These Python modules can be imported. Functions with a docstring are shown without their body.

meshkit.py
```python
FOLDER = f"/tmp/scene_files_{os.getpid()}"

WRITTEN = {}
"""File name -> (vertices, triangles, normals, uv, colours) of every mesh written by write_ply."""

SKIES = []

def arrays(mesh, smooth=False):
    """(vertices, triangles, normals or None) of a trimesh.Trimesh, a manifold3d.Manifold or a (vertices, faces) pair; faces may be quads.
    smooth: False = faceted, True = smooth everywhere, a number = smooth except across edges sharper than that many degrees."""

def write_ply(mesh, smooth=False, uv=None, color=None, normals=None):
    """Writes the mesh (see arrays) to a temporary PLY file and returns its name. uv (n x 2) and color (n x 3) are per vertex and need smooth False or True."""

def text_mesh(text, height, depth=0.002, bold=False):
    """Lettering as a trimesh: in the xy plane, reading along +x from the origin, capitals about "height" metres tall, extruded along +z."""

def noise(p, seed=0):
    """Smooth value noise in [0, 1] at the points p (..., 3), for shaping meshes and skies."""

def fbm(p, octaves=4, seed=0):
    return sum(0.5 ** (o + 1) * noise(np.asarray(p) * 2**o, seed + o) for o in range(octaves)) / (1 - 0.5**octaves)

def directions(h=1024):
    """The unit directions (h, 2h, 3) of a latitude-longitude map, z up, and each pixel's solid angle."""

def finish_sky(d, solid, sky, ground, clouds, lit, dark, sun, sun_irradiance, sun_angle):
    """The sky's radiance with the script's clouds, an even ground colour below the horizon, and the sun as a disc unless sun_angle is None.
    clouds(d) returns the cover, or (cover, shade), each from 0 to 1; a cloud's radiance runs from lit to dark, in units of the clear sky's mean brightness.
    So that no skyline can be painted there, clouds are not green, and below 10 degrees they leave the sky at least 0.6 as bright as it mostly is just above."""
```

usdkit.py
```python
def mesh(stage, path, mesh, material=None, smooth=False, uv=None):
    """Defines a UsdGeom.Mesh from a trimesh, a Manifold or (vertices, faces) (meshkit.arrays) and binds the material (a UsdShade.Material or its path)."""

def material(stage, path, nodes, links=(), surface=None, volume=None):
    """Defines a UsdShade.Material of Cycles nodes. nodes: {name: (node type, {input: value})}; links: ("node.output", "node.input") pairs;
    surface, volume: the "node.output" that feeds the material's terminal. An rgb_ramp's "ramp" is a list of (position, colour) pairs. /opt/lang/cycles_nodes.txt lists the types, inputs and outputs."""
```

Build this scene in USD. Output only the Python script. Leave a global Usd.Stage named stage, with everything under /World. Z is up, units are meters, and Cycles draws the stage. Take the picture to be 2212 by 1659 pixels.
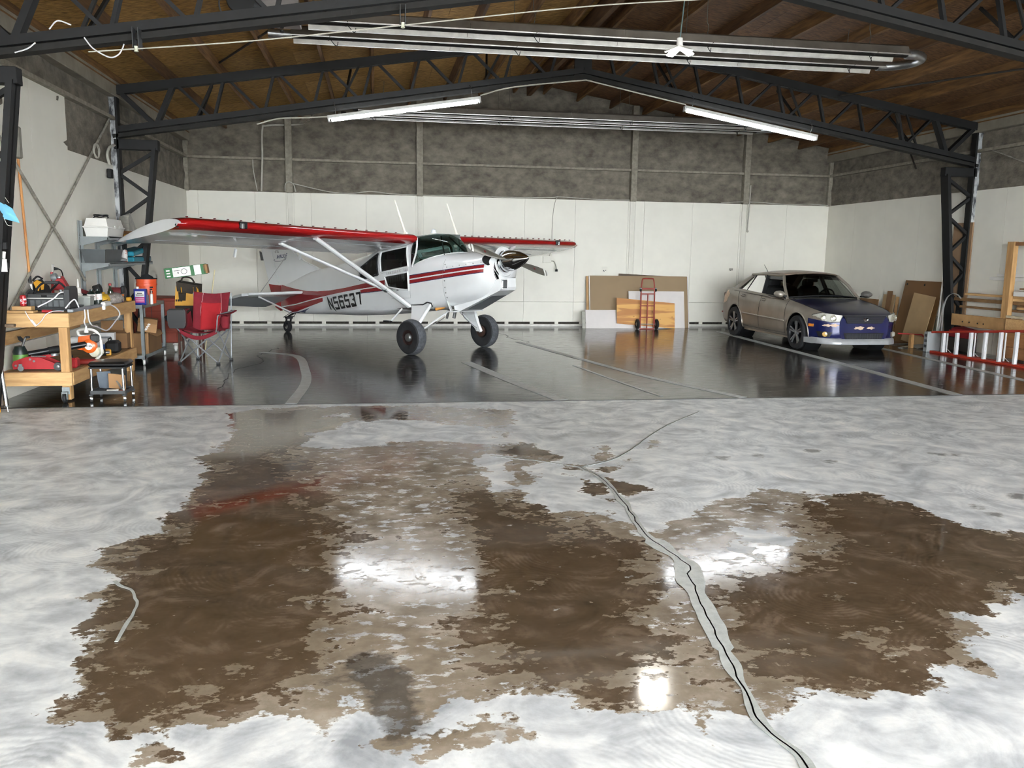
import math, random
import numpy as np, trimesh, shapely
from shapely.geometry import Polygon, LineString, Point
from shapely import affinity
import manifold3d as m3
import usdkit, meshkit
from pxr import Usd, UsdGeom, UsdLux, UsdShade, Gf, Sdf

stage = Usd.Stage.CreateInMemory()
UsdGeom.SetStageUpAxis(stage, 'Z'); UsdGeom.SetStageMetersPerUnit(stage, 1.0)
UsdGeom.Xform.Define(stage, '/World'); UsdGeom.Scope.Define(stage, '/World/Looks')

# ---------------------------------------------------------------- camera, daylight, exposure
YAW, PITCH, ROLL, FPX, CAMH = .1618, .1519, .0142, 1811.46, 1.68
cam = UsdGeom.Camera.Define(stage, '/World/camera')
cam.CreateHorizontalApertureAttr(36.0); cam.CreateFocalLengthAttr(36.0 * FPX / 2212)
cam.CreateClippingRangeAttr((.05, 500)); cam.CreateExposureAttr(0.72)
_cy, _sy, _cp, _sp, _cr, _sr = math.cos(YAW), math.sin(YAW), math.cos(PITCH), math.sin(PITCH), math.cos(ROLL), math.sin(ROLL)
_f = np.array([_sy*_cp, _cy*_cp, -_sp]); _r0 = np.array([_cy, -_sy, 0]); _u0 = np.cross(_r0, _f)
_r, _u = _cr*_r0 + _sr*_u0, _cr*_u0 - _sr*_r0
cam.AddTransformOp().Set(Gf.Matrix4d(*[float(x) for row in (np.r_[_r, 0], np.r_[_u, 0], np.r_[-_f, 0], [0, 0, CAMH, 1]) for x in row]))
sky = UsdLux.DomeLight.Define(stage, '/World/sky')     # plain overcast daylight, coming in through the open hangar door
sky.CreateIntensityAttr(5.6); sky.CreateColorAttr(Gf.Vec3f(.92, .97, 1.0))

# ---------------------------------------------------------------- materials
def H(s):
    c = np.array([int(s[i:i+2], 16) for i in (0, 2, 4)]) / 255.
    return tuple(np.where(c <= .04045, c/12.92, ((c+.055)/1.055)**2.4))
MATS = {}
def mat(name, col='808080', rough=.5, metal=0., var=.12, vs=6., bump=0., bs=60., spec=.5, coat=0., st=(1, 1, 1), col2=None, edge=(.35, .65), detail=4., trans=0., emit=0., ecol=None, det2=0., croug=.05):
    """principled surface whose colour varies with an object-space noise between two tones"""
    if name in MATS: return MATS[name]
    c = np.array(H(col) if isinstance(col, str) else col)
    if col2 is None: a, b = c*(1-var), np.minimum(c*(1+var), 1)
    else: a, b = c, np.array(H(col2) if isinstance(col2, str) else col2)
    n = {'tc': ('texture_coordinate', {}), 'mp': ('mapping', {'scale': st}),
         'no': ('noise_texture', {'scale': vs, 'detail': detail, 'roughness': .6, 'distortion': det2}),
         'rp': ('rgb_ramp', {'ramp': [(edge[0], tuple(a)), (edge[1], tuple(b))]}),
         'p': ('principled_bsdf', {'roughness': rough, 'metallic': metal, 'specular_ior_level': spec, 'coat_weight': coat, 'coat_roughness': croug, 'transmission_weight': trans})}
    l = [('tc.object', 'mp.vector'), ('mp.vector', 'no.vector'), ('no.fac', 'rp.fac'), ('rp.color', 'p.base_color')]
    if emit:
        n['p'][1].update({'emission_strength': emit, 'emission_color': ecol or tuple(c)})
    if bump:
        n['nb'] = ('noise_texture', {'scale': bs, 'detail': 3., 'roughness': .6}); n['bu'] = ('bump', {'strength': min(1., bump), 'distance': .01})
        l += [('mp.vector', 'nb.vector'), ('nb.fac', 'bu.height'), ('bu.normal', 'p.normal')]
    MATS[name] = usdkit.material(stage, '/World/Looks/' + name, n, l, surface='p.BSDF'); return MATS[name]

def pane_mat(name, tint=(.8, .85, .85), refl=.9, ior=1.5):
    if name in MATS: return MATS[name]
    MATS[name] = usdkit.material(stage, '/World/Looks/' + name, {'t': ('transparent_bsdf', {'color': tint}), 'g': ('glossy_bsdf', {'color': (refl,)*3, 'roughness': .02}),
        'f': ('fresnel', {'IOR': ior}), 'm': ('mix_closure', {})}, [('f.fac', 'm.fac'), ('t.BSDF', 'm.closure1'), ('g.BSDF', 'm.closure2')], surface='m.closure')
    return MATS[name]

# ---------------------------------------------------------------- geometry: every maker returns (vertices, triangles)
def G(v, f): return np.asarray(v, float).reshape(-1, 3), np.asarray(f, int).reshape(-1, 3)
def arr(g):
    if isinstance(g, tuple): return g
    if hasattr(g, 'to_mesh'):
        m = g.to_mesh(); return np.array(m.vert_properties[:, :3], float), np.array(m.tri_verts, int)
    return np.array(g.vertices, float), np.array(g.faces, int)
def cat(*gs):
    gs = [arr(g) for g in gs]; o = np.cumsum([0] + [len(g[0]) for g in gs])
    return np.vstack([g[0] for g in gs]), np.vstack([g[1] + k for g, k in zip(gs, o)])
def rotm(rx=0, ry=0, rz=0):
    a, b, c = np.radians([rx, ry, rz])
    X = np.array([[1, 0, 0], [0, math.cos(a), -math.sin(a)], [0, math.sin(a), math.cos(a)]])
    Y = np.array([[math.cos(b), 0, math.sin(b)], [0, 1, 0], [-math.sin(b), 0, math.cos(b)]])
    Z = np.array([[math.cos(c), -math.sin(c), 0], [math.sin(c), math.cos(c), 0], [0, 0, 1]])
    return Z @ Y @ X
def tf(g, loc=(0, 0, 0), rot=(0, 0, 0), sc=1.):
    v, f = arr(g); return v*np.asarray(sc) @ rotm(*rot).T + np.asarray(loc, float), f
def hull(pts): return arr(m3.Manifold.hull_points(np.asarray(pts, float)))
def bx(x0, x1, y0, y1, z0, z1, b=0.):
    x0, x1 = min(x0, x1), max(x0, x1); y0, y1 = min(y0, y1), max(y0, y1); z0, z1 = min(z0, z1), max(z0, z1)
    if b:
        b = min(b, .45*min(x1-x0, y1-y0, z1-z0)); P = []
        for i in (0, 1):
            for j in (0, 1):
                for k in (0, 1):
                    c = np.array([(x0, x1)[i], (y0, y1)[j], (z0, z1)[k]]); s = np.array([1-2*i, 1-2*j, 1-2*k])*b
                    P += [c+s*[1, 1, 0], c+s*[1, 0, 1], c+s*[0, 1, 1]]
        return hull(P)
    v = [[x, y, z] for x in (x0, x1) for y in (y0, y1) for z in (z0, z1)]
    return G(v, [[0, 1, 3], [0, 3, 2], [4, 6, 7], [4, 7, 5], [0, 4, 5], [0, 5, 1], [2, 3, 7], [2, 7, 6], [0, 2, 6], [0, 6, 4], [1, 5, 7], [1, 7, 3]])
def box(c, s, b=0., rot=(0, 0, 0)):
    s = np.asarray(s)/2.; return tf(bx(-s[0], s[0], -s[1], s[1], -s[2], s[2], b), c, rot)
def frame(d, up=(0, 0, 1)):
    d = np.asarray(d, float); d = d/np.linalg.norm(d); a = np.cross(up, d)
    if np.linalg.norm(a) < 1e-4: a = np.cross((0, 1, 0), d)
    a /= np.linalg.norm(a); return d, a, np.cross(d, a)
def bar(p, q, w, h, up=(0, 0, 1), b=0.):
    p, q = np.asarray(p, float), np.asarray(q, float); d, a, c = frame(q-p, up); L = np.linalg.norm(q-p)
    v, f = bx(0, L, -w/2, w/2, -h/2, h/2, b); return v @ np.array([d, a, c]) + p, f
def tube(pts, r, n=8, cap=True):
    p = np.asarray(pts, float); m = len(p); t = np.gradient(p, axis=0); t /= np.linalg.norm(t, axis=1, keepdims=True) + 1e-12
    r = np.broadcast_to(r, (m,)); a = np.cross(t[0], (0, 0, 1) if abs(t[0][2]) < .9 else (1, 0, 0)); a /= np.linalg.norm(a)
    V = []; th = np.arange(n)*2*np.pi/n
    for i in range(m):
        a = a - t[i]*(a @ t[i]); a /= np.linalg.norm(a) + 1e-12; b = np.cross(t[i], a)
        V.append(p[i] + r[i]*(np.cos(th)[:, None]*a + np.sin(th)[:, None]*b))
    return loft(V, cap)
def loft(rings, cap=True, close=True):
    m, n = len(rings), len(rings[0]); V = np.vstack(rings); F = []
    for i in range(m-1):
        for j in range(n if close else n-1):
            a, b = i*n+j, i*n+(j+1) % n; F += [[a, b, b+n], [a, b+n, a+n]]
    if cap and close:
        k = len(V); V = np.vstack([V, np.mean(rings[0], 0), np.mean(rings[-1], 0)]); o = (m-1)*n
        for j in range(n): F += [[k, (j+1) % n, j], [k+1, o+j, o+(j+1) % n]]
    return G(V, F)
def cyl(p, q, r, r2=None, n=20):
    p, q = np.asarray(p, float), np.asarray(q, float); d, a, b = frame(q-p); th = np.arange(n)*2*np.pi/n
    c = np.cos(th)[:, None]*a + np.sin(th)[:, None]*b
    return loft([p+r*c, q+(r if r2 is None else r2)*c])
def lathe(prof, n=32, p=(0, 0, 0), axis=(0, 0, 1)):
    d, a, b = frame(axis); th = np.arange(n)*2*np.pi/n; c = np.cos(th)[:, None]*a + np.sin(th)[:, None]*b
    return loft([np.asarray(p, float) + max(r, 1e-4)*c + z*d for r, z in prof], cap=False)
def prism(poly, h0, h1, plane='xy'):
    """extrudes a shapely polygon or point list; plane xy -> along z, xz -> along y, yz -> along x"""
    P = poly if hasattr(poly, 'geom_type') else Polygon(poly)
    gs = [arr(trimesh.creation.extrude_polygon(g, h1-h0, engine='earcut')) for g in getattr(P, 'geoms', [P])]
    v, f = cat(*gs); v = v + [0, 0, h0]
    if plane == 'xz': v = v[:, [0, 2, 1]]
    if plane == 'yz': v = v[:, [2, 0, 1]]
    return v, f
def grid(V, flip=False):
    m, n = V.shape[:2]; i, j = np.meshgrid(np.arange(m-1), np.arange(n-1), indexing='ij'); a = (i*n+j).ravel()
    F = np.vstack([np.c_[a, a+1, a+n+1], np.c_[a, a+n+1, a+n]]); return G(V.reshape(-1, 3), F[:, ::-1] if flip else F)
def rrect(w, h, r, n=5):
    return Polygon([(-w/2+r, -h/2+r), (w/2-r, -h/2+r), (w/2-r, h/2-r), (-w/2+r, h/2-r)]).buffer(r, quad_segs=n)
def shell(g, t):
    """gives an open sheet a thickness t along its normals"""
    v, f = arr(g); m = trimesh.Trimesh(v, f, process=False); n = m.vertex_normals; k = len(v)
    e = np.sort(f[:, [0, 1, 1, 2, 2, 0]].reshape(-1, 2), 1); d = f[:, [0, 1, 1, 2, 2, 0]].reshape(-1, 2)
    u, inv, cnt = np.unique(e, axis=0, return_inverse=True, return_counts=True); B = d[cnt[inv.ravel()] == 1]
    S = np.vstack([np.c_[B[:, 1], B[:, 0], B[:, 0]+k], np.c_[B[:, 1], B[:, 0]+k, B[:, 1]+k]]) if len(B) else np.zeros((0, 3), int)
    return G(np.vstack([v, v-n*t]), np.vstack([f, f[:, ::-1]+k, S]))
def arc(c, r, a0, a1, n, ax=(0, 2)):
    t = np.radians(np.linspace(a0, a1, n)); P = np.tile(np.asarray(c, float), (n, 1)); P[:, ax[0]] += r*np.cos(t); P[:, ax[1]] += r*np.sin(t); return P
def smoothline(pts, n=24):
    """Catmull-Rom through the points"""
    p = np.asarray(pts, float); q = np.vstack([2*p[0]-p[1], p, 2*p[-1]-p[-2]]); o = []
    for i in range(1, len(q)-2):
        for t in np.linspace(0, 1, max(2, n//(len(p)-1)), endpoint=False):
            o.append(.5*((2*q[i]) + (-q[i-1]+q[i+1])*t + (2*q[i-1]-5*q[i]+4*q[i+1]-q[i+2])*t*t + (-q[i-1]+3*q[i]-3*q[i+1]+q[i+2])*t**3))
    return np.array(o + [p[-1]])
def cord(pts, r, n=30, s=6): return tube(smoothline(pts, n), r, s)
def diff(a, *bs):
    """boolean a minus bs"""
    def M(g):
        if hasattr(g, 'to_mesh'): return g
        v, f = arr(g); t = trimesh.Trimesh(v, f, process=True); t.fix_normals()
        return m3.Manifold(m3.Mesh(np.asarray(t.vertices, np.float32), np.asarray(t.faces, np.uint32)))
    r = M(a)
    for b in bs: r = r - M(b)
    return arr(r)

# ---------------------------------------------------------------- things and parts
USED = {}
def numbered(parent, name):
    k = (parent, name); n = USED.get(k, 0); USED[k] = n+1
    return f'{parent}/{name}' + (f'_{n:03d}' if n else '')
class T:
    """one thing: an Xform at its base; parts are given in local coordinates, or in world ones with w=True"""
    def __init__(s, name, label, category, loc=(0, 0, 0), rz=0., group=None, kind=None, rot=None):
        s.path = numbered('/World', name); x = UsdGeom.Xform.Define(stage, s.path); s.loc = np.asarray(loc, float); s.R = rotm(*(rot or (0, 0, rz)))
        x.AddTranslateOp().Set(Gf.Vec3d(*map(float, loc)))
        if rot: x.AddRotateXYZOp().Set(Gf.Vec3f(*map(float, rot)))
        else: x.AddRotateZOp().Set(float(rz))
        s.prim = x.GetPrim(); s.tags = dict(label=label, category=category, group=group, kind=kind)
        for k, v in s.tags.items():
            if v: s.prim.SetCustomDataByKey(k, v)
    def part(s, name, g, m, smooth=30, label=None, kind=None, on=None, w=False):
        v, f = arr(g) if isinstance(g, tuple) or not isinstance(g, list) else cat(*g)
        if w: v = (v - s.loc) @ s.R
        path = numbered(on or s.path, name)
        me = usdkit.mesh(stage, path, (v, f), m, smooth=smooth)
        if label: me.GetPrim().SetCustomDataByKey('label', label)
        if kind: me.GetPrim().SetCustomDataByKey('kind', kind)
        return path
    def copy(s, label, loc, rz=0., group=None):
        name = s.path.rsplit('/', 1)[1]
        r = T(name, label, s.tags['category'], loc, rz, group or s.tags['group']); r.prim.GetReferences().AddInternalReference(s.path); r.prim.SetInstanceable(True)
        return r
def one(name, label, category, g, m, smooth=30, group=None, kind=None):
    """a thing that is a single mesh, in world coordinates"""
    v, f = arr(g) if not isinstance(g, list) else cat(*g); lo, hi = v.min(0), v.max(0); b = np.array([(lo[0]+hi[0])/2, (lo[1]+hi[1])/2, lo[2]])
    path = numbered('/World', name); me = usdkit.mesh(stage, path, (v-b, f), m, smooth=smooth); me.AddTranslateOp().Set(Gf.Vec3d(*map(float, b)))
    for k, x in dict(label=label, category=category, group=group, kind=kind).items():
        if x: me.GetPrim().SetCustomDataByKey(k, x)
    return path
def text(s, h, d=.002, bold=False): return arr(meshkit.text_mesh(s, h, d, bold))
WET = [[(-1.52,9.10),(-1.26,9.24),(-0.58,9.35),(0.44,9.33),(1.44,8.98),(1.23,7.67),(0.96,7.31),(1.31,7.33),(1.54,6.72),(1.42,6.62),(1.08,6.46),(1.28,6.15),(1.02,5.91),(1.00,5.56),(1.09,5.23),(1.32,5.25),(1.55,5.18),(1.59,4.71),(1.85,4.95),(2.23,5.25),(2.55,5.44),(2.79,5.66),(3.13,5.46),(3.39,5.35),(3.54,5.47),(3.59,5.38),(3.68,5.04),(3.67,4.73),(3.99,4.46),(4.29,4.13),(3.79,3.63),(3.24,3.58),(3.01,3.50),(2.77,3.42),(2.82,3.21),(2.57,3.15),(2.54,3.02),(2.50,2.85),(2.34,3.05),(2.18,3.07),(2.18,2.95),(2.24,2.77),(2.12,2.80),(1.96,2.81),(1.80,2.78),(1.72,2.86),(1.59,2.81),(1.50,2.75),(1.37,2.67),(1.25,2.72),(1.15,2.79),(1.06,2.78),(0.98,2.77),(0.85,2.82),(0.75,2.89),(0.63,2.94),(0.51,2.99),(0.41,2.93),(0.30,2.98),(0.24,2.89),(0.13,2.84),(0.05,2.95),(-0.11,3.00),(-0.20,2.93),(-0.44,2.98),(-0.52,2.94),(-0.55,2.88),(-0.74,2.92),(-0.82,2.88),(-0.94,2.87),(-1.00,2.94),(-1.17,2.97),(-1.18,3.02),(-1.15,3.25),(-1.20,3.40),(-1.24,3.65),(-1.30,3.94),(-1.36,4.11),(-1.49,4.12),(-1.32,4.40),(-1.54,4.49),(-1.56,4.60),(-1.47,4.95),(-1.34,5.14),(-1.33,5.37),(-1.23,5.50),(-1.34,5.72),(-1.28,6.05),(-1.30,6.57),(-1.41,7.03),(-1.29,7.62)], [(1.52,6.49),(1.70,6.50),(1.63,6.34),(1.53,6.37)], [(1.81,6.69),(1.98,7.11),(2.05,7.11),(1.92,6.68),(1.79,6.54)], [(1.78,6.35),(2.00,6.51),(2.11,6.61),(1.96,6.39),(1.80,6.26)], [(1.67,6.37),(1.75,6.10),(1.88,5.82),(1.93,5.74),(1.64,5.43),(1.75,5.59),(1.69,5.91)], [(1.49,6.20),(1.62,5.91),(1.61,5.35),(1.56,5.44),(1.51,5.80)], [(2.41,7.16),(2.53,7.31),(2.46,7.01),(2.39,7.02)], [(-1.33,3.09),(-1.30,3.10),(-1.28,3.06),(-1.31,3.05)], [(-0.82,2.82),(-0.75,2.80),(-0.72,2.73),(-0.77,2.75)], [(1.16,2.78),(1.20,2.74),(1.14,2.63),(1.10,2.65)], [(-0.19,2.77),(0.46,2.80),(0.47,2.70),(-0.03,2.63)]]
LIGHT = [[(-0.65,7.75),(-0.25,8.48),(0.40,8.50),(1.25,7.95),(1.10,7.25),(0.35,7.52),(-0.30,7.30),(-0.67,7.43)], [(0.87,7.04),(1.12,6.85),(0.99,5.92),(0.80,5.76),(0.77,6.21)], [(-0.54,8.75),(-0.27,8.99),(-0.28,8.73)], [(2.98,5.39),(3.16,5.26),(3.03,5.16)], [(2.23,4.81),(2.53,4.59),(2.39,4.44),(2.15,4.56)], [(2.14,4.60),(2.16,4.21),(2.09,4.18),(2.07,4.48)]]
CORE = [[(-1.52,9.10),(-0.37,9.14),(-0.68,7.56),(-0.97,7.06),(-0.66,6.95),(-0.60,6.22),(-0.28,5.29),(-0.21,4.76),(-0.28,4.21),(-0.21,3.80),(-0.22,3.27),(-0.49,3.19),(-0.85,2.93),(-1.10,3.01),(-1.18,3.52),(-1.34,4.11),(-1.31,4.46),(-1.50,4.55),(-1.32,5.06),(-1.22,5.70),(-1.31,6.71),(-1.39,7.10),(-1.29,7.62)], [(0.61,5.84),(0.90,5.57),(1.08,5.13),(1.25,4.83),(1.41,4.69),(1.47,4.40),(1.38,3.76),(1.08,2.94),(0.85,2.94),(0.54,3.05),(0.44,3.39),(0.51,4.17),(0.53,5.10),(0.51,5.51)], [(3.12,5.32),(3.52,5.39),(3.64,4.99),(3.95,4.42),(4.25,4.10),(3.82,3.66),(3.28,3.64),(2.69,3.38),(2.56,3.11),(2.21,3.15),(2.16,2.84),(1.84,2.81),(1.64,2.91),(1.60,3.23),(1.66,3.67),(1.80,4.01),(2.15,3.97),(2.67,4.41),(2.80,4.93)], [(1.65,3.78),(1.72,3.50),(1.72,3.13),(1.55,2.99),(1.55,3.33)], [(-0.27,9.27),(0.39,9.27),(0.31,8.68),(0.12,8.33),(-0.16,8.60)], [(1.00,7.26),(1.31,7.33),(1.52,6.72),(1.12,6.97)], [(1.67,6.37),(1.75,6.10),(1.88,5.82),(1.93,5.74),(1.64,5.43),(1.75,5.59),(1.69,5.91)], [(1.50,6.17),(1.62,5.91),(1.61,5.37),(1.56,5.46),(1.51,5.80)]]
OIL = [[(-0.15,3.36),(-0.04,3.41),(0.13,3.22),(0.11,3.07),(0.14,2.84),(0.27,2.76),(0.01,2.72),(0.02,2.92),(-0.14,3.18)], [(-0.24,3.25),(-0.17,3.24),(-0.15,3.17),(-0.22,3.16)], [(2.79,6.68),(2.96,6.63),(2.90,6.58)], [(3.19,6.64),(3.28,6.68),(3.24,6.60)], [(3.64,6.51),(3.80,6.41),(3.73,6.33),(3.63,6.46)], [(4.83,6.56),(4.96,6.54),(4.91,6.48)], [(5.02,6.54),(5.11,6.51),(4.99,6.47)], [(4.07,5.04),(4.13,5.03),(4.06,4.98)], [(4.07,4.91),(4.14,4.88),(4.06,4.85)], [(4.64,5.36),(4.66,5.26),(4.58,5.21)], [(-3.46,8.94),(-3.37,8.93),(-3.36,8.83)], [(-3.58,8.73),(-3.49,8.70),(-3.50,8.61)], [(3.78,6.81),(3.85,6.78),(3.78,6.73)], [(3.57,6.62),(3.63,6.61),(3.57,6.56)]]
CRACK = {'a': [(0.94,6.85),(1.27,6.67),(1.62,6.40)], 'b': [(3.51,8.67),(2.80,7.85),(2.05,6.75),(1.62,6.40)], 'c': [(1.62,6.40),(1.69,6.04),(1.69,5.54),(1.66,5.16),(1.62,4.79),(1.64,4.50),(1.68,4.30),(1.63,4.03),(1.58,3.79),(1.55,3.58),(1.52,3.45),(1.48,3.25),(1.45,3.09),(1.41,2.86),(1.38,2.70),(1.38,2.61),(1.40,2.52),(1.41,2.43),(1.40,2.36)], 'd': [(-1.33,4.37),(-1.18,4.14),(-1.14,4.05),(-1.14,3.82),(-1.13,3.64)], 'e': [(1.95,3.02),(1.92,2.83),(1.89,2.63),(1.82,2.43)]}
# ---------------------------------------------------------------- the hangar
XL, XR, YB, YF = -4.13, 11.20, 19.84, -5.0
XC = (XL+XR)/2; SL = .160
def deck(x): return 4.40 + SL*((XR-XL)/2 - abs(x-XC))          # underside of the roof boards

def floor_material():
    n = {'ps': ('geometry', {}), 'wet': ('attribute', {'attribute': 'wet'}), 'core': ('attribute', {'attribute': 'core'}), 'oil': ('attribute', {'attribute': 'oil'}),
         'n1': ('noise_texture', {'scale': 3.2, 'detail': 9., 'roughness': .62}), 'm2': ('mapping', {'scale': (22, 30, 1)}), 'n2': ('noise_texture', {'scale': 1., 'detail': 5., 'roughness': .6}),
         'n3': ('noise_texture', {'scale': 2.1, 'detail': 6., 'roughness': .58, 'distortion': 2.6}), 'm4': ('mapping', {'scale': (8, 13, 1)}), 'n4': ('noise_texture', {'scale': 1., 'detail': 7., 'roughness': .68}),
         'nd': ('noise_texture', {'scale': 1.3, 'detail': 2.}), 'vo': ('voronoi_texture', {'scale': 1.7, 'randomness': 1.})}
    l = [('ps.position', x + '.vector') for x in ('n1', 'n3', 'm2', 'm4', 'nd', 'vo')] + [('m2.vector', 'n2.vector'), ('m4.vector', 'n4.vector')]
    def ma(name, op, a, b, c=None, clamp=False):
        v = {'math_type': op, 'use_clamp': clamp}
        for i, x in enumerate((a, b, c)):
            if x is None: continue
            if isinstance(x, str): l.append((x, f'{name}.value{i+1}'))
            else: v[f'value{i+1}'] = float(x)
        n[name] = ('math', v); return name + '.value'
    a1 = ma('a1', 'multiply_add', 'n1.fac', 1.1, -.55); a2 = ma('a2', 'multiply_add', 'n2.fac', .30, -.15); a3 = ma('a3', 'add', a1, a2)
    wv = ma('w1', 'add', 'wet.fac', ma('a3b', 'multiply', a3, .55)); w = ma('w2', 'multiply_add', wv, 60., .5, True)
    cv = ma('c1', 'add', 'core.fac', ma('a3x', 'multiply_add', ma('n4m', 'subtract', 'n4.fac', .5), 1.15, ma('a3c', 'multiply', a3, 1.7))); c = ma('c2', 'multiply_add', cv, 16., .5, True)
    ov = ma('o1', 'add', 'oil.fac', ma('a3d', 'multiply', a3, .4)); o = ma('o2', 'multiply_add', ov, 18., .5, True)
    # sweep marks: arcs round scattered centres
    rg = ma('r2', 'sine', ma('r1', 'multiply_add', 'vo.distance', 130., ma('r0', 'multiply', 'n1.fac', 26.)), 0); rg = ma('r3', 'multiply', rg, ma('r4', 'multiply_add', 'nd.fac', 3.2, -1.45, True))
    dr = ma('d1', 'multiply_add', rg, .045, ma('d2', 'multiply_add', ma('d0', 'add', 'n3.fac', 'n1.fac'), .5, 0.))
    isl = ma('i1', 'multiply_add', ma('i0', 'multiply_add', c, -.115, 'n4.fac'), 22., -11.9, True); isl = ma('i2', 'multiply', isl, .50)
    n['dry'] = ('rgb_ramp', {'ramp': [(.34, H('8d9297')), (.45, H('b2b7bc')), (.55, H('d2d6d8')), (.66, H('eaebea'))]}); l.append((dr, 'dry.fac'))
    n['damp'] = ('rgb_ramp', {'ramp': [(.32, H('6c6152')), (.5, H('857a6b')), (.68, H('a69c8f'))]}); l.append(('n1.fac', 'damp.fac'))
    n['dk'] = ('rgb_ramp', {'ramp': [(.32, H('453a2c')), (.52, H('57493a')), (.7, H('76685a'))]}); l.append((dr, 'dk.fac'))
    def mx(name, fac, a, b):
        n[name] = ('mix_color', {}); l.extend([(fac, name + '.fac'), (a, name + '.a'), (b, name + '.b')]); return name + '.result'
    wc = mx('x1', c, 'damp.color', 'dk.color'); wc = mx('x2', isl, wc, 'dry.color'); col = mx('x3', w, 'dry.color', wc)
    n['oc'] = ('color', {'value': H('35322f')}); col = mx('x4', ma('o3', 'multiply', o, .75), col, 'oc.color')
    wl = ma('wl', 'multiply', w, ma('wl2', 'multiply_add', isl, -.75, 1.))
    ro = ma('ro', 'multiply_add', wl, ma('rc', 'multiply_add', c, -.06, -.27), ma('rr', 'multiply_add', 'n1.fac', .20, .29))
    n['p'] = ('principled_bsdf', {'specular_ior_level': .5}); n['bu'] = ('bump', {'strength': .25, 'distance': .004})
    l += [(col, 'p.base_color'), (ro, 'p.roughness'), (ma('bh', 'multiply', 'n2.fac', ma('bh2', 'multiply_add', wl, -.93, 1.)), 'bu.height'), ('bu.normal', 'p.normal')]
    return usdkit.material(stage, '/World/Looks/concrete_floor', n, l, surface='p.BSDF')

def polished_material():
    n = {'ps': ('geometry', {}), 'm1': ('mapping', {'scale': (1.2, 2.6, 1)}), 'n1': ('noise_texture', {'scale': 1., 'detail': 6., 'roughness': .6, 'distortion': .8}),
         'm2': ('mapping', {'scale': (4, 14, 1)}), 'n2': ('noise_texture', {'scale': 1., 'detail': 5., 'roughness': .65}), 'rp': ('rgb_ramp', {'ramp': [(.3, H('242322')), (.55, H('363431')), (.75, H('4f4c48'))]}),
         'sc': ('rgb_ramp', {'ramp': [(.60, (0, 0, 0)), (.68, (1, 1, 1))]}), 'gr': ('color', {'value': H('7d7b76')}), 'mx': ('mix_color', {}), 'sm': ('math', {'math_type': 'multiply', 'value2': .35}),
         'ro': ('math', {'math_type': 'multiply_add', 'value2': .22, 'value3': .03}), 'bu': ('bump', {'strength': .10, 'distance': .004}), 'p': ('principled_bsdf', {'specular_ior_level': .36})}
    l = [('ps.position', 'm1.vector'), ('m1.vector', 'n1.vector'), ('ps.position', 'm2.vector'), ('m2.vector', 'n2.vector'), ('n1.fac', 'rp.fac'), ('n2.fac', 'sc.fac'), ('sc.color', 'sm.value1'), ('sm.value', 'mx.fac'),
         ('rp.color', 'mx.a'), ('gr.color', 'mx.b'), ('mx.result', 'p.base_color'), ('n2.fac', 'ro.value1'), ('ro.value', 'p.roughness'), ('n2.fac', 'bu.height'), ('bu.normal', 'p.normal')]
    return usdkit.material(stage, '/World/Looks/polished_floor', n, l, surface='p.BSDF')

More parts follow.
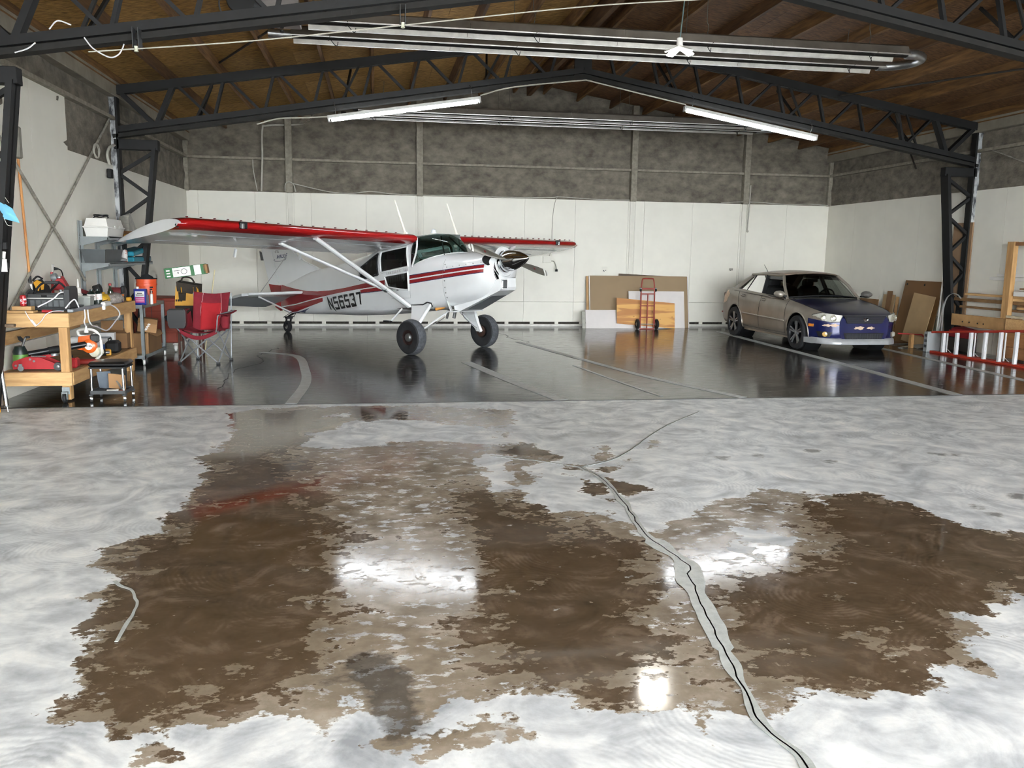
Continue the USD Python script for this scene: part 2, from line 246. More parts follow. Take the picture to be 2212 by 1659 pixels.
floor = T('floor', 'hangar floor of pale wet concrete in front and dark glossy coating behind', 'floor', kind='structure')
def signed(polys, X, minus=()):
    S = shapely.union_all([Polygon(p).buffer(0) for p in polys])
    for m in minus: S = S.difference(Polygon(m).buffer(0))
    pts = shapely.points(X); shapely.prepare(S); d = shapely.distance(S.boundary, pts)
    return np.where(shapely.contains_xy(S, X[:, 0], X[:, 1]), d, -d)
YE = 9.5
gx, gy = np.meshgrid(np.arange(XL, XR+.04, .04), np.r_[np.arange(1.0, YE, .04), YE], indexing='ij')
V = np.stack([gx, gy, 0*gx], -1); v, f = grid(V)
slab_path = floor.part('concrete_slab', (v, f), floor_material(), smooth=False, label='pale grey concrete with a big brown wet patch')
slab = UsdGeom.Mesh.Get(stage, slab_path)
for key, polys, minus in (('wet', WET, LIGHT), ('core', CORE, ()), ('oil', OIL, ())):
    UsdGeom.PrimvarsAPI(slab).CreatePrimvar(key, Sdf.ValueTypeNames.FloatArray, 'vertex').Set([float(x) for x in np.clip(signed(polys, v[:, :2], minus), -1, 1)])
PF = polished_material()
floor.part('coated_slab', bx(XL, XR, YE, YB, -.2, .004), PF, smooth=False, label='dark glossy coated slab')
floor.part('door_slab', bx(XL, XR, YF, .96, -.2, 0), mat('door_concrete', 'a8a7a4', .55, var=.12, vs=2.5, bump=.1), smooth=False)
floor.part('slab_bed', bx(XL, XR, .96, YE, -.2, -.004), mat('bed', '888888'), smooth=False)
floor.part('edge_joint', bx(XL, XR, YE-.012, YE+.004, 0, .006), mat('joint', '2b2926', .6), smooth=False)
M_line = mat('floor_paint', 'a2a5a3', .4, var=.16, vs=9, bump=.15, bs=120)
def stripe(pts, w, m=M_line):
    p = smoothline([(x, y, .0) for x, y in pts], 18); t = np.gradient(p, axis=0); nn = np.c_[-t[:, 1], t[:, 0], 0*t[:, 0]]; nn /= np.linalg.norm(nn, axis=1, keepdims=True)
    a, b = p+nn*w/2, p-nn*w/2; z = np.array([0, 0, .0055]); return shell(grid(np.stack([a+z, b+z], 1), True), .003)
for pts, w in (([(1.40, 13.1), (1.78, 11.14), (2.15, 9.52)], .17), ([(2.75, 16.2), (3.32, 13.49), (3.8, 11.32), (4.42, 9.52)], .12), ([(3.03, 12.62), (3.28, 10.71), (3.44, 9.69)], .05),
               ([(7.85, 18.4), (7.72, 16.46), (7.6, 13.9), (7.49, 12.11), (7.3, 9.52)], .17), ([(9.75, 16.), (9.67, 14.9), (9.48, 13.21), (9.23, 10.65), (9.15, 9.52)], .15), ([(-1.93, 14.6), (-1.29, 14.01), (-1.02, 12.32), (-.91, 10.99), (-.95, 9.52)], .13)):
    floor.part('painted_line', stripe(pts, w), M_line, smooth=False)
M_fill = mat('crack_filler', 'a3a8a6', .3, var=.12, vs=20, bump=.2, bs=90); rng = np.random.default_rng(5)
M_crk = mat('crack_dark', '3b3934', .7)
for k, wd in (('a', .025), ('b', .022), ('c', .085), ('d', .018)):
    p = smoothline([(x, y, 0) for x, y in CRACK[k]], 90); p[:, :2] += .022*(meshkit.noise(p*9, 3)[:, None]-.5); s = np.linspace(0, 1, len(p))
    ww = wd*(.45+1.1*meshkit.noise(p*5.5, 8)) * (np.where((s > .25) & (s < .62), 1.35, .62) if k == 'c' else 1)
    t = np.gradient(p, axis=0); nn = np.c_[-t[:, 1], t[:, 0], 0*t[:, 0]]; nn /= np.linalg.norm(nn, axis=1, keepdims=True); z = np.array([0, 0, .003])
    floor.part('crack_filler', shell(grid(np.stack([p+nn*ww[:, None]/2+z, p-nn*ww[:, None]/2+z], 1), True), .002), M_fill, smooth=False)
    if k in 'abc':
        q = p + nn*(.3*ww*(meshkit.noise(p*14, 4)-.5))[:, None] + [0, 0, .0042]; floor.part('crack_line', shell(grid(np.stack([q+nn*.0035, q-nn*.0035], 1), True), .0008), M_crk, smooth=False)
for pts in ([(2.5, 18.2), (2.75, 17.6), (2.7, 16.9), (2.95, 16.3), (2.8, 15.7)], [(-1.7, 15.3), (-1.9, 14.2), (-1.75, 13.2), (-2.0, 12.3), (-1.9, 10.6)]):
    p = smoothline([(x, y, .0058) for x, y in pts], 60); p[:, 0] += .08*(meshkit.noise(p*7, 1)-.5); floor.part('crack_line', shell(grid(np.stack([p-[.004, 0, 0], p+[.004, 0, 0]], 1)), .001), mat('crack_grey', '1f1e1c', .5), smooth=False)
one('ground', 'pale concrete apron outside the open hangar door', 'ground', bx(-40, 48, -45, YF, -.25, -.01), mat('apron', '8a8987', .7, var=.1, vs=1.5), False, kind='structure')

M_white = mat('wall_white', 'e6e3d8', .5, var=.025, vs=2.2, bump=.04, bs=30)
M_foam = mat('foam_grey', '57524a', .95, col2='8a8376', vs=4.2, bump=1., bs=16., edge=(.3, .72), detail=10., st=(1, 1, 1.5))
M_post = mat('post_grey', '8d877a', .8, var=.2, vs=12, bump=.2)
M_batten = mat('batten_white', 'dcd9ce', .5, var=.03)
M_sill = mat('sill_white', 'cfcdc6', .45, var=.12, vs=5); M_gap = mat('gap_dark', '3a362f', .9, var=.4, vs=20)

def wall(name, label): return T(name, label, 'wall', kind='structure')
wb = wall('wall_back', 'back wall with white panels below and grey sprayed insulation above')
wb.part('sheathing', prism([(XL-.2, 0), (XR+.2, 0), (XR+.2, 4.5), (XC, deck(XC)+.1), (XL-.2, 4.5)], YB+.06, YB+.2, 'xz'), mat('sheath', '57534b', .9), False)
xs = np.arange(XL, XR+.01, .10); U = np.linspace(0, 1, 26); V = np.zeros((len(xs), len(U), 3))
for i, x in enumerate(xs): V[i, :, 0] = x; V[i, :, 2] = 3.0 + U*(deck(min(max(x, XL), XR))-3.0)
nz = meshkit.fbm(V*[2.2, 1, 4.5], 4, 2)
V[..., 1] = YB + .055 - .10*nz; wb.part('insulation', grid(V, True), M_foam, smooth=True, label='rough grey sprayed insulation')
sx = [XL+.02, -3.86, -2.64, -1.42, -.2, 1.02, 2.26, 3.48, 4.70, 6.09, 6.4, 7.62, 8.93, 10.06, XR-.02]
for a, b in zip(sx, sx[1:]):
    wb.part('wall_panel', bx(a+.002, b-.002, YB-.03, YB+.05, .598, 3.01, .002), M_white, False)
    wb.part('wall_panel', bx(a+.002, b-.002, YB-.03, YB+.05, .115, .593, .002), M_white, False)
for x, lo in ((-1.88, 3.0), (1.02, 3.0), (6.09, 3.0), (8.93, 3.0)):
    wb.part('stud', bx(x-.075, x+.075, YB-.15, YB+.02, lo, deck(x)-.02, .008), M_post, False)
    wb.part('batten', bx(x-.05, x+.05, YB-.055, YB-.03, .115, 3.06, .004), M_batten, False)
    for s in (-1, 1): wb.part('batten', bx(x+s*.085-.012, x+s*.085+.012, YB-.042, YB-.03, .115, 3.01), M_batten, False)
wb.part('girt', bx(XL, XR, YB-.11, YB, 3.70, 3.755, .006), M_post, False)
for x in (XL+.05, XR-.05): wb.part('corner_stud', bx(x-.05, x+.05, YB-.10, YB+.02, 3.0, 4.35, .01), M_post, False)
bb = T('baseboard_back', 'white metal sill with dark gap along the foot of the back wall', 'baseboard', kind='structure')
bb.part('sill', bx(XL, XR, YB-.05, YB+.04, .004, .062, .006), M_sill, False); bb.part('gap', bx(XL, XR, YB+.0, YB+.05, .062, .117), M_gap, False)
for x in np.arange(XL+.5, XR, .61): bb.part('spacer', bx(x-.045, x+.045, YB-.028, YB+.02, .062, .117), M_white, False)

def side_wall(name, label, X, s):       # s: +1 the wall stands at smaller x (left), -1 right
    w = wall(name, label)
    def b(x0, x1, *r): return bx(X+s*x0, X+s*x1, *r)
    w.part('sheathing', b(-.25, -.06, YF, YB+.2, 0, 4.5), mat('sheath', '57534b', .9), False)
    ys = np.arange(YF, YB+.01, .12); zz = np.linspace(3.0, 4.42, 16); V = np.zeros((len(ys), len(zz), 3)); V[..., 1] = ys[:, None]; V[..., 2] = zz[None]
    V[..., 0] = X + s*(-.05 + .11*meshkit.fbm(V*[1, 2.2, 4.5], 4, 7)); w.part('insulation', grid(V, s < 0), M_foam, True, label='rough grey sprayed insulation')
    yy = list(np.arange(YB, YF, -1.22)) + [YF]
    for a, c in zip(yy[1:], yy):
        if c-a < .1: continue
        top = 3.78 if (s > 0 and c < 12.6 and a > 8) else 3.01
        w.part('wall_panel', b(-.05, .03, a+.002, c-.002, .598, top), M_white, False); w.part('wall_panel', b(-.05, .03, a+.002, c-.002, .005, .593), M_white, False)
    w.part('girt', b(0, .10, YF, YB, 3.70, 3.755), M_post, False)
    w.part('eave_beam', b(-.02, .14, YF, YB, 4.06, 4.30, .01), mat('eave_beam', '8b8578', .7, var=.15, vs=3, bump=.1), False)
    return w
wl = side_wall('wall_left', 'left side wall with white panels and grey insulation band', XL, 1); wr = side_wall('wall_right', 'right side wall with white panels and grey insulation band', XR, -1)
wf = wall('wall_front', 'front wall round the open hangar door behind the viewer'); DX0, DX1, DZ = -4.0, 10.4, 4.1
wf.part('jamb', bx(XL-.2, DX0, YF-.2, YF, 0, 4.5), M_white, False); wf.part('jamb', bx(DX1, XR+.2, YF-.2, YF, 0, 4.5), M_white, False)
wf.part('header', prism([(DX0, DZ), (DX1, DZ), (DX1, 4.5), (XC, deck(XC)+.1), (DX0, 4.5)], YF-.2, YF, 'xz'), M_white, False)

M_osb = mat('osb', '6e4e26', .85, col2='c69a54', vs=7., bump=.3, bs=40, st=(1.3, 6., 1), edge=(.33, .66), detail=9.)
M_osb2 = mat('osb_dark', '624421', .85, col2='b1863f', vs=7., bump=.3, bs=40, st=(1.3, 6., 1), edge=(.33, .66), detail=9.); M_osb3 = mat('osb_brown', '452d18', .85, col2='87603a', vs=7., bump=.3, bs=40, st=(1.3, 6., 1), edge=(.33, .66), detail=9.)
M_purl = mat('purlin_wood', '5f4225', .8, col2='8b6539', vs=3., bump=.15, st=(6, .6, 6)); M_purl2 = mat('purlin_wood_dark', '4e351e', .8, col2='70502e', vs=3., bump=.15, st=(6, .6, 6))
ceil = T('ceiling', 'pitched roof underside of tan strand boards on wooden purlins', 'ceiling', kind='structure'); ang = math.atan(SL)
k = 0
for s in (-1, 1):
    Ls = (XR-XL)/2/math.cos(ang)+.2
    for row, y0 in enumerate(np.arange(YF, YB, 1.22)):
        cuts = [0.] + list(np.arange(1.22 if row % 2 else 2.44, Ls, 2.44)) + [Ls]
        for a, b in zip(cuts, cuts[1:]):
            k += 1; g = bx(a+.003, b-.003, 0, min(1.214, YB+.2-y0), 0, .012)
            vv = g[0]; x = XC + s*vv[:, 0]*math.cos(ang); z = deck(XC) - vv[:, 0]*math.sin(ang) + vv[:, 2] + .004*((k*7) % 3)/3
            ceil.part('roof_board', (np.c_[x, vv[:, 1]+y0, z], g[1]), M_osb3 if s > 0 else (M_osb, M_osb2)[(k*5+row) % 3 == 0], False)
ceil.part('roof_skin', [prism([(XL-.3, 4.42-.05), (XC, deck(XC)+.03), (XR+.3, 4.42-.05), (XR+.3, 4.6), (XC, deck(XC)+.2), (XL-.3, 4.6)], YF-.3, YB+.3, 'xz')], mat('skin', '3a3a3a', .8), False)
for i in range(10):
    for s in (-1, 1):
        d = .09 + i*.80
        if d > 7.55: continue
        x = (XL+d) if s < 0 else (XR-d); g = bx(-.024, .024, YF, YB, -.19, 0, .003)
        ceil.part('purlin', tf(g, (x, 0, deck(x)), (0, math.degrees(ang)*s, 0)), (M_purl, M_purl2)[i % 3 == 1], False)
ceil.part('ridge_beam', bx(XC-.05, XC+.05, YF, YB, deck(XC)-.30, deck(XC)-.01, .004), M_purl2, False)

# ---------------------------------------------------------------- steel roof trusses with lattice columns
M_blk = mat('steel_black', '0a0b0d', .65, var=.35, vs=8, bump=.08, bs=90); M_blk2 = mat('steel_black_dusty', '171614', .75, var=.35, vs=10, bump=.1)
M_slv = mat('steel_silver', '3a3b40', .5, col2='b9bcbe', vs=4, st=(3, 3, 1.1), edge=(.38, .56), metal=.25)
def truss(y, label):
    t = T('roof_truss', label, 'truss', (XC, y, 0), kind='structure'); HW = (XR-XL)/2
    zt = lambda x: 4.20 + SL*(HW-abs(x)); zb = lambda x: 3.42 + .164*(HW-abs(x))
    for s in (-1, 1):
        P = lambda x, z, yy=0.: np.array([s*x, yy, z])
        for yy in (-.038, .038): t.part('top_chord', bar(P(HW+.12, zt(HW)-.07, yy), P(.0, zt(0)-.065, yy), .062, .135), M_blk, False)
        for yy in (-.036, .036): t.part('bottom_chord', bar(P(HW-.05, zb(HW)+.14, yy), P(0, zb(0)+.14, yy), .058, .09), M_blk, False)
        t.part('bottom_flange', bar(P(HW-.05, zb(HW)+.04), P(0, zb(0)+.04), .15, .06), M_blk2, False)
        t.part('end_plate', bx(s*(HW-.02), s*(HW+.17), -.075, .075, 4.04, 4.205, .005), M_slv, False)
        t.part('column_head', bx(s*(HW-.06), s*(HW-.0)-s*.72, -.075, .075, 3.26, 3.42, .006), M_blk, False)
        # column: outer silver leg, tapering black inner leg, zig-zag lacing
        t.part('column_outer', bx(s*(HW-.10), s*(HW-.005), -.07, .07, 0.005, 4.06, .006), M_slv, False); t.part('column_flange', bx(s*(HW-.135), s*(HW-.10), -.075, .075, 0.005, 4.06, .004), M_blk, False)
        for yy in (-.045, .045): t.part('column_inner', bar(P(HW-.24, .005, yy), P(HW-.66, 3.3, yy), .06, .12, up=(0, 1, 0)), M_blk, False)
        t.part('column_inner', bar(P(HW-.24, .005), P(HW-.66, 3.3), .04, .03, up=(0, 1, 0)), M_blk2, False)
        xi = lambda z: HW - (.24+.42*z/3.3); zz = 3.24; o = False
        while zz > .5:
            a = P(xi(zz), zz) if not o else P(HW-.09, zz); zz -= .35; b = P(HW-.09, zz) if not o else P(xi(zz), zz); o = not o
            t.part('lacing', bar(a, b, .05, .065, up=(0, 1, 0)), M_blk, False)
        # web
        t.part('web', bar(P(HW-.20, 4.12), P(HW-.66, zb(HW-.66)+.15), .07, .12, up=(0, 1, 0)), M_blk, False)
        tops = [HW-.99-.785*i for i in range(9)]
        t.part('web', bar(P(HW-.72, zb(HW-.72)+.15), P(tops[0], zt(tops[0])-.06), .07, .125, up=(0, 1, 0)), M_blk, False)
        for i in range(8):
            x0, x1 = tops[i], tops[i+1]; xb = x0-.56; k = .095 if i < 1 else .066
            t.part('web', bar(P(x0-.06, zt(x0)-.08), P(xb+.03, zb(xb)+.15), .04, k, up=(0, 1, 0)), M_blk, False)
            t.part('web', bar(P(xb-.05, zb(xb)+.15), P(x1+.02, zt(x1)-.08), .04, k, up=(0, 1, 0)), M_blk, False)
        for x in (tops[0]-.35, tops[3]-.3, tops[6]-.3):
            t.part('fly_brace', bar(P(x, zb(x)+.1), P(x-.1, zt(x)+.02, .75), .035, .035), M_blk2, False); t.part('fly_brace', bar(P(x+.05, zb(x)+.1), P(x-.25, zt(x)-.08, -.05), .03, .035), M_blk2, False)
    t.part('king_plate', bx(-.15, .15, -.02, .02, zb(0)+.05, zt(0)-.05), M_blk, False)
    t.part('king_plate', bx(-.16, .16, -.06, .06, zb(0)-.02, zb(0)+.06), M_blk, False)
    return t
truss(9.2, 'black steel lattice roof truss nearest the viewer, cut by the picture edges')
truss(14.6, 'black steel lattice roof truss behind the first, over the aircraft')
# wall cross bracing on the left wall, roof rods
M_rod = mat('rod_grey', 'a09c92', .6, var=.3, vs=10, metal=.3); M_wire = mat('cable_white', 'b8b5ad', .5)
for lab, p, q in (('grey bracing rod rising toward the back across the left wall', (XL+.06, 10.2, .95), (XL+.06, 14.4, 3.72)), ('grey bracing rod falling toward the back across the left wall', (XL+.075, 9.5, 3.4), (XL+.075, 12.75, 1.25))):
    one('bracing_rod', lab, 'rod', tube([p, q], .017, 8), M_rod, kind='structure')
one('bracing_rod', 'pale bracing rod crossing the right wall by the picture edge', 'rod', tube([(XR-.07, 14.3, 3.75), (XR-.07, 10.4, 2.35)], .013, 8), M_rod, kind='structure')
for lab, p, q in (('thin dark roof tie rod left of the near heater', (-2.4, 14.4, 4.62), (-.7, 10.9, 4.66)), ('thin dark roof tie rod at the right behind the heater', (8.2, 14.4, 4.58), (10.0, 9.4, 4.38)), ('dark sloping tie rod by the right column', (9.3, 14.4, 4.3), (10.6, 15.6, 3.5))):
    one('tie_rod', lab, 'rod', tube([p, q], .016, 8), mat('rod_dark', '2c2722', .7), kind='structure')
# ---------------------------------------------------------------- the aircraft (local x forward, y to port, z up; it sits on its tailwheel)
from scipy.interpolate import PchipInterpolator
M_apw = mat('aircraft_white', 'dfe1e2', .22, var=.02, vs=2, coat=.4); M_apw2 = mat('aircraft_white_under', 'c9cbcc', .16, var=.04, vs=3, coat=.3)
M_ared = mat('aircraft_red', 'a3191a', .22, var=.05, coat=.6); M_ared2 = mat('stripe_red', '8a1a20', .25, var=.05, coat=.5); M_navy = mat('stripe_navy', '2a3358', .3); M_blackp = mat('number_black', '0d0f12', .35)
M_tyre = mat('tyre_rubber', '1c1d20', .8, var=.25, vs=14, bump=.15); M_tread = mat('tyre_tread', '4a4d52', .9, var=.25, vs=22, bump=.3)
M_chrome = mat('polished_metal', 'c9ccd0', .10, 1., var=.03); M_alu = mat('dull_aluminium', 'a7a9aa', .35, .9, var=.08, vs=20); M_dark = mat('dark_plastic', '1b1c1e', .5); M_blade = mat('blade_grey', '8d8a80', .28, .6, var=.06)
M_glass = pane_mat('cabin_glass', (.42, .45, .46)); M_wsg = pane_mat('windshield_glass', (.50, .70, .64)); M_lin = mat('cabin_lining', '45423e', .8); M_seat = mat('seat_maroon', '4a2a2e', .8, bump=.2)
ST = np.array([  # x, bottom, middle, top, half width, exponent below, exponent above
 (-5.00, .47, .70, 1.00, .030, 2.2, 2), (-4.7, .42, .68, 1.06, .10, 2.6, 2), (-3.9, .44, .76, 1.30, .21, 3, 2), (-2.9, .485, .86, 1.48, .34, 3.4, 2.1), (-2.3, .505, .92, 1.60, .44, 3.8, 2.4), (-1.8, .54, .98, 1.70, .51, 4.2, 3),
 (-1.3, .58, 1.08, 1.80, .54, 4.5, 4.5), (-.8, .64, 1.18, 1.88, .55, 4.5, 6), (-.40, .69, 1.25, 1.94, .55, 4.5, 6)])
CT = np.array([(-.42, .69, 1.25, 1.64, .55, 4.5, 3.2), (0, .74, 1.29, 1.69, .55, 4., 3), (.3, .79, 1.33, 1.715, .545, 3.6, 2.8), (.75, .89, 1.37, 1.725, .515, 3, 2.6), (1.02, .98, 1.41, 1.725, .465, 2.6, 2.4), (1.15, 1.06, 1.43, 1.715, .41, 2.4, 2.3), (1.22, 1.13, 1.45, 1.70, .35, 2.2, 2.2), (1.26, 1.22, 1.48, 1.665, .26, 2, 2)])
FI = [PchipInterpolator(ST[:, 0], ST[:, k]) for k in range(1, 7)]; CI = [PchipInterpolator(CT[:, 0], CT[:, k]) for k in range(1, 7)]
def section(I, X, phi, off=0.):
    zb, zm, zt, hw, nl, nu = [float(i(X)) for i in I]; c, s = np.cos(phi), np.sin(phi); n = np.where(s < 0, nl, nu); hw -= off
    y = hw*np.sign(c)*np.abs(c)**(2/n); z = zm + np.where(s < 0, zm-zb-off, zt-zm-off)*np.sign(s)*np.abs(s)**(2/n)
    return np.c_[np.full(len(phi), X), y, z]
def skin_y(X, z):
    I = CI if X > -.405 else FI; zb, zm, zt, hw, nl, nu = [float(i(np.clip(X, -5, 1.26))) for i in I]
    n, h = (nl, zm-zb) if z < zm else (nu, zt-zm); return hw*max(1e-3, 1-min(.999, abs(z-zm)/h)**n)**(1/n)
def onskin(P, side=-1, off=.004):
    return np.array([(x, side*(skin_y(x, z)+off), z) for x, z in P])
def decal(poly, off=.004, side=-1, step=.05):
    P = Polygon(poly).buffer(0); x0, z0, x1, z1 = P.bounds; V, F = [], []
    for a in np.arange(x0, x1, step):
        for b in np.arange(z0, z1, step):
            g = P.intersection(shapely.box(a, b, a+step, b+step))
            for q in getattr(g, 'geoms', [g]):
                if q.geom_type != 'Polygon' or q.area < 1e-7: continue
                for t in shapely.delaunay_triangles(q).geoms:
                    if not q.covers(t.representative_point()): continue
                    k = len(V); V += [tuple(c) for c in list(t.exterior.coords)[:3]]; F.append((k, k+1, k+2))
    return onskin(V, side, off), np.array(F)
WIN = {'door_window': [(-1.23, 1.70), (-.53, 1.80), (-.475, 1.475), (-1.165, 1.36)], 'rear_window': [(-1.34, 1.66), (-1.81, 1.42), (-1.81, 1.215), (-1.275, 1.315)], 'lower_window': [(-1.07, 1.275), (-.485, 1.365), (-.465, 1.075), (-.68, 1.085), (-.985, 1.11)]}
def holed(v, f, grow=0.):
    c = v[f].mean(1); keep = np.ones(len(f), bool)
    for p in WIN.values(): keep &= ~shapely.contains_xy(Polygon(p).buffer(grow), c[:, 0], c[:, 2])
    return v, f[keep]
plane = T('aircraft', 'white and red high-wing single-engine aeroplane parked on its tailwheel in the middle of the hangar', 'aeroplane', (1.277, 14.715, 0), -49.4)
ph = np.linspace(-np.pi/2, 1.5*np.pi, 129)[:-1]
def ring_loft(I, xs, off=0.): return loft([section(I, x, ph, off) for x in xs], cap=False)
fus = plane.part('fuselage', holed(*ring_loft(FI, np.r_[np.linspace(-5, -2, 60), np.linspace(-1.98, -.40, 66)])), M_apw)
plane.part('tail_cap', hull(section(FI, -4.99, ph)+np.random.default_rng(0).normal(0, .002, (128, 3))), M_ared2, on=fus)
cowl = plane.part('cowling', cat(ring_loft(CI, np.r_[np.linspace(-.42, 1.0, 40), np.linspace(1.03, 1.26, 14)]), hull(section(CI, 1.255, ph)+np.c_[np.linspace(0, .004, 128), np.zeros((128, 2))])), M_apw)
plane.part('cabin_lining', holed(*ring_loft(FI, np.linspace(-2.1, -.42, 60), .03), .05), M_lin, True)
plane.part('bulkhead', hull(np.vstack([section(FI, -2.1, ph, .03), section(FI, -2.12, ph, .03)])), M_lin); plane.part('cabin_floor', bx(-2.1, -.1, -.48, .48, .72, .76), M_lin)
for n, p in WIN.items():
    for sd in (-1, 1):
        q = Polygon(p); b = np.array(q.exterior.coords)[:-1]
        w = plane.part(n, decal(Polygon(q.buffer(.012)), .001, sd, .12), M_glass, True, on=None)
        e = np.array([q.buffer(.012, join_style=2).exterior.interpolate(t, True).coords[0] for t in np.linspace(0, 1, 80)]); r = onskin(e, sd, .004)
        plane.part('window_frame', tube(r, .017, 6, False), mat('trim_black', '202225', .5) if n == 'rear_window' and sd < 0 else M_apw, on=w)
def seam(pts, r=.003, m=None): return tube(onskin(pts, -1, .001), r, 4)
M_seam = mat('panel_seam', '8f9496', .5)
plane.part('door_seam', seam([(-1.26, z) for z in np.linspace(1.32, 1.70, 8)]+[(x, 1.74+.14*(x+1.26)) for x in np.linspace(-1.25, -.43, 10)]+[(-.42, z) for z in np.linspace(1.80, .93, 14)]+[(x, .93-.06*(-.42-x)) for x in np.linspace(-.45, -.9, 8)]), M_seam, on=fus)
plane.part('cowl_seam', seam([(.36+.04*(1.5-z), z) for z in np.linspace(1.6, .9, 16)]), M_seam, on=cowl)
for z in (1.52, 1.42, 1.25, 1.14, 1.05, .97): plane.part('fastener', lathe([(0, .006), (.012, .004), (.013, 0)], 10, onskin([(.40+.04*(1.5-z), z)])[0], (0, -1, .1)), M_alu, on=cowl)
for x in np.linspace(.45, 1.1, 6): plane.part('fastener', lathe([(0, .006), (.009, .004), (.01, 0)], 10, onskin([(x, 1.415+.136*x)])[0], (0, -1, .2)), M_alu, on=cowl)
# paint: red bands with a white line between and navy edges
st = lambda x: 1.369+.136*x; sb = lambda x: 1.246+.1455*x
for x0, x1, nm in ((-.435, 1.16, 'red_band'),):
    plane.part(nm, decal([(x0, sb(x0)), (x1, sb(x1)), (x1, (st(x1)+sb(x1))/2-.011), (x0, (st(x0)+sb(x0))/2-.011)], .003), M_ared2, on=cowl); plane.part(nm, decal([(x0, (st(x0)+sb(x0))/2+.011), (x1, (st(x1)+sb(x1))/2+.011), (x1, st(x1)), (x0, st(x0))], .003), M_ared2, on=cowl)
    for fz, d in ((st, .012), (sb, -.012)): plane.part('pinstripe', decal([(x0, fz(x0)), (x1, fz(x1)), (x1, fz(x1)+d), (x0, fz(x0)+d)], .003), M_navy, on=cowl)
A = [(-1.08, 1.218), (-1.7, 1.135), (-2.33, 1.035), (-2.9, .965), (-3.4, .925), (-3.85, .915), (-4.3, .94), (-4.75, .975), (-4.98, 1.0)]; Wl = [(-1.08, 1.12), (-1.7, 1.04), (-2.33, .955), (-2.9, .87), (-3.2, .822), (-3.75, .725), (-4.3, .62), (-4.98, .53)]
plane.part('red_band', decal(A+[(x, z+.010) for x, z in Wl[::-1]], .003), M_ared2, on=fus)
B = [(-1.08, 1.04), (-1.6, .985), (-1.78, .965)]; plane.part('red_band', decal([(-1.08, 1.108), (-1.70, 1.03), (-1.80, 1.012)]+B[::-1], .003), M_ared2, on=fus)
plane.part('pinstripe', decal([(-1.08, 1.04), (-1.78, .965), (-1.78, .952), (-1.08, 1.028)], .003), M_navy, on=fus)
plane.part('red_band', decal([(x, z-.012) for x, z in Wl[4:]]+[(-4.9, .475), (-4.62, .43), (-4.3, .475), (-3.9, .57), (-3.2, .735)], .003), M_ared2, on=fus)
plane.part('blue_flash', decal([(-4.55, .425), (-4.25, .465), (-3.75, .575), (-3.95, .50), (-4.05, .45)], .003), M_navy, on=fus)
def lettering(s, w, h, p, slope, lean, bold=True, fn=onskin, off=.006):
    v, f = text(s, 1., .05, bold); v = v - [v[:, 0].min(), 0, 0]; m = trimesh.Trimesh(v, f, process=False); tri = m.triangles; keep = (np.abs(tri[:, :, 2]-.05) < 1e-6).all(1)
    m = trimesh.Trimesh(v, f[keep], process=True); W, Hh = m.vertices[:, 0].max(), 1.; vv = m.vertices/[W, Hh, 1]
    P = np.c_[p[0]+vv[:, 0]*w + lean*vv[:, 1], p[1]+slope*vv[:, 0]*w + h*vv[:, 1]]
    vs, fs = trimesh.remesh.subdivide_to_size(np.c_[P, 0*P[:, 0]], m.faces, .05); return fn(vs[:, :2], -1, off), fs
GL = {'N': [(0, 0), (0, 1), (1, 0), (1, 1)], '5': [(1, 1), (0, 1), (0, .56), (1, .56), (1, 0), (0, 0), (0, .16)], '6': [(1, .84), (1, 1), (0, 1), (0, 0), (1, 0), (1, .56), (0, .56)], '3': [(0, .84), (0, 1), (1, 1), (1, .60), (.72, .53), (1, .46), (1, 0), (0, 0), (0, .16)], '7': [(0, 1), (1, 1), (.62, 0)]}
for i, ch in enumerate('N56537'):
    q = np.array(GL[ch])*[.128, .215]+[.022+.211*i, .02]; sh = LineString(q).buffer(.021, cap_style=2, join_style=2, mitre_limit=2.5)
    sh = affinity.affine_transform(sh, [1, -.33, .142, 1-.047, -2.94, .568]); plane.part('registration', decal(sh, .006, -1, .06), M_blackp, False, on=fus, label=f'black registration character {ch}')
# windshield, roof, cockpit
t = np.linspace(-1, 1, 33); top = np.c_[-.06-.24*t**2, .50*t, 2.035-.075*t**2]; bs = []
for tt in t:
    y = .525*abs(tt); X = .32-.72*abs(tt)**2.6; zb, zm, zt, hw, nl, nu = [float(i(X)) for i in CI]; bs.append((X, .525*tt, zm+(zt-zm)*max(1e-3, 1-(y/hw)**nu)**(1/nu)+.004))
bs = np.array(bs); q = np.linspace(0, 1, 12)[:, None, None]; V = top[None]*(1-q)+bs[None]*q; V[..., 0] += .05*np.sin(np.pi*q[..., 0]); V[..., 2] += .03*np.sin(np.pi*q[..., 0])
ws = plane.part('windshield', grid(V, True), M_wsg, True, label='green tinted curved windshield')
for k in (0, -1): plane.part('windshield_post', tube(V[:, k], .017, 6), M_apw, on=ws)
plane.part('windshield_sill', tube(bs+[0, 0, .002], .009, 6), M_apw2, on=ws)
plane.part('roof', hull([(-.04, y, 2.03) for y in (-.3, .3)]+[(-.3, y, 1.975) for y in (-.56, .56)]+[(-.3, 0, 2.05)]+[(-1.9, y, 1.70) for y in (-.5, .5)]+[(-1.9, 0, 1.74), (-1.2, .5, 1.92), (-1.2, -.5, 1.92)]), M_apw)
plane.part('beacon', lathe([(.0, .08), (.04, .06), (.05, 0)], 16, (-.30, -.1, 2.045)), M_apw)
plane.part('instrument_panel', bx(-.30, -.22, -.46, .46, 1.25, 1.60, .02), M_dark)
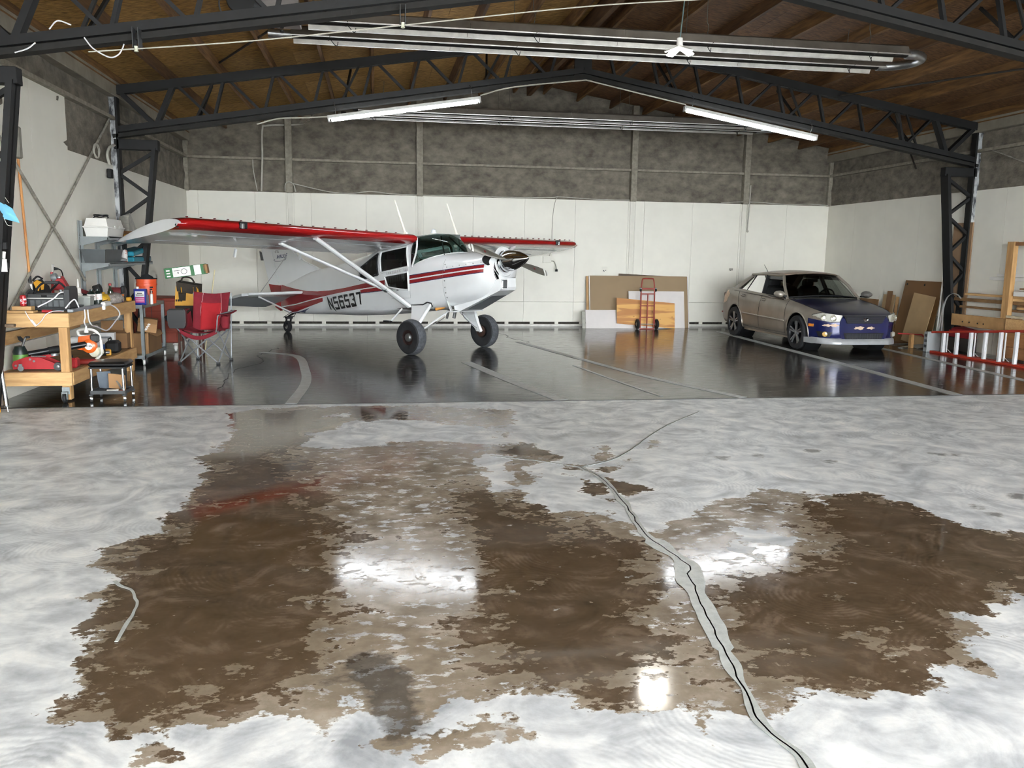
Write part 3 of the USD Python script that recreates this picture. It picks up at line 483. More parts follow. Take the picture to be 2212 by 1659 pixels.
for y in (-.24, .24):
    sp = plane.part('seat', cat(box((-.95, y, 1.0), (.5, .42, .14), .04), box((-1.2, y, 1.28), (.12, .40, .6), .05, (0, -14, 0))), M_seat); plane.part('headrest', box((-1.29, y, 1.62), (.08, .24, .14), .03), M_seat, on=sp)
    plane.part('cabin_tube', tube([(-.12, y*.4, 1.99), (.18, y*1.3, 1.66)], .012), M_dark)
# wings
def airfoil(n=28):
    u = (1-np.cos(np.linspace(0, np.pi, n)))/2; tk = .60*(.2969*np.sqrt(u)-.126*u-.3516*u**2+.2843*u**3-.1036*u**4); cam_ = .032*np.sin(np.pi*u**.8)
    return u, cam_+tk*1.02, cam_*.55-tk*.92
AU, ATOP, ABOT = airfoil()
def wing_station(s, sd):
    a = abs(s); k = max(0., (a-4.40)/.20); le = -.25-.075*(a-.6)-.10*k**2; c = 1.58-.04*min(k, 1)+.12*min(1, max(0, (a-4.2)/.4))
    z = 1.945+(.125 if sd > 0 else .005)*(a-.6)/4.; return le, c, z-.02*k**2, 1.52*(1-.10*k**2)
for sd, nm in ((1, 'starboard'), (-1, 'port')):
    ss = np.r_[np.linspace(.54, 4.4, 20), np.linspace(4.45, 4.58, 5)]; up, lo = [], []
    for s in ss:
        le, c, z, th = wing_station(s, sd); x = le-AU*c
        up.append(np.c_[x, np.full(len(x), -sd*s), z-.17*AU*c+ATOP*th]); lo.append(np.c_[x, np.full(len(x), -sd*s), z-.17*AU*c+ABOT*th])
    up, lo = np.array(up), np.array(lo); up[-1, :, 1] -= sd*.20*AU; lo[-1, :, 1] -= sd*(.20*AU+.05); kk = int(np.searchsorted(AU, .13))
    w = plane.part('wing', cat(grid(up[:, kk:], sd > 0), grid(lo[:, kk-1:], sd < 0), grid(np.stack([up[-1], lo[-1]], 0), sd < 0), grid(np.stack([up[0], lo[0]], 0), sd > 0)), M_apw2, 50, label='white wing with red leading edge, ' + ('near side' if sd > 0 else 'far side'))
    le_ = np.concatenate([lo[:, kk-1::-1], up[:, :kk+1]], 1); le_ = le_ + (.004*np.sign(le_[..., 2:]-lo[:, :1, 2:]))*[0, 0, 1]
    plane.part('leading_edge', grid(le_, sd < 0), M_ared, True, on=w, label='glossy red leading edge')
    tc = np.array([up[-1], (up[-1]+lo[-1])/2 + [0, -sd*.015, 0], lo[-1]]); plane.part('wing_tip', grid(tc, sd < 0), M_apw, True, on=w)
    for i, s in enumerate(np.arange(.85, 4.5, .20)):
        le, c, z, th = wing_station(s, sd); plane.part('vortex_generator', box((le-.17, -sd*s, z+.085), (.03, .022, .013)), mat('vortex_red', '5a1416', .5), False, on=w)
    le, c, z, th = wing_station(3.72, sd); plane.part('landing_light', box((le+.0, -sd*3.72, z+.01), (.06, .12, .10), .015), M_dark, on=w); plane.part('landing_light', box((le+.012, -sd*3.74, z+.0), (.05, .05, .08), .01), M_alu, on=w)
    le, c, z, th = wing_station(4.55, sd); plane.part('navigation_light', lathe([(0, .05), (.03, .03), (.035, 0)], 12, (le-.10, -sd*4.60, z-.03), (.9, -sd*.4, 0)), M_dark, on=w)
    for x, s in ((-1.70, 3.1), (-1.66, 1.9)):
        z = wing_station(s, sd)[2]-.17*(-x-.3)-.10; plane.part('hinge_bracket', bar((x, -sd*s, z+.04), (x-.05, -sd*s, z-.09), .03, .04), M_apw, on=w)
    def onbot(x, s):
        le, c, z, th = wing_station(s, sd); u = (le-x)/c; return (x, -sd*s, z-.17*u*c+np.interp(u, AU, ABOT)*th-.003)
    for u0, s0, s1 in ((.74, .7, 4.4), (.30, .7, 4.4)): plane.part('panel_seam', tube([onbot(wing_station(s, sd)[0]-u0*wing_station(s, sd)[1], s) for s in np.linspace(s0, s1, 12)], .004, 4), M_seam, on=w)
    plane.part('panel_seam', tube([onbot(x, 2.55) for x in np.linspace(-1.45, -1.8, 5)], .004, 4), M_seam, on=w)
    for (x, s) in ((-.75, 3.35), (-.95, 3.3)): plane.part('access_cover', lathe([(0, .004), (.05, .003), (.052, 0)], 14, onbot(x, s), (0, 0, -1)), M_apw, on=w)
    fr, rr = np.array(onbot(-.58, 2.40)), np.array(onbot(-1.20, 2.62)); lowp = np.array((-.43, -sd*.575, .80)); mid = lowp + .24*(fr-lowp)
    def strut(p, q, a, b, n=12):
        d, u_, v_ = frame(q-p, (1, 0, 0)); th_ = np.arange(n)*2*np.pi/n; c = a*np.cos(th_)[:, None]*np.array([1, 0, 0])+b*np.sin(th_)[:, None]*np.cross([1, 0, 0], d); return loft([p+c, q+c])
    s_ = plane.part('wing_strut', strut(lowp, fr, .058, .034), M_apw); plane.part('strut_cuff', strut(lowp+[0, 0, -.01], mid, .064, .040), M_apw, on=s_)
    s_ = plane.part('wing_strut', strut(mid+[-.05, 0, .005], rr, .044, .028), M_apw); plane.part('strut_clamp', strut(mid+[-.035, 0, .0], mid+.05*(fr-mid)+[-.02, 0, 0], .080, .040), M_alu, on=s_)
    # main gear
    g0 = [(-.40, .50, .83), (.06, .50, .86)]; g1 = [(-.17, .74, .48), (-.03, .76, .47)]; g2 = [(-.08, .80, .30), (.02, .80, .30)]
    P = lambda q, dy: np.array([q[0], -sd*(q[1]+dy), q[2]])
    leg = plane.part('gear_leg', cat(hull([P(q, d) for q in g0+g1 for d in (-.03, .03)]), hull([P(q, d) for q in g1+g2 for d in (-.025, .025)])), M_apw)
    plane.part('gear_tube', tube([P(g0[1], 0), P(g1[1], 0), P(g2[1], 0)], .032, 10), M_apw, on=leg); plane.part('gear_boot', tube([(-.45, -sd*.535, .80), (-.1, -sd*.545, .83), (.0, -sd*.545, .875), (.08, -sd*.53, .86), (.09, -sd*.51, .80)], .012, 6), M_dark, on=leg)
    br = plane.part('gear_brace', tube([P((-.05, .76, .34), 0), P((.1, .15, .70), 0)], .017, 8), M_apw); plane.part('brake_line', cord([P((-.02, .74, .36), 0), P((.03, .5, .47), 0), P((.1, .25, .60), 0), P((.12, .2, .70), 0)], .006), M_alu, on=br)
    plane.part('axle', cyl((0, -sd*.78, .30), (0, -sd*1.0, .30), .03), M_alu)
    cy_ = -sd*.915; ax = (0, -sd, 0)
    wh = plane.part('main_wheel', lathe([(.13, -.085), (.20, -.108), (.255, -.105), (.272, -.085)], 48, (0, cy_, .302), ax), M_tyre); plane.part('wall', lathe([(.272, .085), (.255, .105), (.20, .108), (.13, .085)], 48, (0, cy_, .302), ax), M_tyre, on=wh)
    plane.part('tread', lathe([(.272, -.086), (.292, -.060), (.301, -.02), (.301, .02), (.292, .060), (.272, .086)], 48, (0, cy_, .302), ax), M_tread, on=wh)
    hub = plane.part('hub', lathe([(.0, .060), (.06, .062), (.065, .050), (.13, .050), (.14, .088)], 32, (0, cy_, .302), ax), mat('hub_maroon', '2b1c1a', .5), on=wh); plane.part('hub_cap', lathe([(0, .100), (.05, .098), (.068, .085), (.072, .055)], 24, (0, cy_, .302), ax), M_alu, on=wh)
    plane.part('hub_back', lathe([(.14, -.085), (.08, -.05), (.03, -.06)], 32, (0, cy_, .302), ax), mat('brake_dark', '2f2a27', .5), on=wh); plane.part('brake_disc', lathe([(.03, -.10), (.10, -.10), (.10, -.088), (.03, -.088)], 24, (0, cy_, .302), ax), mat('brake_brown', '4d3a33', .5, .4), on=wh)
# nose: spinner, propeller, inlets, chin
ax = np.array([math.cos(.135), 0, math.sin(.135)]); hb = np.array([1.275, 0, 1.585])
plane.part('nose_ring', lathe([(.15, -.05), (.19, -.02), (.235, -.005), (.25, -.03), (.22, -.07)], 40, hb+ax*.0, ax), M_apw, on=cowl)
sp = plane.part('spinner', lathe([(.168, .0), (.172, .02), (.170, .10), (.155, .20), (.122, .31), (.075, .41), (.03, .478), (0, .497)], 40, hb, ax), M_chrome, label='polished metal spinner'); plane.part('spinner_plate', lathe([(.0, -.02), (.178, -.02), (.18, .0), (.165, .004)], 40, hb, ax), M_chrome, on=sp)
rad = np.array([0, -.975, .222]); rad -= ax*(rad @ ax); rad /= np.linalg.norm(rad)
for sg in (1, -1):
    d = rad*sg; cdir = np.cross(ax, d); secs = []
    for r, ch, tw, tk in ((.12, .075, 62, .06), (.2, .10, 54, .045), (.35, .15, 42, .030), (.55, .165, 31, .022), (.75, .155, 24, .017), (.90, .135, 20, .013), (.97, .095, 19, .01), (.985, .04, 19, .006)):
        a = math.radians(90-tw); th_ = np.linspace(0, 2*np.pi, 20, endpoint=False); e1 = cdir*math.sin(a)*sg+ax*math.cos(a); e2 = np.cross(e1, d); secs.append(hb+ax*.10+d*r+(ch/2*np.cos(th_)[:, None])*e1+(tk/2*np.sin(th_)[:, None])*e2)
    b = plane.part('propeller_blade', loft(secs), M_blade, 40)
    for lo_, hi_, m_ in ((.885, .925, mat('tip_white', 'e4e3df', .35)), (.955, .99, mat('tip_white', 'e4e3df', .35))):
        ring = []
        for r in (lo_, hi_):
            k = np.interp(r, [.75, .90, .97, .985, 1.], [.155, .135, .095, .045, .03]); a = math.radians(70); th_ = np.linspace(0, 2*np.pi, 20, endpoint=False); e1 = cdir*math.sin(a)*sg+ax*math.cos(a); e2 = np.cross(e1, d); ring.append(hb+ax*.10+d*r+((k/2+.003)*np.cos(th_)[:, None])*e1+(.011*np.sin(th_)[:, None])*e2)
        plane.part('tip_band', loft(ring), m_, 40, on=b)
    for fc in (1, -1):
        a = math.radians(62); e1 = cdir*math.sin(a)*sg+ax*math.cos(a); e2 = np.cross(e1, d)*fc; plane.part('red_dot', lathe([(0, .012), (.022, .012), (.022, .006)], 16, hb+ax*.10+d*.62, e2), mat('dot_red', '7c1c1c', .5), on=b)
for sg in (-1, 1): plane.part('cooling_inlet', cat(tf(lathe([(0, .014), (.085, .012), (.10, 0)], 24), sc=(1, 1.5, 1), loc=(1.195, sg*.285, 1.60), rot=(0, 66, sg*20))), mat('inlet_black', '0a0a0b', .8), on=cowl)
ch = hull([(x, y, z) for x, y, z in [(.38, .30, .90), (.38, -.30, .90), (.38, .27, .76), (.38, -.27, .76), (.50, .27, .735), (.50, -.27, .735), (1.33, .20, 1.115), (1.33, -.20, 1.115), (1.36, .18, 1.17), (1.36, -.18, 1.17), (1.33, .2, 1.31), (1.33, -.2, 1.31), (1.0, .3, 1.2), (1.0, -.3, 1.2)]])
chin = plane.part('chin_scoop', ch, M_apw, 20); plane.part('scoop_lip', cat(bar((.36, -.36, .73), (.36, .36, .73), .2, .02, b=.004), bar((.40, -.36, .735), (.34, -.40, .93), .14, .015)), M_apw, False, on=chin); plane.part('scoop_dark', bx(.372, .380, -.26, .26, .765, .89), M_dark, False, on=chin)
plane.part('chin_outlet', hull([(.62, y, .768) for y in (-.2, .2)]+[(1.15, y, 1.02) for y in (-.18, .18)]+[(1.0, y, .965) for y in (-.18, .18)]), mat('outlet_grey', '6f7376', .4), on=chin)
wl_ = plane.part('landing_window', bx(1.335, 1.366, -.165, -.045, 1.155, 1.285, .01), mat('lamp_grey', '6c6f72', .15, .3), on=chin); plane.part('landing_frame', tube([(1.352, -.175, 1.145), (1.352, -.035, 1.145), (1.352, -.035, 1.295), (1.352, -.175, 1.295), (1.352, -.175, 1.145)], .009, 6), M_apw, on=chin)
plane.part('cowl_vent', lathe([(0, .008), (.03, .008), (.032, 0)], 14, (1.13, -.40, 1.335), (.5, -.85, 0)), M_alu, on=cowl)
plane.part('orange_plug', box((.10, -.33, .775), (.20, .05, .05), .015, (0, -16, 20)), mat('plug_orange', 'd99a4b', .5), label='orange flagged plug under the cowling')
plane.part('exhaust_pipe', cyl((.27, -.12, .78), (.22, -.12, .60), .028), M_alu); plane.part('exhaust_pipe', cyl((-.12, .1, .72), (-.17, .1, .56), .02), M_alu)
sp_ = plane.part('boarding_step', tube([(-.62, -.55, .74), (-.78, -.66, .52)], .016, 8), M_apw); plane.part('step_pad', box((-.86, -.68, .505), (.17, .07, .03), .006), M_dark, on=sp_)
for s, x in ((.56, -.52), (-.62, -.42)):
    an = plane.part('whip_antenna', cyl((x, -s, 2.02), (x-.27, -s, 2.60), .022, .012, 8), mat('antenna_cream', 'f0ecdd', .4)); plane.part('antenna_base', box((x, -s, 2.03), (.09, .04, .05), .012), mat('antenna_cream', 'e2ddc8', .4), on=an)
# tail
def plate(poly, t, b=.012): return cat(prism(Polygon(poly).buffer(-b, join_style=1), -t/2, t/2, 'xz'), prism(Polygon(poly), -t/5, t/5, 'xz'))
fin = plane.part('fin', plate([(-3.55, 1.34), (-4.14, 1.51), (-4.45, 1.655), (-4.75, 1.93), (-4.95, 2.04), (-5.38, 2.06), (-5.285, 1.68), (-5.03, .99), (-4.7, .985), (-4.2, .97)], .07), M_apw, 40)
rud = plane.part('rudder', plate([(-5.39, 2.06), (-5.55, 2.14), (-5.78, 2.06), (-5.67, 1.675), (-5.42, .985), (-5.20, .52), (-5.03, .45), (-5.0, .9), (-5.04, .98), (-5.295, 1.68)], .055), M_apw, 40)
plane.part('rudder_red', prism([(-5.425, 1.0), (-5.2, .515), (-5.03, .447), (-5.0, .9), (-5.04, .985)], -.031, .031, 'xz'), M_ared2, False, on=rud); plane.part('trim_tab', prism([(-5.78, 1.70), (-5.66, 1.66), (-5.60, 1.50), (-5.74, 1.50)], -.006, .006, 'xz'), mat('tab_grey', '4d5052', .5), False, on=rud)
flat = lambda P, sd, off: np.array([(x, -.037-off, z) for x, z in P])
plane.part('fin_lettering', lettering('MAULE', .36, .075, (-5.10, 1.545), .10, .03, True, flat, .0), M_navy, False, on=fin); plane.part('fin_lettering', lettering('STOL', .15, .045, (-5.16, 1.665), .08, .0, True, flat, .0), mat('letter_grey', '55585c', .5), False, on=fin)
e = np.radians(np.linspace(150, 395, 40)); plane.part('fin_swoosh', tube(np.c_[-4.98+.22*np.cos(e), np.full(40, -.038), 1.53+.035*np.sin(e)+.10*.22*np.cos(e)], .0035, 5), M_navy, on=fin)
for sd in (1, -1):
    z = lambda x: .88+.17*(x+4.0)
    def hplate(P, zf, t): 
        v, f = cat(prism(Polygon(P).buffer(-.012), -t/2, t/2), prism(Polygon(P), -t/5, t/5)); return np.c_[v[:, 0], -sd*v[:, 1], zf(v[:, 0])+v[:, 2]], f
    sb_ = plane.part('stabiliser', hplate([(-4.02, .05), (-4.05, 1.40), (-4.15, 1.50), (-4.48, 1.50), (-4.48, .05)], z, .05), M_apw2, 40); plane.part('stabiliser_edge', tube([(-4.01, -sd*.06, .885), (-4.04, -sd*1.42, .875)], .024, 8), M_apw, on=sb_)
    ze = lambda x: z(-4.5)+.38*(x+4.5)
    plane.part('elevator', hplate([(-4.5, .12), (-4.5, 1.52), (-4.62, 1.60), (-4.92, 1.55), (-5.12, .62), (-5.16, .30), (-4.78, .12)], ze, .035), mat('elevator_grey', 'a9adb1', .25, var=.03, coat=.3), 40)
    for s in np.linspace(.3, 1.4, 6): plane.part('hinge', box((-4.49, -sd*s, z(-4.49)), (.035, .045, .045), .006), M_apw, False, on=sb_)
    plane.part('tail_strut', tube([(-4.25, -sd*1.05, .80), (-4.62, -sd*.08, .45)], .018, 8), M_apw); plane.part('tail_wire', tube([(-4.3, -sd*1.0, .86), (-4.75, -sd*.04, 1.6)], .005, 5), M_alu)
tw = plane.part('tailwheel', lathe([(.055, -.04), (.10, -.042), (.121, -.025), (.124, 0), (.121, .025), (.10, .042), (.055, .04)], 32, (-4.82, 0, .124), (0, 1, 0)), M_tyre); plane.part('tailwheel_hub', lathe([(0, -.04), (.05, -.036), (.057, -.02), (.057, .02), (.05, .036), (0, .04)], 24, (-4.82, 0, .124), (0, 1, 0)), mat('hub_grey', '9b9a94', .4, .4), on=tw)
plane.part('tail_spring', cat(bar((-4.45, 0, .47), (-4.78, 0, .34), .045, .02), bar((-4.5, 0, .455), (-4.74, 0, .36), .045, .018)), M_dark); fk = plane.part('tail_fork', cat(bar((-4.77, -.055, .30), (-4.82, -.055, .124), .02, .04), bar((-4.77, .055, .30), (-4.82, .055, .124), .02, .04), box((-4.77, 0, .315), (.11, .14, .05), .01)), M_dark)
plane.part('steering_arm', cat(bar((-4.77, -.13, .33), (-4.77, .13, .33), .03, .015), tube([(-4.77, -.13, .33), (-4.58, -.06, .44)], .006), tube([(-4.77, .13, .33), (-4.58, .06, .44)], .006)), M_dark, on=fk)
# ---------------------------------------------------------------- the car (local x forward, y left, z up; origin under the front axle)
M_body = mat('car_grey', '7f776c', .32, var=.08, vs=2.5, metal=.25, coat=.25, col2='8d857a'); M_hood = mat('hood_navy', '12173a', .3, col2='34363c', vs=1.6, edge=(.45, .72), metal=.2, coat=.3, detail=6.); M_navyp = mat('bumper_navy', '171e50', .2, var=.12, vs=6, coat=.5, metal=.2)
M_lip = mat('lip_silver', 'a6a8aa', .35, var=.08, metal=.3, vs=7); M_cream = mat('bare_primer', 'd3b9a0', .6, var=.06); M_roofc = mat('roof_beige', 'a58f7c', .35, var=.06, metal=.15, coat=.2, col2='8d8378', vs=1.2)
M_carg = pane_mat('car_glass', (.40, .42, .41)); M_wind = pane_mat('car_windscreen', (.55, .60, .58)); M_trim = mat('car_trim', '17181a', .4); M_headl = mat('lamp_lens', 'b9b8ae', .12, spec=.6, coat=.5, var=.08); M_rim = mat('rim_graphite', '77797c', .3, .5, var=.1); M_grill = mat('grille_dark', '0f1118', .5)
car = T('car', 'dusty grey saloon car with navy bonnet and chipped navy bumper parked at the right', 'car', (8.69, 14.79, 0), -89.0)
CX = [-3.70, -3.60, -3.3, -2.70, -2.0, -1.3, -.7, -.3, 0, .35, .55, .70, .80, .85]
cw = PchipInterpolator(CX, [.58, .72, .815, .855, .862, .862, .862, .862, .860, .835, .785, .70, .58, .48]); cb = PchipInterpolator(CX, [.40, .30, .24, .21, .20, .20, .20, .20, .20, .20, .20, .21, .23, .27])
cs = PchipInterpolator(CX, [.84, .98, 1.02, 1.02, .985, .955, .925, .875, .835, .775, .735, .70, .665, .63])
def csec(x, n=6):
    w, b, s = float(cw(x)), float(cb(x)), float(cs(x)); fr = np.clip((x-.2)/.6, 0, 1); crown = .035*(1-fr*.4)
    P = np.array([(0, b), (.80*w, b), (.955*w, b+.07), (.99*w, .45+.0*s), (1.0*w, .62-.06*fr), (.975*w, .5*(.62+s)+.02), (.90*w, s), (.84*w, s+.016), (.5*w, s+crown*.9), (0, s+crown)])
    L = smoothline(np.c_[P, np.zeros(len(P))], n*(len(P)-1))[:, :2]; return np.c_[np.full(len(L), x), L]
cxs = np.r_[np.linspace(-3.70, -3.3, 10), np.linspace(-3.24, -.60, 34), np.linspace(-.55, .85, 36)]; NP = 6
S = np.array([csec(x, NP) for x in cxs])                                     # stations x profile x 3, left half
Wv = S*[1, -1, 1]; full = np.concatenate([Wv[:, ::-1], S[:, 1:]], 1)        # top centre right .. bottom .. top centre left
mid = S.shape[1]-1
def panel(i0, i1, j0, j1): return grid(full[i0:i1+1, j0:j1+1])
ix = lambda x: int(np.argmin(abs(cxs-x))); jt = 2*NP+3
iH0, iH1, iB = ix(-.52), ix(.80), ix(.36); J = full.shape[1]-1
def arch(v, f):      # wheel openings
    c = v[f].mean(1); k = np.ones(len(f), bool)
    for xw in (0, -2.70): k &= ~((np.hypot(c[:, 0]-xw, c[:, 2]-.33) < .375) & (abs(c[:, 1]) > .55))
    return v, f[k]
i3, i4 = ix(-2.95), ix(-.62)
sidej = 3*NP+1   # profile index where the shoulder ends, counted from the top centre
body = car.part('body', arch(*cat(panel(0, iB, sidej-NP, J-sidej+NP), panel(0, i3, 0, sidej-NP), panel(0, i3, J-sidej+NP, J), panel(iB, ix(.80), sidej-NP, sidej+2*NP-2), panel(iB, ix(.80), J-sidej-2*NP+2, J-sidej+NP), panel(i4, iH0, 0, sidej-NP), panel(i4, iH0, J-sidej+NP, J))), M_body, 40)
for s in (-1, 1):
    for xw, nm in ((0, 'arch_lip'), (-2.70, 'arch_lip')):
        a = np.radians(np.linspace(-18, 198, 40)); X = xw+.378*np.cos(a); Z = .33+.378*np.sin(a); Y = [s*(np.interp(z, [q[2] for q in csec(x)[:NP*6]], [q[1] for q in csec(x)[:NP*6]])+.002) for x, z in zip(X, Z)]
        car.part(nm, tube(np.c_[X, Y, Z], .014, 6), M_body, on=body); car.part('wheel_housing', lathe([(.385, -.30), (.385, 0)], 40, (xw, s*.82, .33), (0, s, 0)), M_trim, on=body)
        car.part('housing_back', cyl((xw, s*.50, .33), (xw, s*.53, .33), .385), M_trim, on=body)
    def sk(x, z, o=.002): q = csec(x)[:NP*7+1]; return (x, s*(np.interp(z, q[:, 2], q[:, 1])+o), z)
    for nm, xs_, zf in (('door_seam', [-.46]*9, np.linspace(.28, .90, 9)), ('door_seam', [-1.55]*9, np.linspace(.26, .95, 9)), ('door_seam', list(np.linspace(-2.40, -2.62, 9)), np.linspace(.40, .99, 9)), ('sill_seam', np.linspace(-2.3, -.46, 9), [.27]*9)):
        car.part(nm, tube([sk(x, z) for x, z in zip(xs_, zf)], .004, 4), M_trim, on=body)
    car.part('side_moulding', tube([sk(x, z, .008) for x, z in zip(np.linspace(-2.30, -1.58, 8), np.linspace(.545, .53, 8))], .016, 6), mat('moulding_grey', '9a9186', .35, .2), on=body); car.part('side_moulding', tube([sk(x, z, .008) for x, z in zip(np.linspace(-1.53, -.46, 8), np.linspace(.53, .505, 8))], .016, 6), mat('moulding_grey', '9a9186', .35, .2), on=body)
    for x, z in ((-1.42, .86), (-2.36, .905)): car.part('door_handle', box((x, sk(x, z)[1]+s*.014, z), (.20, .03, .032), .012), M_body, on=body); car.part('handle_recess', box((x, sk(x, z)[1]+s*.001, z-.004), (.13, .012, .07), .005), M_trim, on=body)
    car.part('side_skirt', bar(sk(-2.28, .215, .004), sk(-.40, .205, .004), .05, .06), M_body, on=body)
    mp = car.part('door_mirror', hull(np.vstack([np.c_[np.full(12, x), s*(.93+.10*np.cos(t)*w), 1.015+.065*np.sin(t)*w] for x, w in ((-.62, 1.), (-.56, 1.05), (-.49, .75), (-.46, .4)) for t in [np.linspace(0, 2*np.pi, 12)]])), mat('mirror_silver', '9e978d', .25, .3) if s < 0 else mat('mirror_grey', '6d6a66', .3, .2), 70); car.part('mirror_stalk', bar((-.56, s*.80, .975), (-.56, s*.90, .99), .07, .03), M_trim, on=mp)
# wear on the flank
for x, z, a, b in ((-3.22, .86, .10, .13), (-3.34, .80, .06, .10)):
    e = np.linspace(0, 2*np.pi, 18)[:-1]; r = 1+.25*np.sin(3*e+1)+.15*np.sin(5*e); car.part('bare_patch', grid(np.array([[(lambda X, Z: (X, -(np.interp(Z, csec(X)[:NP*7+1, 2], csec(X)[:NP*7+1, 1])+.003), Z))(x+a*k*math.cos(t)*q, z+b*k*math.sin(t)*q) for t, q in zip(np.r_[e, e[:1]], np.r_[r, r[:1]])] for k in (.02, .5, 1.)])), M_cream, on=body)
hood = car.part('bonnet', cat(panel(iH0, iH1, 0, sidej-NP), panel(iH0, iH1, J-sidej+NP, J)), M_hood, 40, label='navy bonnet fading to dull grey')
for j in (sidej-NP, J-sidej+NP): car.part('bonnet_seam', tube(full[iH0:iH1+1, j]+[0, 0, .001], .005, 4), M_trim, on=hood)
bump = car.part('front_bumper', arch(*cat(panel(iB, len(cxs)-1, sidej+2*NP-2, J-sidej-2*NP+2), panel(ix(.80), len(cxs)-1, 0, sidej+2*NP-2), panel(ix(.80), len(cxs)-1, J-sidej-2*NP+2, J), hull(np.vstack([full[-1], full[-1][:, :]+[.012, 0, 0]])))), M_navyp, 40, label='glossy navy front bumper with chipped paint')
car.part('tail_panel', hull(np.vstack([full[0], full[0]-[.01, 0, 0]])), M_body, on=body)
fx = lambda y, z: float(np.interp(abs(y), [float(cw(x))*.985 for x in np.linspace(.85, .35, 30)], np.linspace(.862, .35, 30))) if abs(y) > .475 else .862
def front(poly, off=.004, step=.05, m=None):
    P = Polygon(poly); V, F = [], []; x0, z0, x1, z1 = P.bounds
    for a in np.arange(x0, x1, step):
        for b in np.arange(z0, z1, step):
            g = P.intersection(shapely.box(a, b, a+step, b+step))
            for q in getattr(g, 'geoms', [g]):
                if q.geom_type != 'Polygon' or q.area < 1e-8: continue
                for t in shapely.delaunay_triangles(q).geoms:
                    if q.covers(t.representative_point()): k = len(V); V += [(fx(c[0], c[1])+off, c[0], c[1]) for c in list(t.exterior.coords)[:3]]; F.append((k, k+1, k+2))
    return G(V, F)
gr = car.part('grille', cat(shell(front([(-.42, .695), (.42, .695), (.34, .555), (-.34, .555)], .012), .02)), M_grill); 
for z in (.585, .615, .645, .672): car.part('grille_bar', bar((.888, -.37-.2*(z-.6), z), (.888, .37+.2*(z-.6), z), .012, .010), mat('grille_bar', '2a2c38', .3), on=gr)
car.part('grille_chrome', tube([(.88, -.43, .70), (.888, 0, .702), (.88, .43, .70)], .009, 6), mat('chrome_dull', '8d8f96', .25, .8), on=gr)
em = car.part('emblem', tf(lathe([(.022, .0), (.034, .004), (.036, 0)], 24), (.90, 0, .628), (0, 90, 0), (1, 1.25, 1)), M_chrome, on=gr); car.part('emblem_letter', cat(box((.904, -.008, .628), (.006, .006, .03)), box((.904, .004, .618), (.006, .025, .006))), M_chrome, on=gr)
car.part('lower_grille', shell(front([(-.40, .385), (.40, .385), (.36, .275), (-.36, .275)], .008), .02), M_grill, on=bump)
for z in (.30, .325, .35): car.part('lower_mesh', bar((.878, -.35, z), (.878, .35, z), .006, .006), mat('mesh_grey', '3b3e45', .4), on=bump)
for y in np.linspace(-.32, .32, 14): car.part('lower_mesh', bar((.877, y, .285), (.877, y, .372), .005, .005), mat('mesh_grey', '3b3e45', .4), on=bump)
lipx = [(fx(y, 0)+.03, y) for y in np.linspace(-.80, .80, 41)]
lp = car.part('front_lip', loft([np.array([(x-.05, y, .285), (x+.012, y, .265), (x+.03, y, .20), (x+.02, y, .175), (x-.06, y, .185)]) for x, y in lipx]), M_lip, 40, label='silver front lip spoiler')
car.part('front_lip', cat(*[hull([(.30, s*.85, .17), (.30, s*.86, .27), (.52, s*.815, .17), (.52, s*.82, .285), (.62, s*.76, .18), (.62, s*.77, .28), (.40, s*.78, .2)]) for s in (-1, 1)]), M_lip, on=lp)
for y0, z0, w, h in ((-.66, .515, .055, .022), (-.56, .52, .06, .028), (-.10, .475, .10, .028), (.13, .475, .07, .024)):
    e = np.linspace(0, 2*np.pi, 20)[:-1]; car.part('paint_chip', front([(y0+w*math.cos(t)*(1+.25*math.sin(4*t+y0*9)), z0+h*math.sin(t)*(1+.3*math.cos(5*t))) for t in e], .006), M_cream, on=bump)
for s in (-1, 1):
    hp = [(.44, .70), (.74, .735), (.805, .69), (.80, .60), (.60, .575), (.49, .585)]
    hl = car.part('headlight', shell(front([(s*a, b) for a, b in hp][::s], .008, .04), .03), M_headl); 
    for y, r in ((.58, .055), (.70, .06)): car.part('lamp_bowl', lathe([(0, .012), (r*.5, .012), (r*.62, .022), (r, .016), (r*1.02, 0)], 22, (fx(y, .65)+.004, s*y, .648), (.9, s*(.35 if y > .65 else .2), .12)), mat('lamp_reflector', 'a8a698', .2, .4), on=hl)
    car.part('headlight_rim', tube([(fx(a, b)+.012, s*a, b) for a, b in hp+hp[:1]], .007, 5), M_trim, on=hl)
    f = car.part('fog_lamp', shell(front([(s*a, b) for a, b in [(.585, .39), (.77, .40), (.75, .305), (.62, .305)]][::s], .006, .04), .02), M_trim if s < 0 else M_body); car.part('fog_lens', lathe([(0, .03), (.04, .024), (.05, 0)], 20, (fx(.68, .35)+.004, s*.68, .352), (.85, s*.5, 0)), mat('fog_amber', 'c9a45c', .2, coat=.4) if s < 0 else M_headl, on=f)
    car.part('turn_signal', shell(np.array(0) if False else grid(np.array([[(x, s*(float(cw(x))*.992+.006), z) for z in (.475, .50, .525)] for x in np.linspace(.40, .52, 4)]), s > 0), .01), mat('amber_lens', 'd9812a', .2, coat=.5), on=bump)
    car.part('tail_lamp', hull([(-3.56, s*.70, .74), (-3.56, s*.715, .92), (-3.45, s*.765, .92), (-3.46, s*.765, .78), (-3.64, s*.62, .92), (-3.655, s*.62, .75)]), mat('tail_red', '7c2a26', .2, coat=.4)); car.part('rear_marker', box((-3.44, s*.80, .49), (.05, .02, .03), .006), mat('tail_red', '7c2a26', .2), on=body)
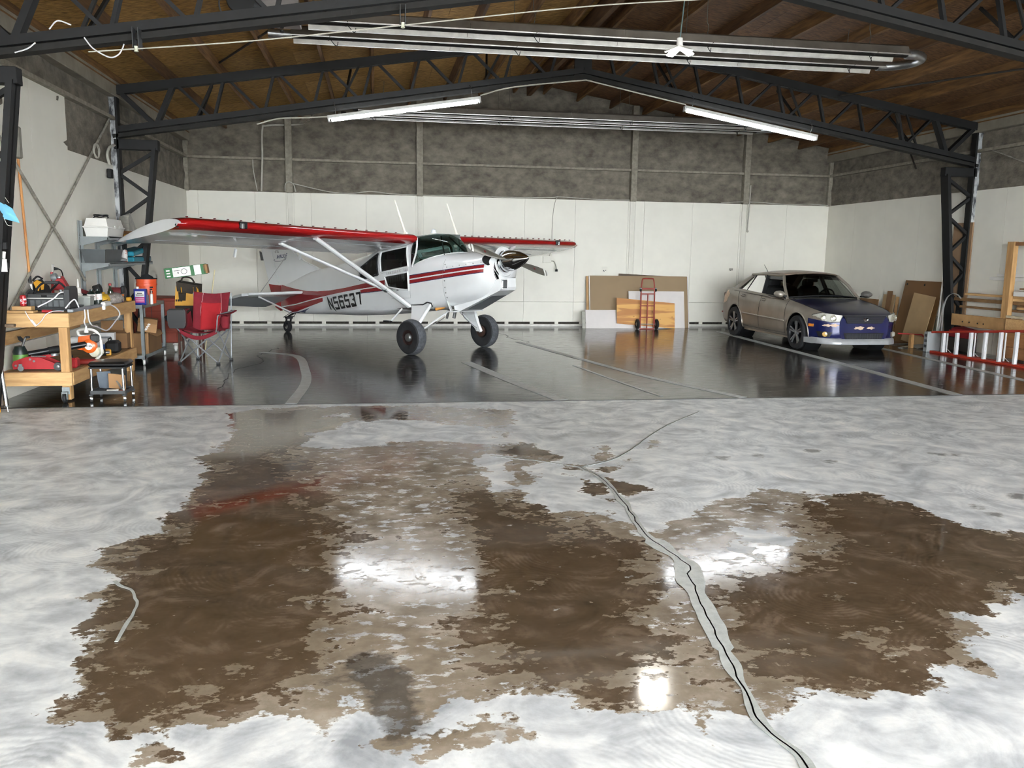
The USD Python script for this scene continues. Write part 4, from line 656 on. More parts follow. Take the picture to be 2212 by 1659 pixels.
# greenhouse
Lr, Lf, Ur, Uf = (-2.92, .655, 1.035), (-.60, .755, .935), (-2.42, .555, 1.345), (-1.10, .585, 1.345)
mir = lambda p: (p[0], -p[1], p[2])
def patch(a, b, c, d, bulge=(0, 0, 0), n=14):      # bilinear a-b (bottom) c-d (top)
    u = np.linspace(0, 1, n)[:, None, None]; v = np.linspace(0, 1, n)[None, :, None]; a, b, c, d = map(np.array, (a, b, c, d))
    return (a*(1-u)+b*u)*(1-v)+(c*(1-u)+d*u)*v + np.array(bulge)*4*(u*(1-u))*(1-.0*v)
wsb, wst = (-.58, .72, .945), (-1.07, .545, 1.355)
V = patch(wsb, mir(wsb), wst, mir(wst), (.16, 0, .045)); wsp = car.part('windscreen', grid(V), M_wind, True); car.part('windscreen_trim', tube(V[:, 0]+[.004, 0, .003], .016, 6), M_trim, on=wsp)
rb, rt = (-2.98, .66, 1.045), (-2.46, .53, 1.35); V2 = patch(mir(rb), rb, mir(rt), rt, (-.13, 0, .03)); car.part('rear_screen', grid(V2), M_carg, True)
tt = np.linspace(-1, 1, 21); R = np.array([[(x, y*w, 1.358+.052*(1-y*y)+.034*math.sin(np.pi*(k*.80+.12))-.022*k**3) for y in tt] for k, x, w in [(k, -1.02-1.47*k-.13*0, .575-.03*k) for k in np.linspace(0, 1, 12)]])
R[0, :, 0] = V[:, -1][np.linspace(0, 13, 21).astype(int)][:, 0]; R[0, :, 2] = np.interp(tt, np.linspace(-1, 1, 14), V[:, -1, 2])+.004
car.part('roof', shell(grid(R, False), -.02), M_roofc, True, label='dull beige roof panel'); car.part('sunroof', bx(-2.0, -1.45, -.36, .36, 1.398, 1.428, .01), mat('sunroof_dark', '4b443e', .3))
car.part('roof_aerial', cyl((-2.30, -.3, 1.385), (-2.52, -.3, 1.56), .006, .004, 6), M_trim)
for s in (-1, 1):
    m_ = (lambda p: (p[0], s*p[1], p[2])); Lq = lambda k: np.array(m_(tuple(np.array(Lr)*(1-k)+np.array(Lf)*k))); Uq = lambda k: np.array(m_(tuple(np.array(Ur)*(1-k)+np.array(Uf)*k)))
    b1 = .555; 
    sg = [car.part('side_window', grid(patch(Lq(.03), Lq(b1-.012), Uq(.02), Uq(.50), (0, s*.022, 0)), s > 0), pane_mat('car_glass_dark', (.16, .17, .165)), True)]
    if s > 0: sg.append(car.part('side_window', grid(patch(Lq(b1+.02), Lq(.97), Uq(.54), Uq(.98), (0, s*.015, 0)), s > 0), M_carg, True))
    car.part('quarter_bar', bar(Lq(.20)+[0, s*.012, 0], Uq(.12)+[0, s*.012, 0], .02, .03), M_trim, on=sg[0])
    car.part('centre_pillar', bar(Lq(b1)+[0, s*.018, -.01], Uq(.52)+[0, s*.018, 0], .03, .075, up=(0, 1, 0)), M_trim); car.part('front_pillar', tube([np.array(m_(Lf))+[.04, s*.01, -.01], np.array(m_((-.85, .69, 1.18)))+[0, s*.0, 0], np.array(m_(Uf))+[.02, 0, .012]], .030, 8), M_body)
    car.part('rear_pillar', hull([m_(p) for p in [(-2.88, .69, 1.03), (-3.28, .63, 1.04), (-3.18, .50, 1.06), (-2.34, .57, 1.35), (-2.60, .53, 1.345), (-2.54, .45, 1.37), (-2.72, .665, 1.20), (-3.0, .66, 1.13)]]), M_body, 60); car.part('roof_rail', tube([m_((-2.50, .56, 1.352)), m_((-1.8, .59, 1.372)), m_((-1.08, .58, 1.355))], .026, 8), M_body)
    car.part('window_visor', shell(grid(patch(Uq(.02)+[0, s*.03, -.055], Uq(1.0)+[.05, s*.03, -.075], Uq(.02)+[0, s*.012, .005], Uq(1.0)+[0, s*.012, .01]), s > 0), .003), mat('visor_smoke', '2a2b2b', .2), True, on=sg[0])
    car.part('belt_trim', bar(Lq(0)+[0, s*.03, -.012], Lq(1)+[0, s*.03, -.012], .05, .022), M_trim, False); car.part('belt_shelf', hull([Lq(0)+[0, -s*.05, -.03], Lq(1)+[0, -s*.05, -.03], Lq(0)+[0, s*.14, -.04], Lq(1)+[0, s*.06, -.03], Lq(0)+[0, 0, -.06], Lq(1)+[0, 0, -.06], (-1.7, s*.835, .955), (-1.2, s*.835, .93)]), M_body, 20)
M_int = mat('car_interior', '1c1d1e', .8)
car.part('cabin_floor', bx(-2.95, -.5, -.74, .74, .40, .44), M_int, False); car.part('dashboard', hull([(-.45, y, .93) for y in (-.66, .66)]+[(-.95, y, .93) for y in (-.70, .70)]+[(-1.02, y, .80) for y in (-.7, .7)]+[(-.5, y, .5) for y in (-.7, .7)]), M_int); car.part('rear_shelf', bx(-2.98, -2.6, -.62, .62, .95, 1.0), M_int)
for y in (-.38, .38):
    st_ = car.part('front_seat', cat(box((-1.45, y, .58), (.55, .48, .16), .05), box((-1.78, y, .86), (.15, .46, .56), .06, (0, -14, 0))), M_int); car.part('headrest', box((-1.86, y, 1.20), (.09, .27, .17), .04), M_int, on=st_)
    for d in (-.06, .06): car.part('headrest_post', cyl((-1.83, y+d, 1.05), (-1.85, y+d, 1.16), .008, n=8), M_chrome, on=st_)
car.part('rear_seat', cat(box((-2.35, 0, .6), (.5, 1.2, .16), .05), box((-2.65, 0, .85), (.15, 1.2, .5), .05, (0, -18, 0))), M_int); car.part('rear_view_mirror', box((-1.02, 0, 1.27), (.03, .24, .07), .02), M_trim); car.part('steering_wheel', tube(np.array([(-1.12+.05*math.sin(a), .38+.18*math.cos(a), .93+.17*math.sin(a)) for a in np.linspace(0, 2*np.pi, 30)]), .014, 6), M_int)
for xw in (0, -2.70):
    for s in (-1, 1):
        c = (xw, s*.765, .322); ax_ = (0, s, 0)
        w = car.part('wheel', lathe([(.225, -.10), (.29, -.108), (.316, -.09), (.322, -.05), (.322, .05), (.316, .09), (.29, .108), (.232, .104), (.225, .08)], 48, c, ax_), M_tyre, 35)
        for k_ in (-.06, -.02, .02, .06): car.part('tread_groove', lathe([(.3235, k_-.006), (.3235, k_+.006)], 48, c, ax_), mat('groove', '0b0b0c', .9), on=w)
        car.part('rim', lathe([(.226, .10), (.218, .098), (.205, .07), (.20, -.08), (.0, -.06)], 40, c, ax_), mat('rim_dark', '202124', .4, .5), on=w)
        for k_ in range(5):
            a = 2*math.pi*k_/5+.3
            for da in (-.14, .14):
                p0 = np.array(c)+np.array([.045*math.cos(a+da*1.5), s*.082, .045*math.sin(a+da*1.5)]); p1 = np.array(c)+np.array([.217*math.cos(a+da), s*.096, .217*math.sin(a+da)]); car.part('spoke', bar(p0, p1, .026, .02, up=(0, 1, 0)), M_rim, False, on=w)
        car.part('hub_cap', lathe([(0, .10), (.03, .098), (.045, .085), (.05, .05)], 20, c, ax_), M_rim, on=w)
car.part('underbody', bx(-3.3, .45, -.50, .50, .19, .30), M_trim, False)
# ---------------------------------------------------------------- left side: workbench, tools, shelf, cart, chair
M_lum = mat('lumber', 'b58d5c', .6, col2='cfa874', vs=2.2, st=(9, 1.2, 9), bump=.08, detail=6.); M_lumx = mat('lumber_across', 'b8905f', .6, col2='d3ad78', vs=2.2, st=(1.2, 9, 9), bump=.08, detail=6.); M_lumz = mat('lumber_upright', 'a87f4f', .6, col2='c69d68', vs=2.2, st=(9, 9, 1.2), bump=.08, detail=6.)
M_ply = mat('plywood_worn', '8a6d4b', .7, col2='a88a62', vs=5, bump=.1); M_gry = mat('plastic_grey', '55595b', .5, var=.08); M_gry2 = mat('plastic_dark_grey', '37393b', .5, var=.1); M_blkp = mat('fabric_black', '15161a', .85, var=.3, bump=.3, bs=200); M_yel = mat('tool_yellow', 'd49a26', .5, var=.08); M_red = mat('tool_red', 'a3242a', .4, var=.1, coat=.2); M_wht = mat('plastic_white', 'e3e1dc', .4, var=.03); M_cord = mat('cord_white', 'dcdbe0', .5); M_card = mat('cardboard', 'a27c55', .85, var=.07, vs=3); M_card2 = mat('cardboard_dark', '7d5d3d', .85, var=.07, vs=3); M_steel = mat('galvanised', '8f9698', .42, var=.1, metal=.5, vs=12); M_mgr = mat('shelf_grey', '868b8c', .45, var=.08, metal=.2); M_cast = mat('caster_white', 'd9d9d6', .35); M_rub = mat('rubber_black', '18191b', .7)
wb_ = T('workbench', 'long lumber workbench with lower shelf against the left wall, covered in tools', 'workbench', (-3.70, 11.15, 0)); P = lambda n, g, m, **k: wb_.part(n, g, m, w=True, smooth=False, **k)
P('tabletop', bx(-4.05, -3.37, 9.88, 12.43, .965, .985, .003), M_ply)
P('apron', bx(-4.07, -3.325, 9.84, 9.878, .832, .985, .004), M_lumx); P('apron', bx(-4.07, -3.325, 12.43, 12.468, .832, .985, .004), M_lumx); P('apron', bx(-3.363, -3.325, 9.878, 12.43, .832, .985, .004), M_lum); P('apron', bx(-4.07, -4.03, 9.878, 12.43, .832, .985, .004), M_lum)
for x in (-3.452,):
    for y in (9.88, 12.33): P('leg', bx(x, x+.09, y, y+.09, .022 if y < 10 else .003, .83, .004), M_lumz)
P('wall_ledger', bx(-4.075, -4.04, 9.9, 12.4, .62, .76, .004), M_lum); P('lower_rail', bx(-4.07, -3.33, 9.84, 9.878, .185, .335, .004), M_lumx); P('lower_rail', bx(-3.363, -3.325, 9.88, 12.42, .185, .335, .004), M_lum); P('lower_rail', bx(-4.07, -4.03, 9.88, 12.42, .185, .335, .004), M_lum); P('lower_shelf', bx(-4.03, -3.37, 9.88, 12.42, .317, .337), M_ply)
for y in (9.80,): 
    c = P('caster', lathe([(.0, -.016), (.045, -.016), (.05, 0), (.045, .016), (0, .016)], 24, (-3.40, y, .052), (1, 0, 0)), M_rub); P('caster_fork', cat(bx(-3.428, -3.422, y-.02, y+.02, .04, .11), bx(-3.378, -3.372, y-.02, y+.02, .04, .11), bx(-3.43, -3.37, y-.02, y+.035, .105, .125, .004), bx(-3.44, -3.36, y+.036, y+.04, .09, .17)), M_steel, on=c)
def cyl_thing(name, label, c, prof, m, group=None, parts=()):
    t = T(name, label, c[1], c[0], group=group); t.part('body', lathe(prof, 28), m, 40)
    for n, p, mm in parts: t.part(n, lathe(p, 28), mm, 40)
    return t
ZT = .986
one('wood_offcut', 'long tan wood offcut lying on the front edge of the workbench', 'wood', bx(-4.05, -3.70, 9.90, 10.03, ZT, 1.008, .002), M_lumx, False); one('wood_offcut', 'short brown wood block under the red drink can', 'wood', bx(-3.98, -3.78, 10.06, 10.17, ZT, 1.046, .003), M_lumx, False)
t = T('case_lid', 'flat dark grey plastic case lid lying on the workbench under the tool tote', 'case', (-3.72, 10.45, ZT)); t.part('tray', bx(-.30, .28, -.20, .26, 0, .04, .012), M_gry2, False); t.part('rim', tube([(-.30, -.20, .04), (.28, -.20, .04), (.28, .26, .04), (-.30, .26, .04), (-.30, -.20, .04)], .006, 6), M_gry)
cyl_thing('drink_can', 'red drink can with white and blue print on a wood block', ((-3.875, 10.11, 1.047), 'can'), [(.0, .003), (.026, 0), (.033, .010), (.033, .108), (.027, .122), (.0, .119)], mat('can_red', 'b52a2e', .25, .3), parts=[('print', [(.0334, .03), (.0334, .085)], mat('can_print', 'b52a2e', .3, col2='dfe0ea', vs=30, edge=(.48, .52))), ('lid', [(.0, .120), (.026, .121), (.027, .123)], M_alu)])
t = T('tool_tote', 'dark grey open tool tote with tall black carrying handle on the workbench', 'tool box', (-3.675, 10.25, 1.027)); 
t.part('front_panel', bx(-.20, .19, -.03, -.015, 0, .15, .006), M_gry2, False); t.part('back_panel', bx(-.20, .19, .24, .255, 0, .15), M_gry2, False); t.part('floor', bx(-.2, .19, -.02, .25, 0, .012), M_gry2, False)
for i, x in enumerate(np.linspace(-.17, .14, 6)): t.part('pocket', bx(x, x+.05, -.043, -.03, .005, .085, .006), M_gry, False)
t.part('trim_strip', bx(-.20, .18, -.036, -.03, .098, .108), M_wht, False, label='bright strip'); t.part('latch', bx(-.05, .01, -.037, -.03, .115, .14, .003), M_blkp, False)
t.part('end_panel', hull([(x, y, z) for x in (.19, .245) for y, z in ((-.03, 0), (.25, 0), (-.03, .2), (.25, .2), (.02, .235), (.2, .235))]), M_gry2, 20); t.part('end_panel', hull([(x, y, z) for x in (-.225, -.2) for y, z in ((-.03, 0), (.25, 0), (-.03, .15), (.25, .15), (.11, .2))]), M_gry2, 20)
t.part('handle', tube(smoothline([(-.18, .11, .14), (-.12, .11, .23), (-.05, .11, .275), (.09, .11, .275), (.15, .11, .23), (.20, .11, .15)], 30), .012, 8), M_blkp); t.part('handle_grip', cyl((-.05, .11, .275), (.09, .11, .275), .018), M_gry2)
t = T('tool_bag', 'black work bag with yellow flaps leaning at the left end of the workbench', 'bag', (-3.96, 10.87, ZT)); t.part('bag', hull([(-.06, -.13, 0), (.11, -.13, 0), (-.06, .1, 0), (.12, .1, 0), (-.09, -.12, .2), (.09, -.14, .16), (-.08, .1, .25), (.06, .1, .25), (-.06, -.02, .32), (.02, -.02, .34), (.05, -.05, .31)]), M_blkp, 40)
t.part('flap', hull([(-.03, -.135, .30), (.0, -.14, .22), (.03, -.15, .20), (.05, -.11, .31), (.0, -.1, .33)]), M_yel, 40); t.part('flap', hull([(.03, -.12, .31), (.055, -.145, .215), (.08, -.135, .22), (.08, -.1, .30)]), M_yel, 40); t.part('strap', tube(smoothline([(-.05, -.1, .32), (.0, -.08, .37), (.05, -.06, .34)], 12), .012, 6), M_blkp); t.part('white_tag', hull([(-.07, -.135, .28), (-.05, -.14, .2), (-.03, -.145, .15), (-.045, -.13, .28)]), M_wht)
t = T('clamp', 'small red clamp standing at the back of the workbench near the wall', 'clamp', (-4.02, 11.42, ZT)); t.part('bar', bx(-.015, .015, -.006, .006, 0, .40), M_red, False); t.part('jaw', box((.03, 0, .2), (.1, .025, .04), .008), M_red); t.part('grip', cyl((0, 0, .34), (0, 0, .41), .016), M_red)
t = T('drill_stand', 'red bench drill press with dark handle behind the tool tote', 'drill', (-3.86, 11.25, ZT)); t.part('column', cyl((0, 0, 0), (-.02, 0, .36), .022), M_steel); t.part('head', hull([(-.04, -.05, .2), (.1, -.05, .2), (-.05, -.04, .33), (.03, -.04, .33), (-.04, .05, .2), (.1, .05, .2), (-.05, .04, .36), (.02, .04, .36)]), M_red); t.part('pulley', lathe([(0, -.03), (.05, -.03), (.055, 0), (.05, .03), (0, .03)], 20, (-.07, 0, .345), (1, 0, .3)), M_steel); t.part('lever', cyl((.0, -.05, .3), (-.14, -.09, .14), .012), M_blkp); t.part('motor', cyl((.02, .0, .12), (.12, .0, .17), .045), M_red)
one('green_spray_head', 'bright green bottle lying among the tools behind the tote', 'bottle', cat(cyl((-3.80, 10.95, ZT+.06), (-3.72, 11.0, ZT+.07), .06), cyl((-3.72, 11.0, ZT+.07), (-3.69, 11.02, ZT+.07), .03)), mat('green_bright', '5fae3f', .4)); one('white_jug', 'small white jug among the tools behind the tote', 'jug', lathe([(0, 0), (.05, .0), (.055, .1), (.03, .16), (.02, .2), (0, .2)], 20, (-3.74, 11.16, ZT)), M_wht)
cyl_thing('glue_bottle', 'white bottle with a long pointed nozzle standing behind the grey plastic box', ((-3.60, 11.05, ZT), 'bottle'), [(0, 0), (.032, .002), (.033, .16), (.03, .20), (0, .20)], M_wht, parts=[('nozzle', [(.032, .20), (.030, .225), (.014, .235), (.006, .335), (0, .34)], M_wht), ('label_band', [(.0336, .06), (.0336, .15)], mat('label_grey', '6d6a70', .5, col2='c9c6c4', vs=40))])
t = T('plastic_box', 'grey plastic organiser box on the workbench beside the tool tote', 'box', (-3.475, 10.83, ZT)); t.part('body', hull([(x*(.09 if z < .05 else .10), y*(.07 if z < .05 else .08), z) for x in (-1, 1) for y in (-1, 1) for z in (0., .12)]), mat('box_grey', '90938f', .5, var=.06)); t.part('lid', bx(-.105, .105, -.085, .085, .12, .145, .01), mat('lid_grey', 'a9aba6', .5, var=.05)); t.part('scrap', box((-.05, 0, .155), (.08, .06, .03), .01), M_wht)
gp = cyl_thing('gas_cylinder', 'left of two dark green gas cylinders at the bench edge', ((-3.415, 10.93, ZT), 'gas cylinder'), [(0, 0), (.04, .0), (.05, .012), (.05, .085), (.0505, .086)], mat('cyl_green', '10211b', .3, coat=.3), 'dark green gas cylinders', [('label_band', [(.0505, .086), (.0505, .155), (.05, .158)], mat('cyl_label', 'e0dcd8', .5, col2='cfa9a6', vs=18, edge=(.55, .65))), ('shoulder', [(.05, .158), (.045, .175), (.018, .195), (.016, .215), (0, .215)], mat('cyl_green', '10211b'))])
gp.copy('right of two dark green gas cylinders, beside the yellow bag', (-3.385, 11.06, ZT), 70)
t = T('yellow_bag', 'crumpled yellow plastic bag on the workbench beside the gas cylinders', 'bag'  , (-3.42, 11.42, ZT)); rr = np.random.default_rng(3); ic = trimesh.creation.icosphere(3, .1); v = ic.vertices*[.7, 1.1, .75]; v *= (1+.35*(meshkit.fbm(v*14, 3, 4)-.5))[:, None]; v[:, 2] = np.maximum(v[:, 2]+.07, 0); t.part('bag', (v, ic.faces), mat('bag_yellow', 'd6a92c', .35, var=.2, vs=14), True); t.part('cord_tie', cord([(-.06, -.09, .06), (.0, -.12, .05), (.07, -.08, .07)], .005), M_blkp)
t = T('hand_tool', 'black and yellow power tool lying at the middle of the workbench', 'power tool', (-3.58, 11.65, ZT)); t.part('body', hull([(-.1, -.04, .06), (.12, -.04, .06), (-.1, .04, .06), (.12, .04, .06), (-.08, 0, .17), (.1, 0, .15)]), M_yel, 30); t.part('motor', lathe([(0, -.05), (.055, -.045), (.06, .04), (0, .06)], 18, (.02, 0, .19), (1, 0, .3)), M_rub); t.part('base', bx(-.1, .1, -.05, .05, 0, .06, .01), M_gry2); t.part('handle', tube([(-.1, 0, .1), (-.17, 0, .12), (-.2, 0, .06)], .02, 8), M_rub)
one('red_cloth', 'dark red folded cloth lying behind the glue bottle', 'cloth', hull([(-3.88, 11.7, ZT), (-3.64, 11.7, ZT), (-3.88, 11.9, ZT), (-3.6, 11.9, ZT), (-3.86, 11.75, 1.2), (-3.7, 11.75, 1.14), (-3.7, 11.85, 1.12)]), mat('cloth_red', '6d2226', .9, bump=.3), 40)
cyl_thing('sauce_bottle', 'dark green bottle with red cap at the rear of the workbench', ((-3.515, 12.02, ZT), 'bottle'), [(0, 0), (.035, 0), (.037, .14), (.016, .19), (.015, .22), (0, .22)], mat('bottle_green', '1d2b17', .15, coat=.5), parts=[('cap', [(.018, .22), (.018, .25), (0, .252)], M_red), ('label_band', [(.0378, .05), (.0378, .12)], mat('label_green', '2f4a22', .5, col2='7d6a36', vs=30))])
cyl_thing('plastic_tub', 'round tub with orange lid and purple print at the rear of the workbench', ((-3.415, 12.08, ZT), 'tub'), [(0, 0), (.045, 0), (.05, .08), (0, .08)], mat('tub_print', 'c9b6a0', .5, col2='4a2650', vs=14, edge=(.5, .56)), parts=[('lid', [(.054, .08), (.054, .105), (0, .107)], mat('lid_orange', 'cf7a3c', .4))])
ic = trimesh.creation.icosphere(3, .1); v = ic.vertices*[.9, 2.0, .7]; v *= (1+.6*(meshkit.fbm(v*12, 3, 9)-.5))[:, None]; v[:, 2] = np.maximum(v[:, 2]+.05, 0)*1.1; one('plastic_bag', 'crumpled grey translucent plastic bag at the far end of the workbench', 'bag', (v+[-3.42, 11.85, ZT], ic.faces), mat('bag_clear', '9a948f', .25, var=.35, vs=30), True)
t = T('bench_grinder', 'dark red bench grinder at the far corner of the workbench', 'grinder', (-3.52, 12.25, ZT)); t.part('base', bx(-.07, .07, -.06, .06, 0, .06, .01), M_gry2); t.part('motor', cyl((-.07, 0, .12), (.09, 0, .12), .07), mat('grinder_red', '6a2528', .5, var=.2)); t.part('wheel', cyl((.10, 0, .12), (.13, 0, .12), .075), M_gry2); t.part('shield', box((.115, -.05, .16), (.05, .07, .10), .015), M_rub)
one('tape_roll', 'small yellow tape measure at the far corner of the workbench', 'tape measure', bx(-3.40, -3.335, 12.28, 12.35, ZT, 1.04, .012), M_yel, 40)
one('red_screwdriver', 'red handled screwdriver lying on the front of the workbench', 'screwdriver', cat(cyl((-3.62, 9.93, 1.003), (-3.52, 9.93, 1.003), .016), cyl((-3.52, 9.93, 1.003), (-3.42, 9.94, 1.0), .004)), M_red)
t = T('power_strip', 'grey power strip along the edge of the workbench', 'power strip', (-3.36, 10.55, ZT)); t.part('strip', bx(-.03, .035, -.55, .5, 0, .035, .006), mat('strip_grey', '8d9398', .4, .3)); 
for y in (-.4, -.2, .0, .2): t.part('socket', bx(-.012, .018, y-.02, y+.02, .033, .037), M_gry2, False)
t = T('cable_adapter', 'white cable adapter block hanging over the edge of the workbench', 'adapter', (-3.335, 11.15, .945)); t.part('block', bx(-.03, .04, -.12, .14, .04, .10, .015), M_wht); t.part('plug', bx(-.01, .04, -.14, -.09, .0, .06, .01), M_wht)
for lab, pts, r in (('white cable hanging in a deep loop from the workbench edge', [(-3.31, 10.43, .99), (-3.31, 10.45, .87), (-3.31, 10.55, .80), (-3.31, 10.75, .76), (-3.31, 10.95, .71), (-3.31, 11.09, .69), (-3.31, 11.24, .71), (-3.31, 11.44, .77), (-3.30, 11.6, .83), (-3.3, 11.60, .89), (-3.31, 11.45, .96), (-3.33, 11.3, 1.0)], .009),
                    ('white cable running over the tools into the tote', [(-3.72, 10.08, 1.04), (-3.62, 10.15, 1.10), (-3.57, 10.18, 1.14), (-3.53, 10.22, 1.19), (-3.47, 10.3, 1.20)], .008), ('white cable arched beside the power strip', [(-3.42, 10.05, 1.03), (-3.38, 10.12, 1.10), (-3.35, 10.15, 1.12), (-3.335, 10.18, 1.07), (-3.33, 10.2, 1.03)], .008)):
    one('white_cable', lab, 'cable', cord(pts, r, 60), M_cord)
t = T('hanging_plug', 'white cable with plug hanging straight down from the power strip', 'cable', (-3.31, 10.32, .75)); t.part('cable', cord([(0, 0, .25), (0, .01, .16), (0, -.03, .11), (0, .02, .05)], .008), M_cord); t.part('plug', lathe([(.026, 0), (.024, .02), (.011, .06), (.009, .08)], 14, (0, .02, -.02)), M_wht)
t = T('charging_lead', 'white charging lead draped over the front face of the workbench', 'cable', (-3.62, 9.82, .86)); t.part('cable', cord([(-.14, .02, .15), (-.10, .0, .08), (-.06, -.005, .03)], .005), M_cord); t.part('connector', cyl((-.075, -.005, .055), (-.03, -.005, -.01), .013), M_wht); t.part('cable', cord([(-.02, -.003, .0), (.03, -.003, .05), (.08, .0, .12), (.15, .03, .15), (.24, .06, .15)], .005), M_cord)
# lower shelf
t = T('floor_jack', 'red trolley jack on the lower shelf of the workbench', 'jack', (-3.73, 10.06, .338)); t.part('side_frame', prism([(-.24, .02), (.18, .02), (.24, .05), (.16, .10), (.04, .15), (-.1, .155), (-.23, .11), (-.25, .07)], -.10, -.085, 'xz'), M_red, False); t.part('side_frame', prism([(-.24, .02), (.18, .02), (.24, .05), (.16, .10), (.04, .15), (-.1, .155), (-.23, .11), (-.25, .07)], .06, .075, 'xz'), M_red, False); t.part('body', hull([(-.2, -.085, .04), (.12, -.085, .04), (-.2, .06, .04), (.12, .06, .04), (-.1, -.07, .14), (.0, .05, .14)]), M_red, 20)
for y in (-.12, .09): w_ = t.part('front_wheel', lathe([(0, -.018), (.045, -.018), (.05, 0), (.045, .018), (0, .018)], 24, (.235, y, .052), (0, 1, 0)), M_gry2); t.part('wheel_cap', lathe([(0, .022), (.016, .02)], 14, (.235, y, .052), (0, np.sign(y), 0)), M_alu, on=w_)
t.part('rear_caster', cat(cyl((-.16, -.115, .03), (-.16, -.09, .03), .03), bx(-.175, -.145, -.12, -.1, .03, .08)), M_steel); t.part('lift_arm', bar((-.06, 0, .14), (.16, 0, .165), .05, .03), M_red); t.part('saddle', cyl((.16, 0, .16), (.16, 0, .185), .04), M_steel); t.part('link_rod', cyl((-.05, -.09, .165), (.1, -.09, .16), .008), M_alu)
for x, z in ((-.06, .13), (-.21, .06), (-.02, .11)): t.part('bolt', cyl((x, -.11, z), (x, -.099, z), .012, n=10), M_alu)
t = T('string_trimmer', 'green and black garden trimmer lying along the lower shelf', 'garden tool', (-3.95, 10.12, .338)); t.part('motor_housing', lathe([(.0, 0), (.075, .0), (.085, .05), (.07, .15), (.075, .2), (.05, .26), (0, .27)], 24), mat('trimmer_dark', '12201e', .4), 40); t.part('green_band', lathe([(.080, .07), (.077, .16), (.074, .17)], 24), mat('trimmer_green', '5d8f3d', .4)); t.part('neck', cyl((.02, 0, .24), (.07, -.01, .36), .013), M_alu); t.part('mount', hull([(.0, -.02, .33), (.05, -.02, .30), (.06, .02, .31), (.01, .02, .37), (-.02, 0, .37)]), M_rub); t.part('knob', lathe([(0, -.015), (.022, -.012), (.022, .012), (0, .015)], 12, (.09, 0, .36)), M_rub); t.part('shaft', cyl((.06, .06, .16), (.62, .35, .25), .035), mat('tube_black', '1a1c20', .35)); t.part('coupling', cyl((.24, .155, .19), (.34, .205, .205), .042), M_rub)
t = T('leaf_blower', 'orange and white leaf blower on the lower shelf', 'leaf blower', (-3.37, 10.55, .50)); M_or = mat('blower_orange', 'd2601d', .35, var=.05, coat=.2)
t.part('engine_cover', hull([(-.09, -.09, .02), (.05, -.09, .0), (-.07, -.09, .17), (.06, -.09, .19), (-.09, .06, .02), (.05, .06, .0), (-.07, .06, .17), (.06, .06, .19), (-.1, -.05, .1)]), M_or, 20); c_ = t.part('recoil_cover', lathe([(0, .03), (.055, .03), (.08, .012), (.085, -.02)], 32, (.045, -.09, .06), (0, -1, 0)), M_or, 40); t.part('recoil_disc', lathe([(0, .034), (.042, .033), (.044, .028)], 28, (.045, -.09, .06), (0, -1, 0)), M_wht, on=c_); t.part('muffler', box((.10, -.06, .15), (.10, .09, .10), .02), M_gry2)
t.part('recoil_lettering', tf(text('STIHL', .016, .002, True), (.019, -.1265, .058), (90, 0, 0)), M_gry2, False, on=c_); t.part('top_handle', tube(smoothline([(-.095, -.03, .235), (-.05, -.03, .25), (.05, -.03, .25), (.12, -.03, .215), (.15, -.03, .14), (.16, -.03, .02), (.13, -.03, -.07), (.09, -.03, -.10)], 40), .016, 10), M_wht); t.part('handle_loop', tube(smoothline([(-.095, -.03, .235), (-.085, -.03, .19), (-.05, -.03, .175), (.03, -.03, .175), (.1, -.03, .20)], 24), .014, 8), M_wht)
t.part('fuel_tank', lathe([(0, -.06), (.06, -.055), (.065, .05), (0, .06)], 20, (.10, -.03, -.01), (.2, 1, 0)), mat('tank_cream', 'c9c8b4', .3)); t.part('filter', lathe([(0, -.05), (.05, -.045), (.05, .05), (0, .055)], 18, (-.12, -.02, .12), (1, 0, .1)), mat('filter_grey', 'b9bbb9', .4)); t.part('foot', bx(-.1, .12, -.08, .06, -.16, -.10, .015), mat('blower_base', '8f2b24', .4)); t.part('stand', bar((.10, -.03, -.09), (.13, -.06, -.16), .04, .02), mat('tank_cream', 'c9c8b4', .3))
t = T('fuel_can', 'red fuel can on the lower shelf under the leaf blower', 'fuel can', (-3.43, 10.22, .338)); t.part('can', bx(-.07, .05, -.05, .08, 0, .115, .02), M_red); t.part('cap', cyl((-.03, .02, .115), (-.03, .02, .14), .022), M_rub)
t = T('battery_pack', 'yellow battery pack near the rear of the lower shelf', 'battery', (-3.40, 11.38, .338)); t.part('body', box((0, 0, .045), (.07, .09, .08), .01, (0, 0, 25)), M_yel); t.part('terminal', box((.012, -.048, .05), (.035, .01, .045), .003, (0, 0, 25)), M_gry2)
t = T('impact_driver', 'black and yellow cordless driver lying on the lower shelf', 'power tool', (-3.44, 11.08, .338)); t.part('body', cyl((-.06, 0, .06), (.09, .05, .07), .038), M_rub); t.part('grip', bar((.0, .02, .05), (.05, -.12, .035), .035, .045, b=.008), M_yel); t.part('nose', cyl((.09, .05, .07), (.13, .065, .073), .02, .012), M_alu)
t = T('carton', 'white and blue printed carton standing on the lower shelf behind the leaf blower', 'carton', (-3.62, 12.02, .338), 6); t.part('box', bx(-.13, .13, -.06, .06, 0, .24, .003), mat('carton_pale', 'c3c3c4', .6)); t.part('blue_panel', bx(-.02, .12, -.064, -.06, .015, .085), mat('carton_blue', '2c5fa5', .5), False); t.part('print', bx(-.05, .09, -.0625, -.0605, .165, .19), mat('print_grey', '6d7074', .6), False)
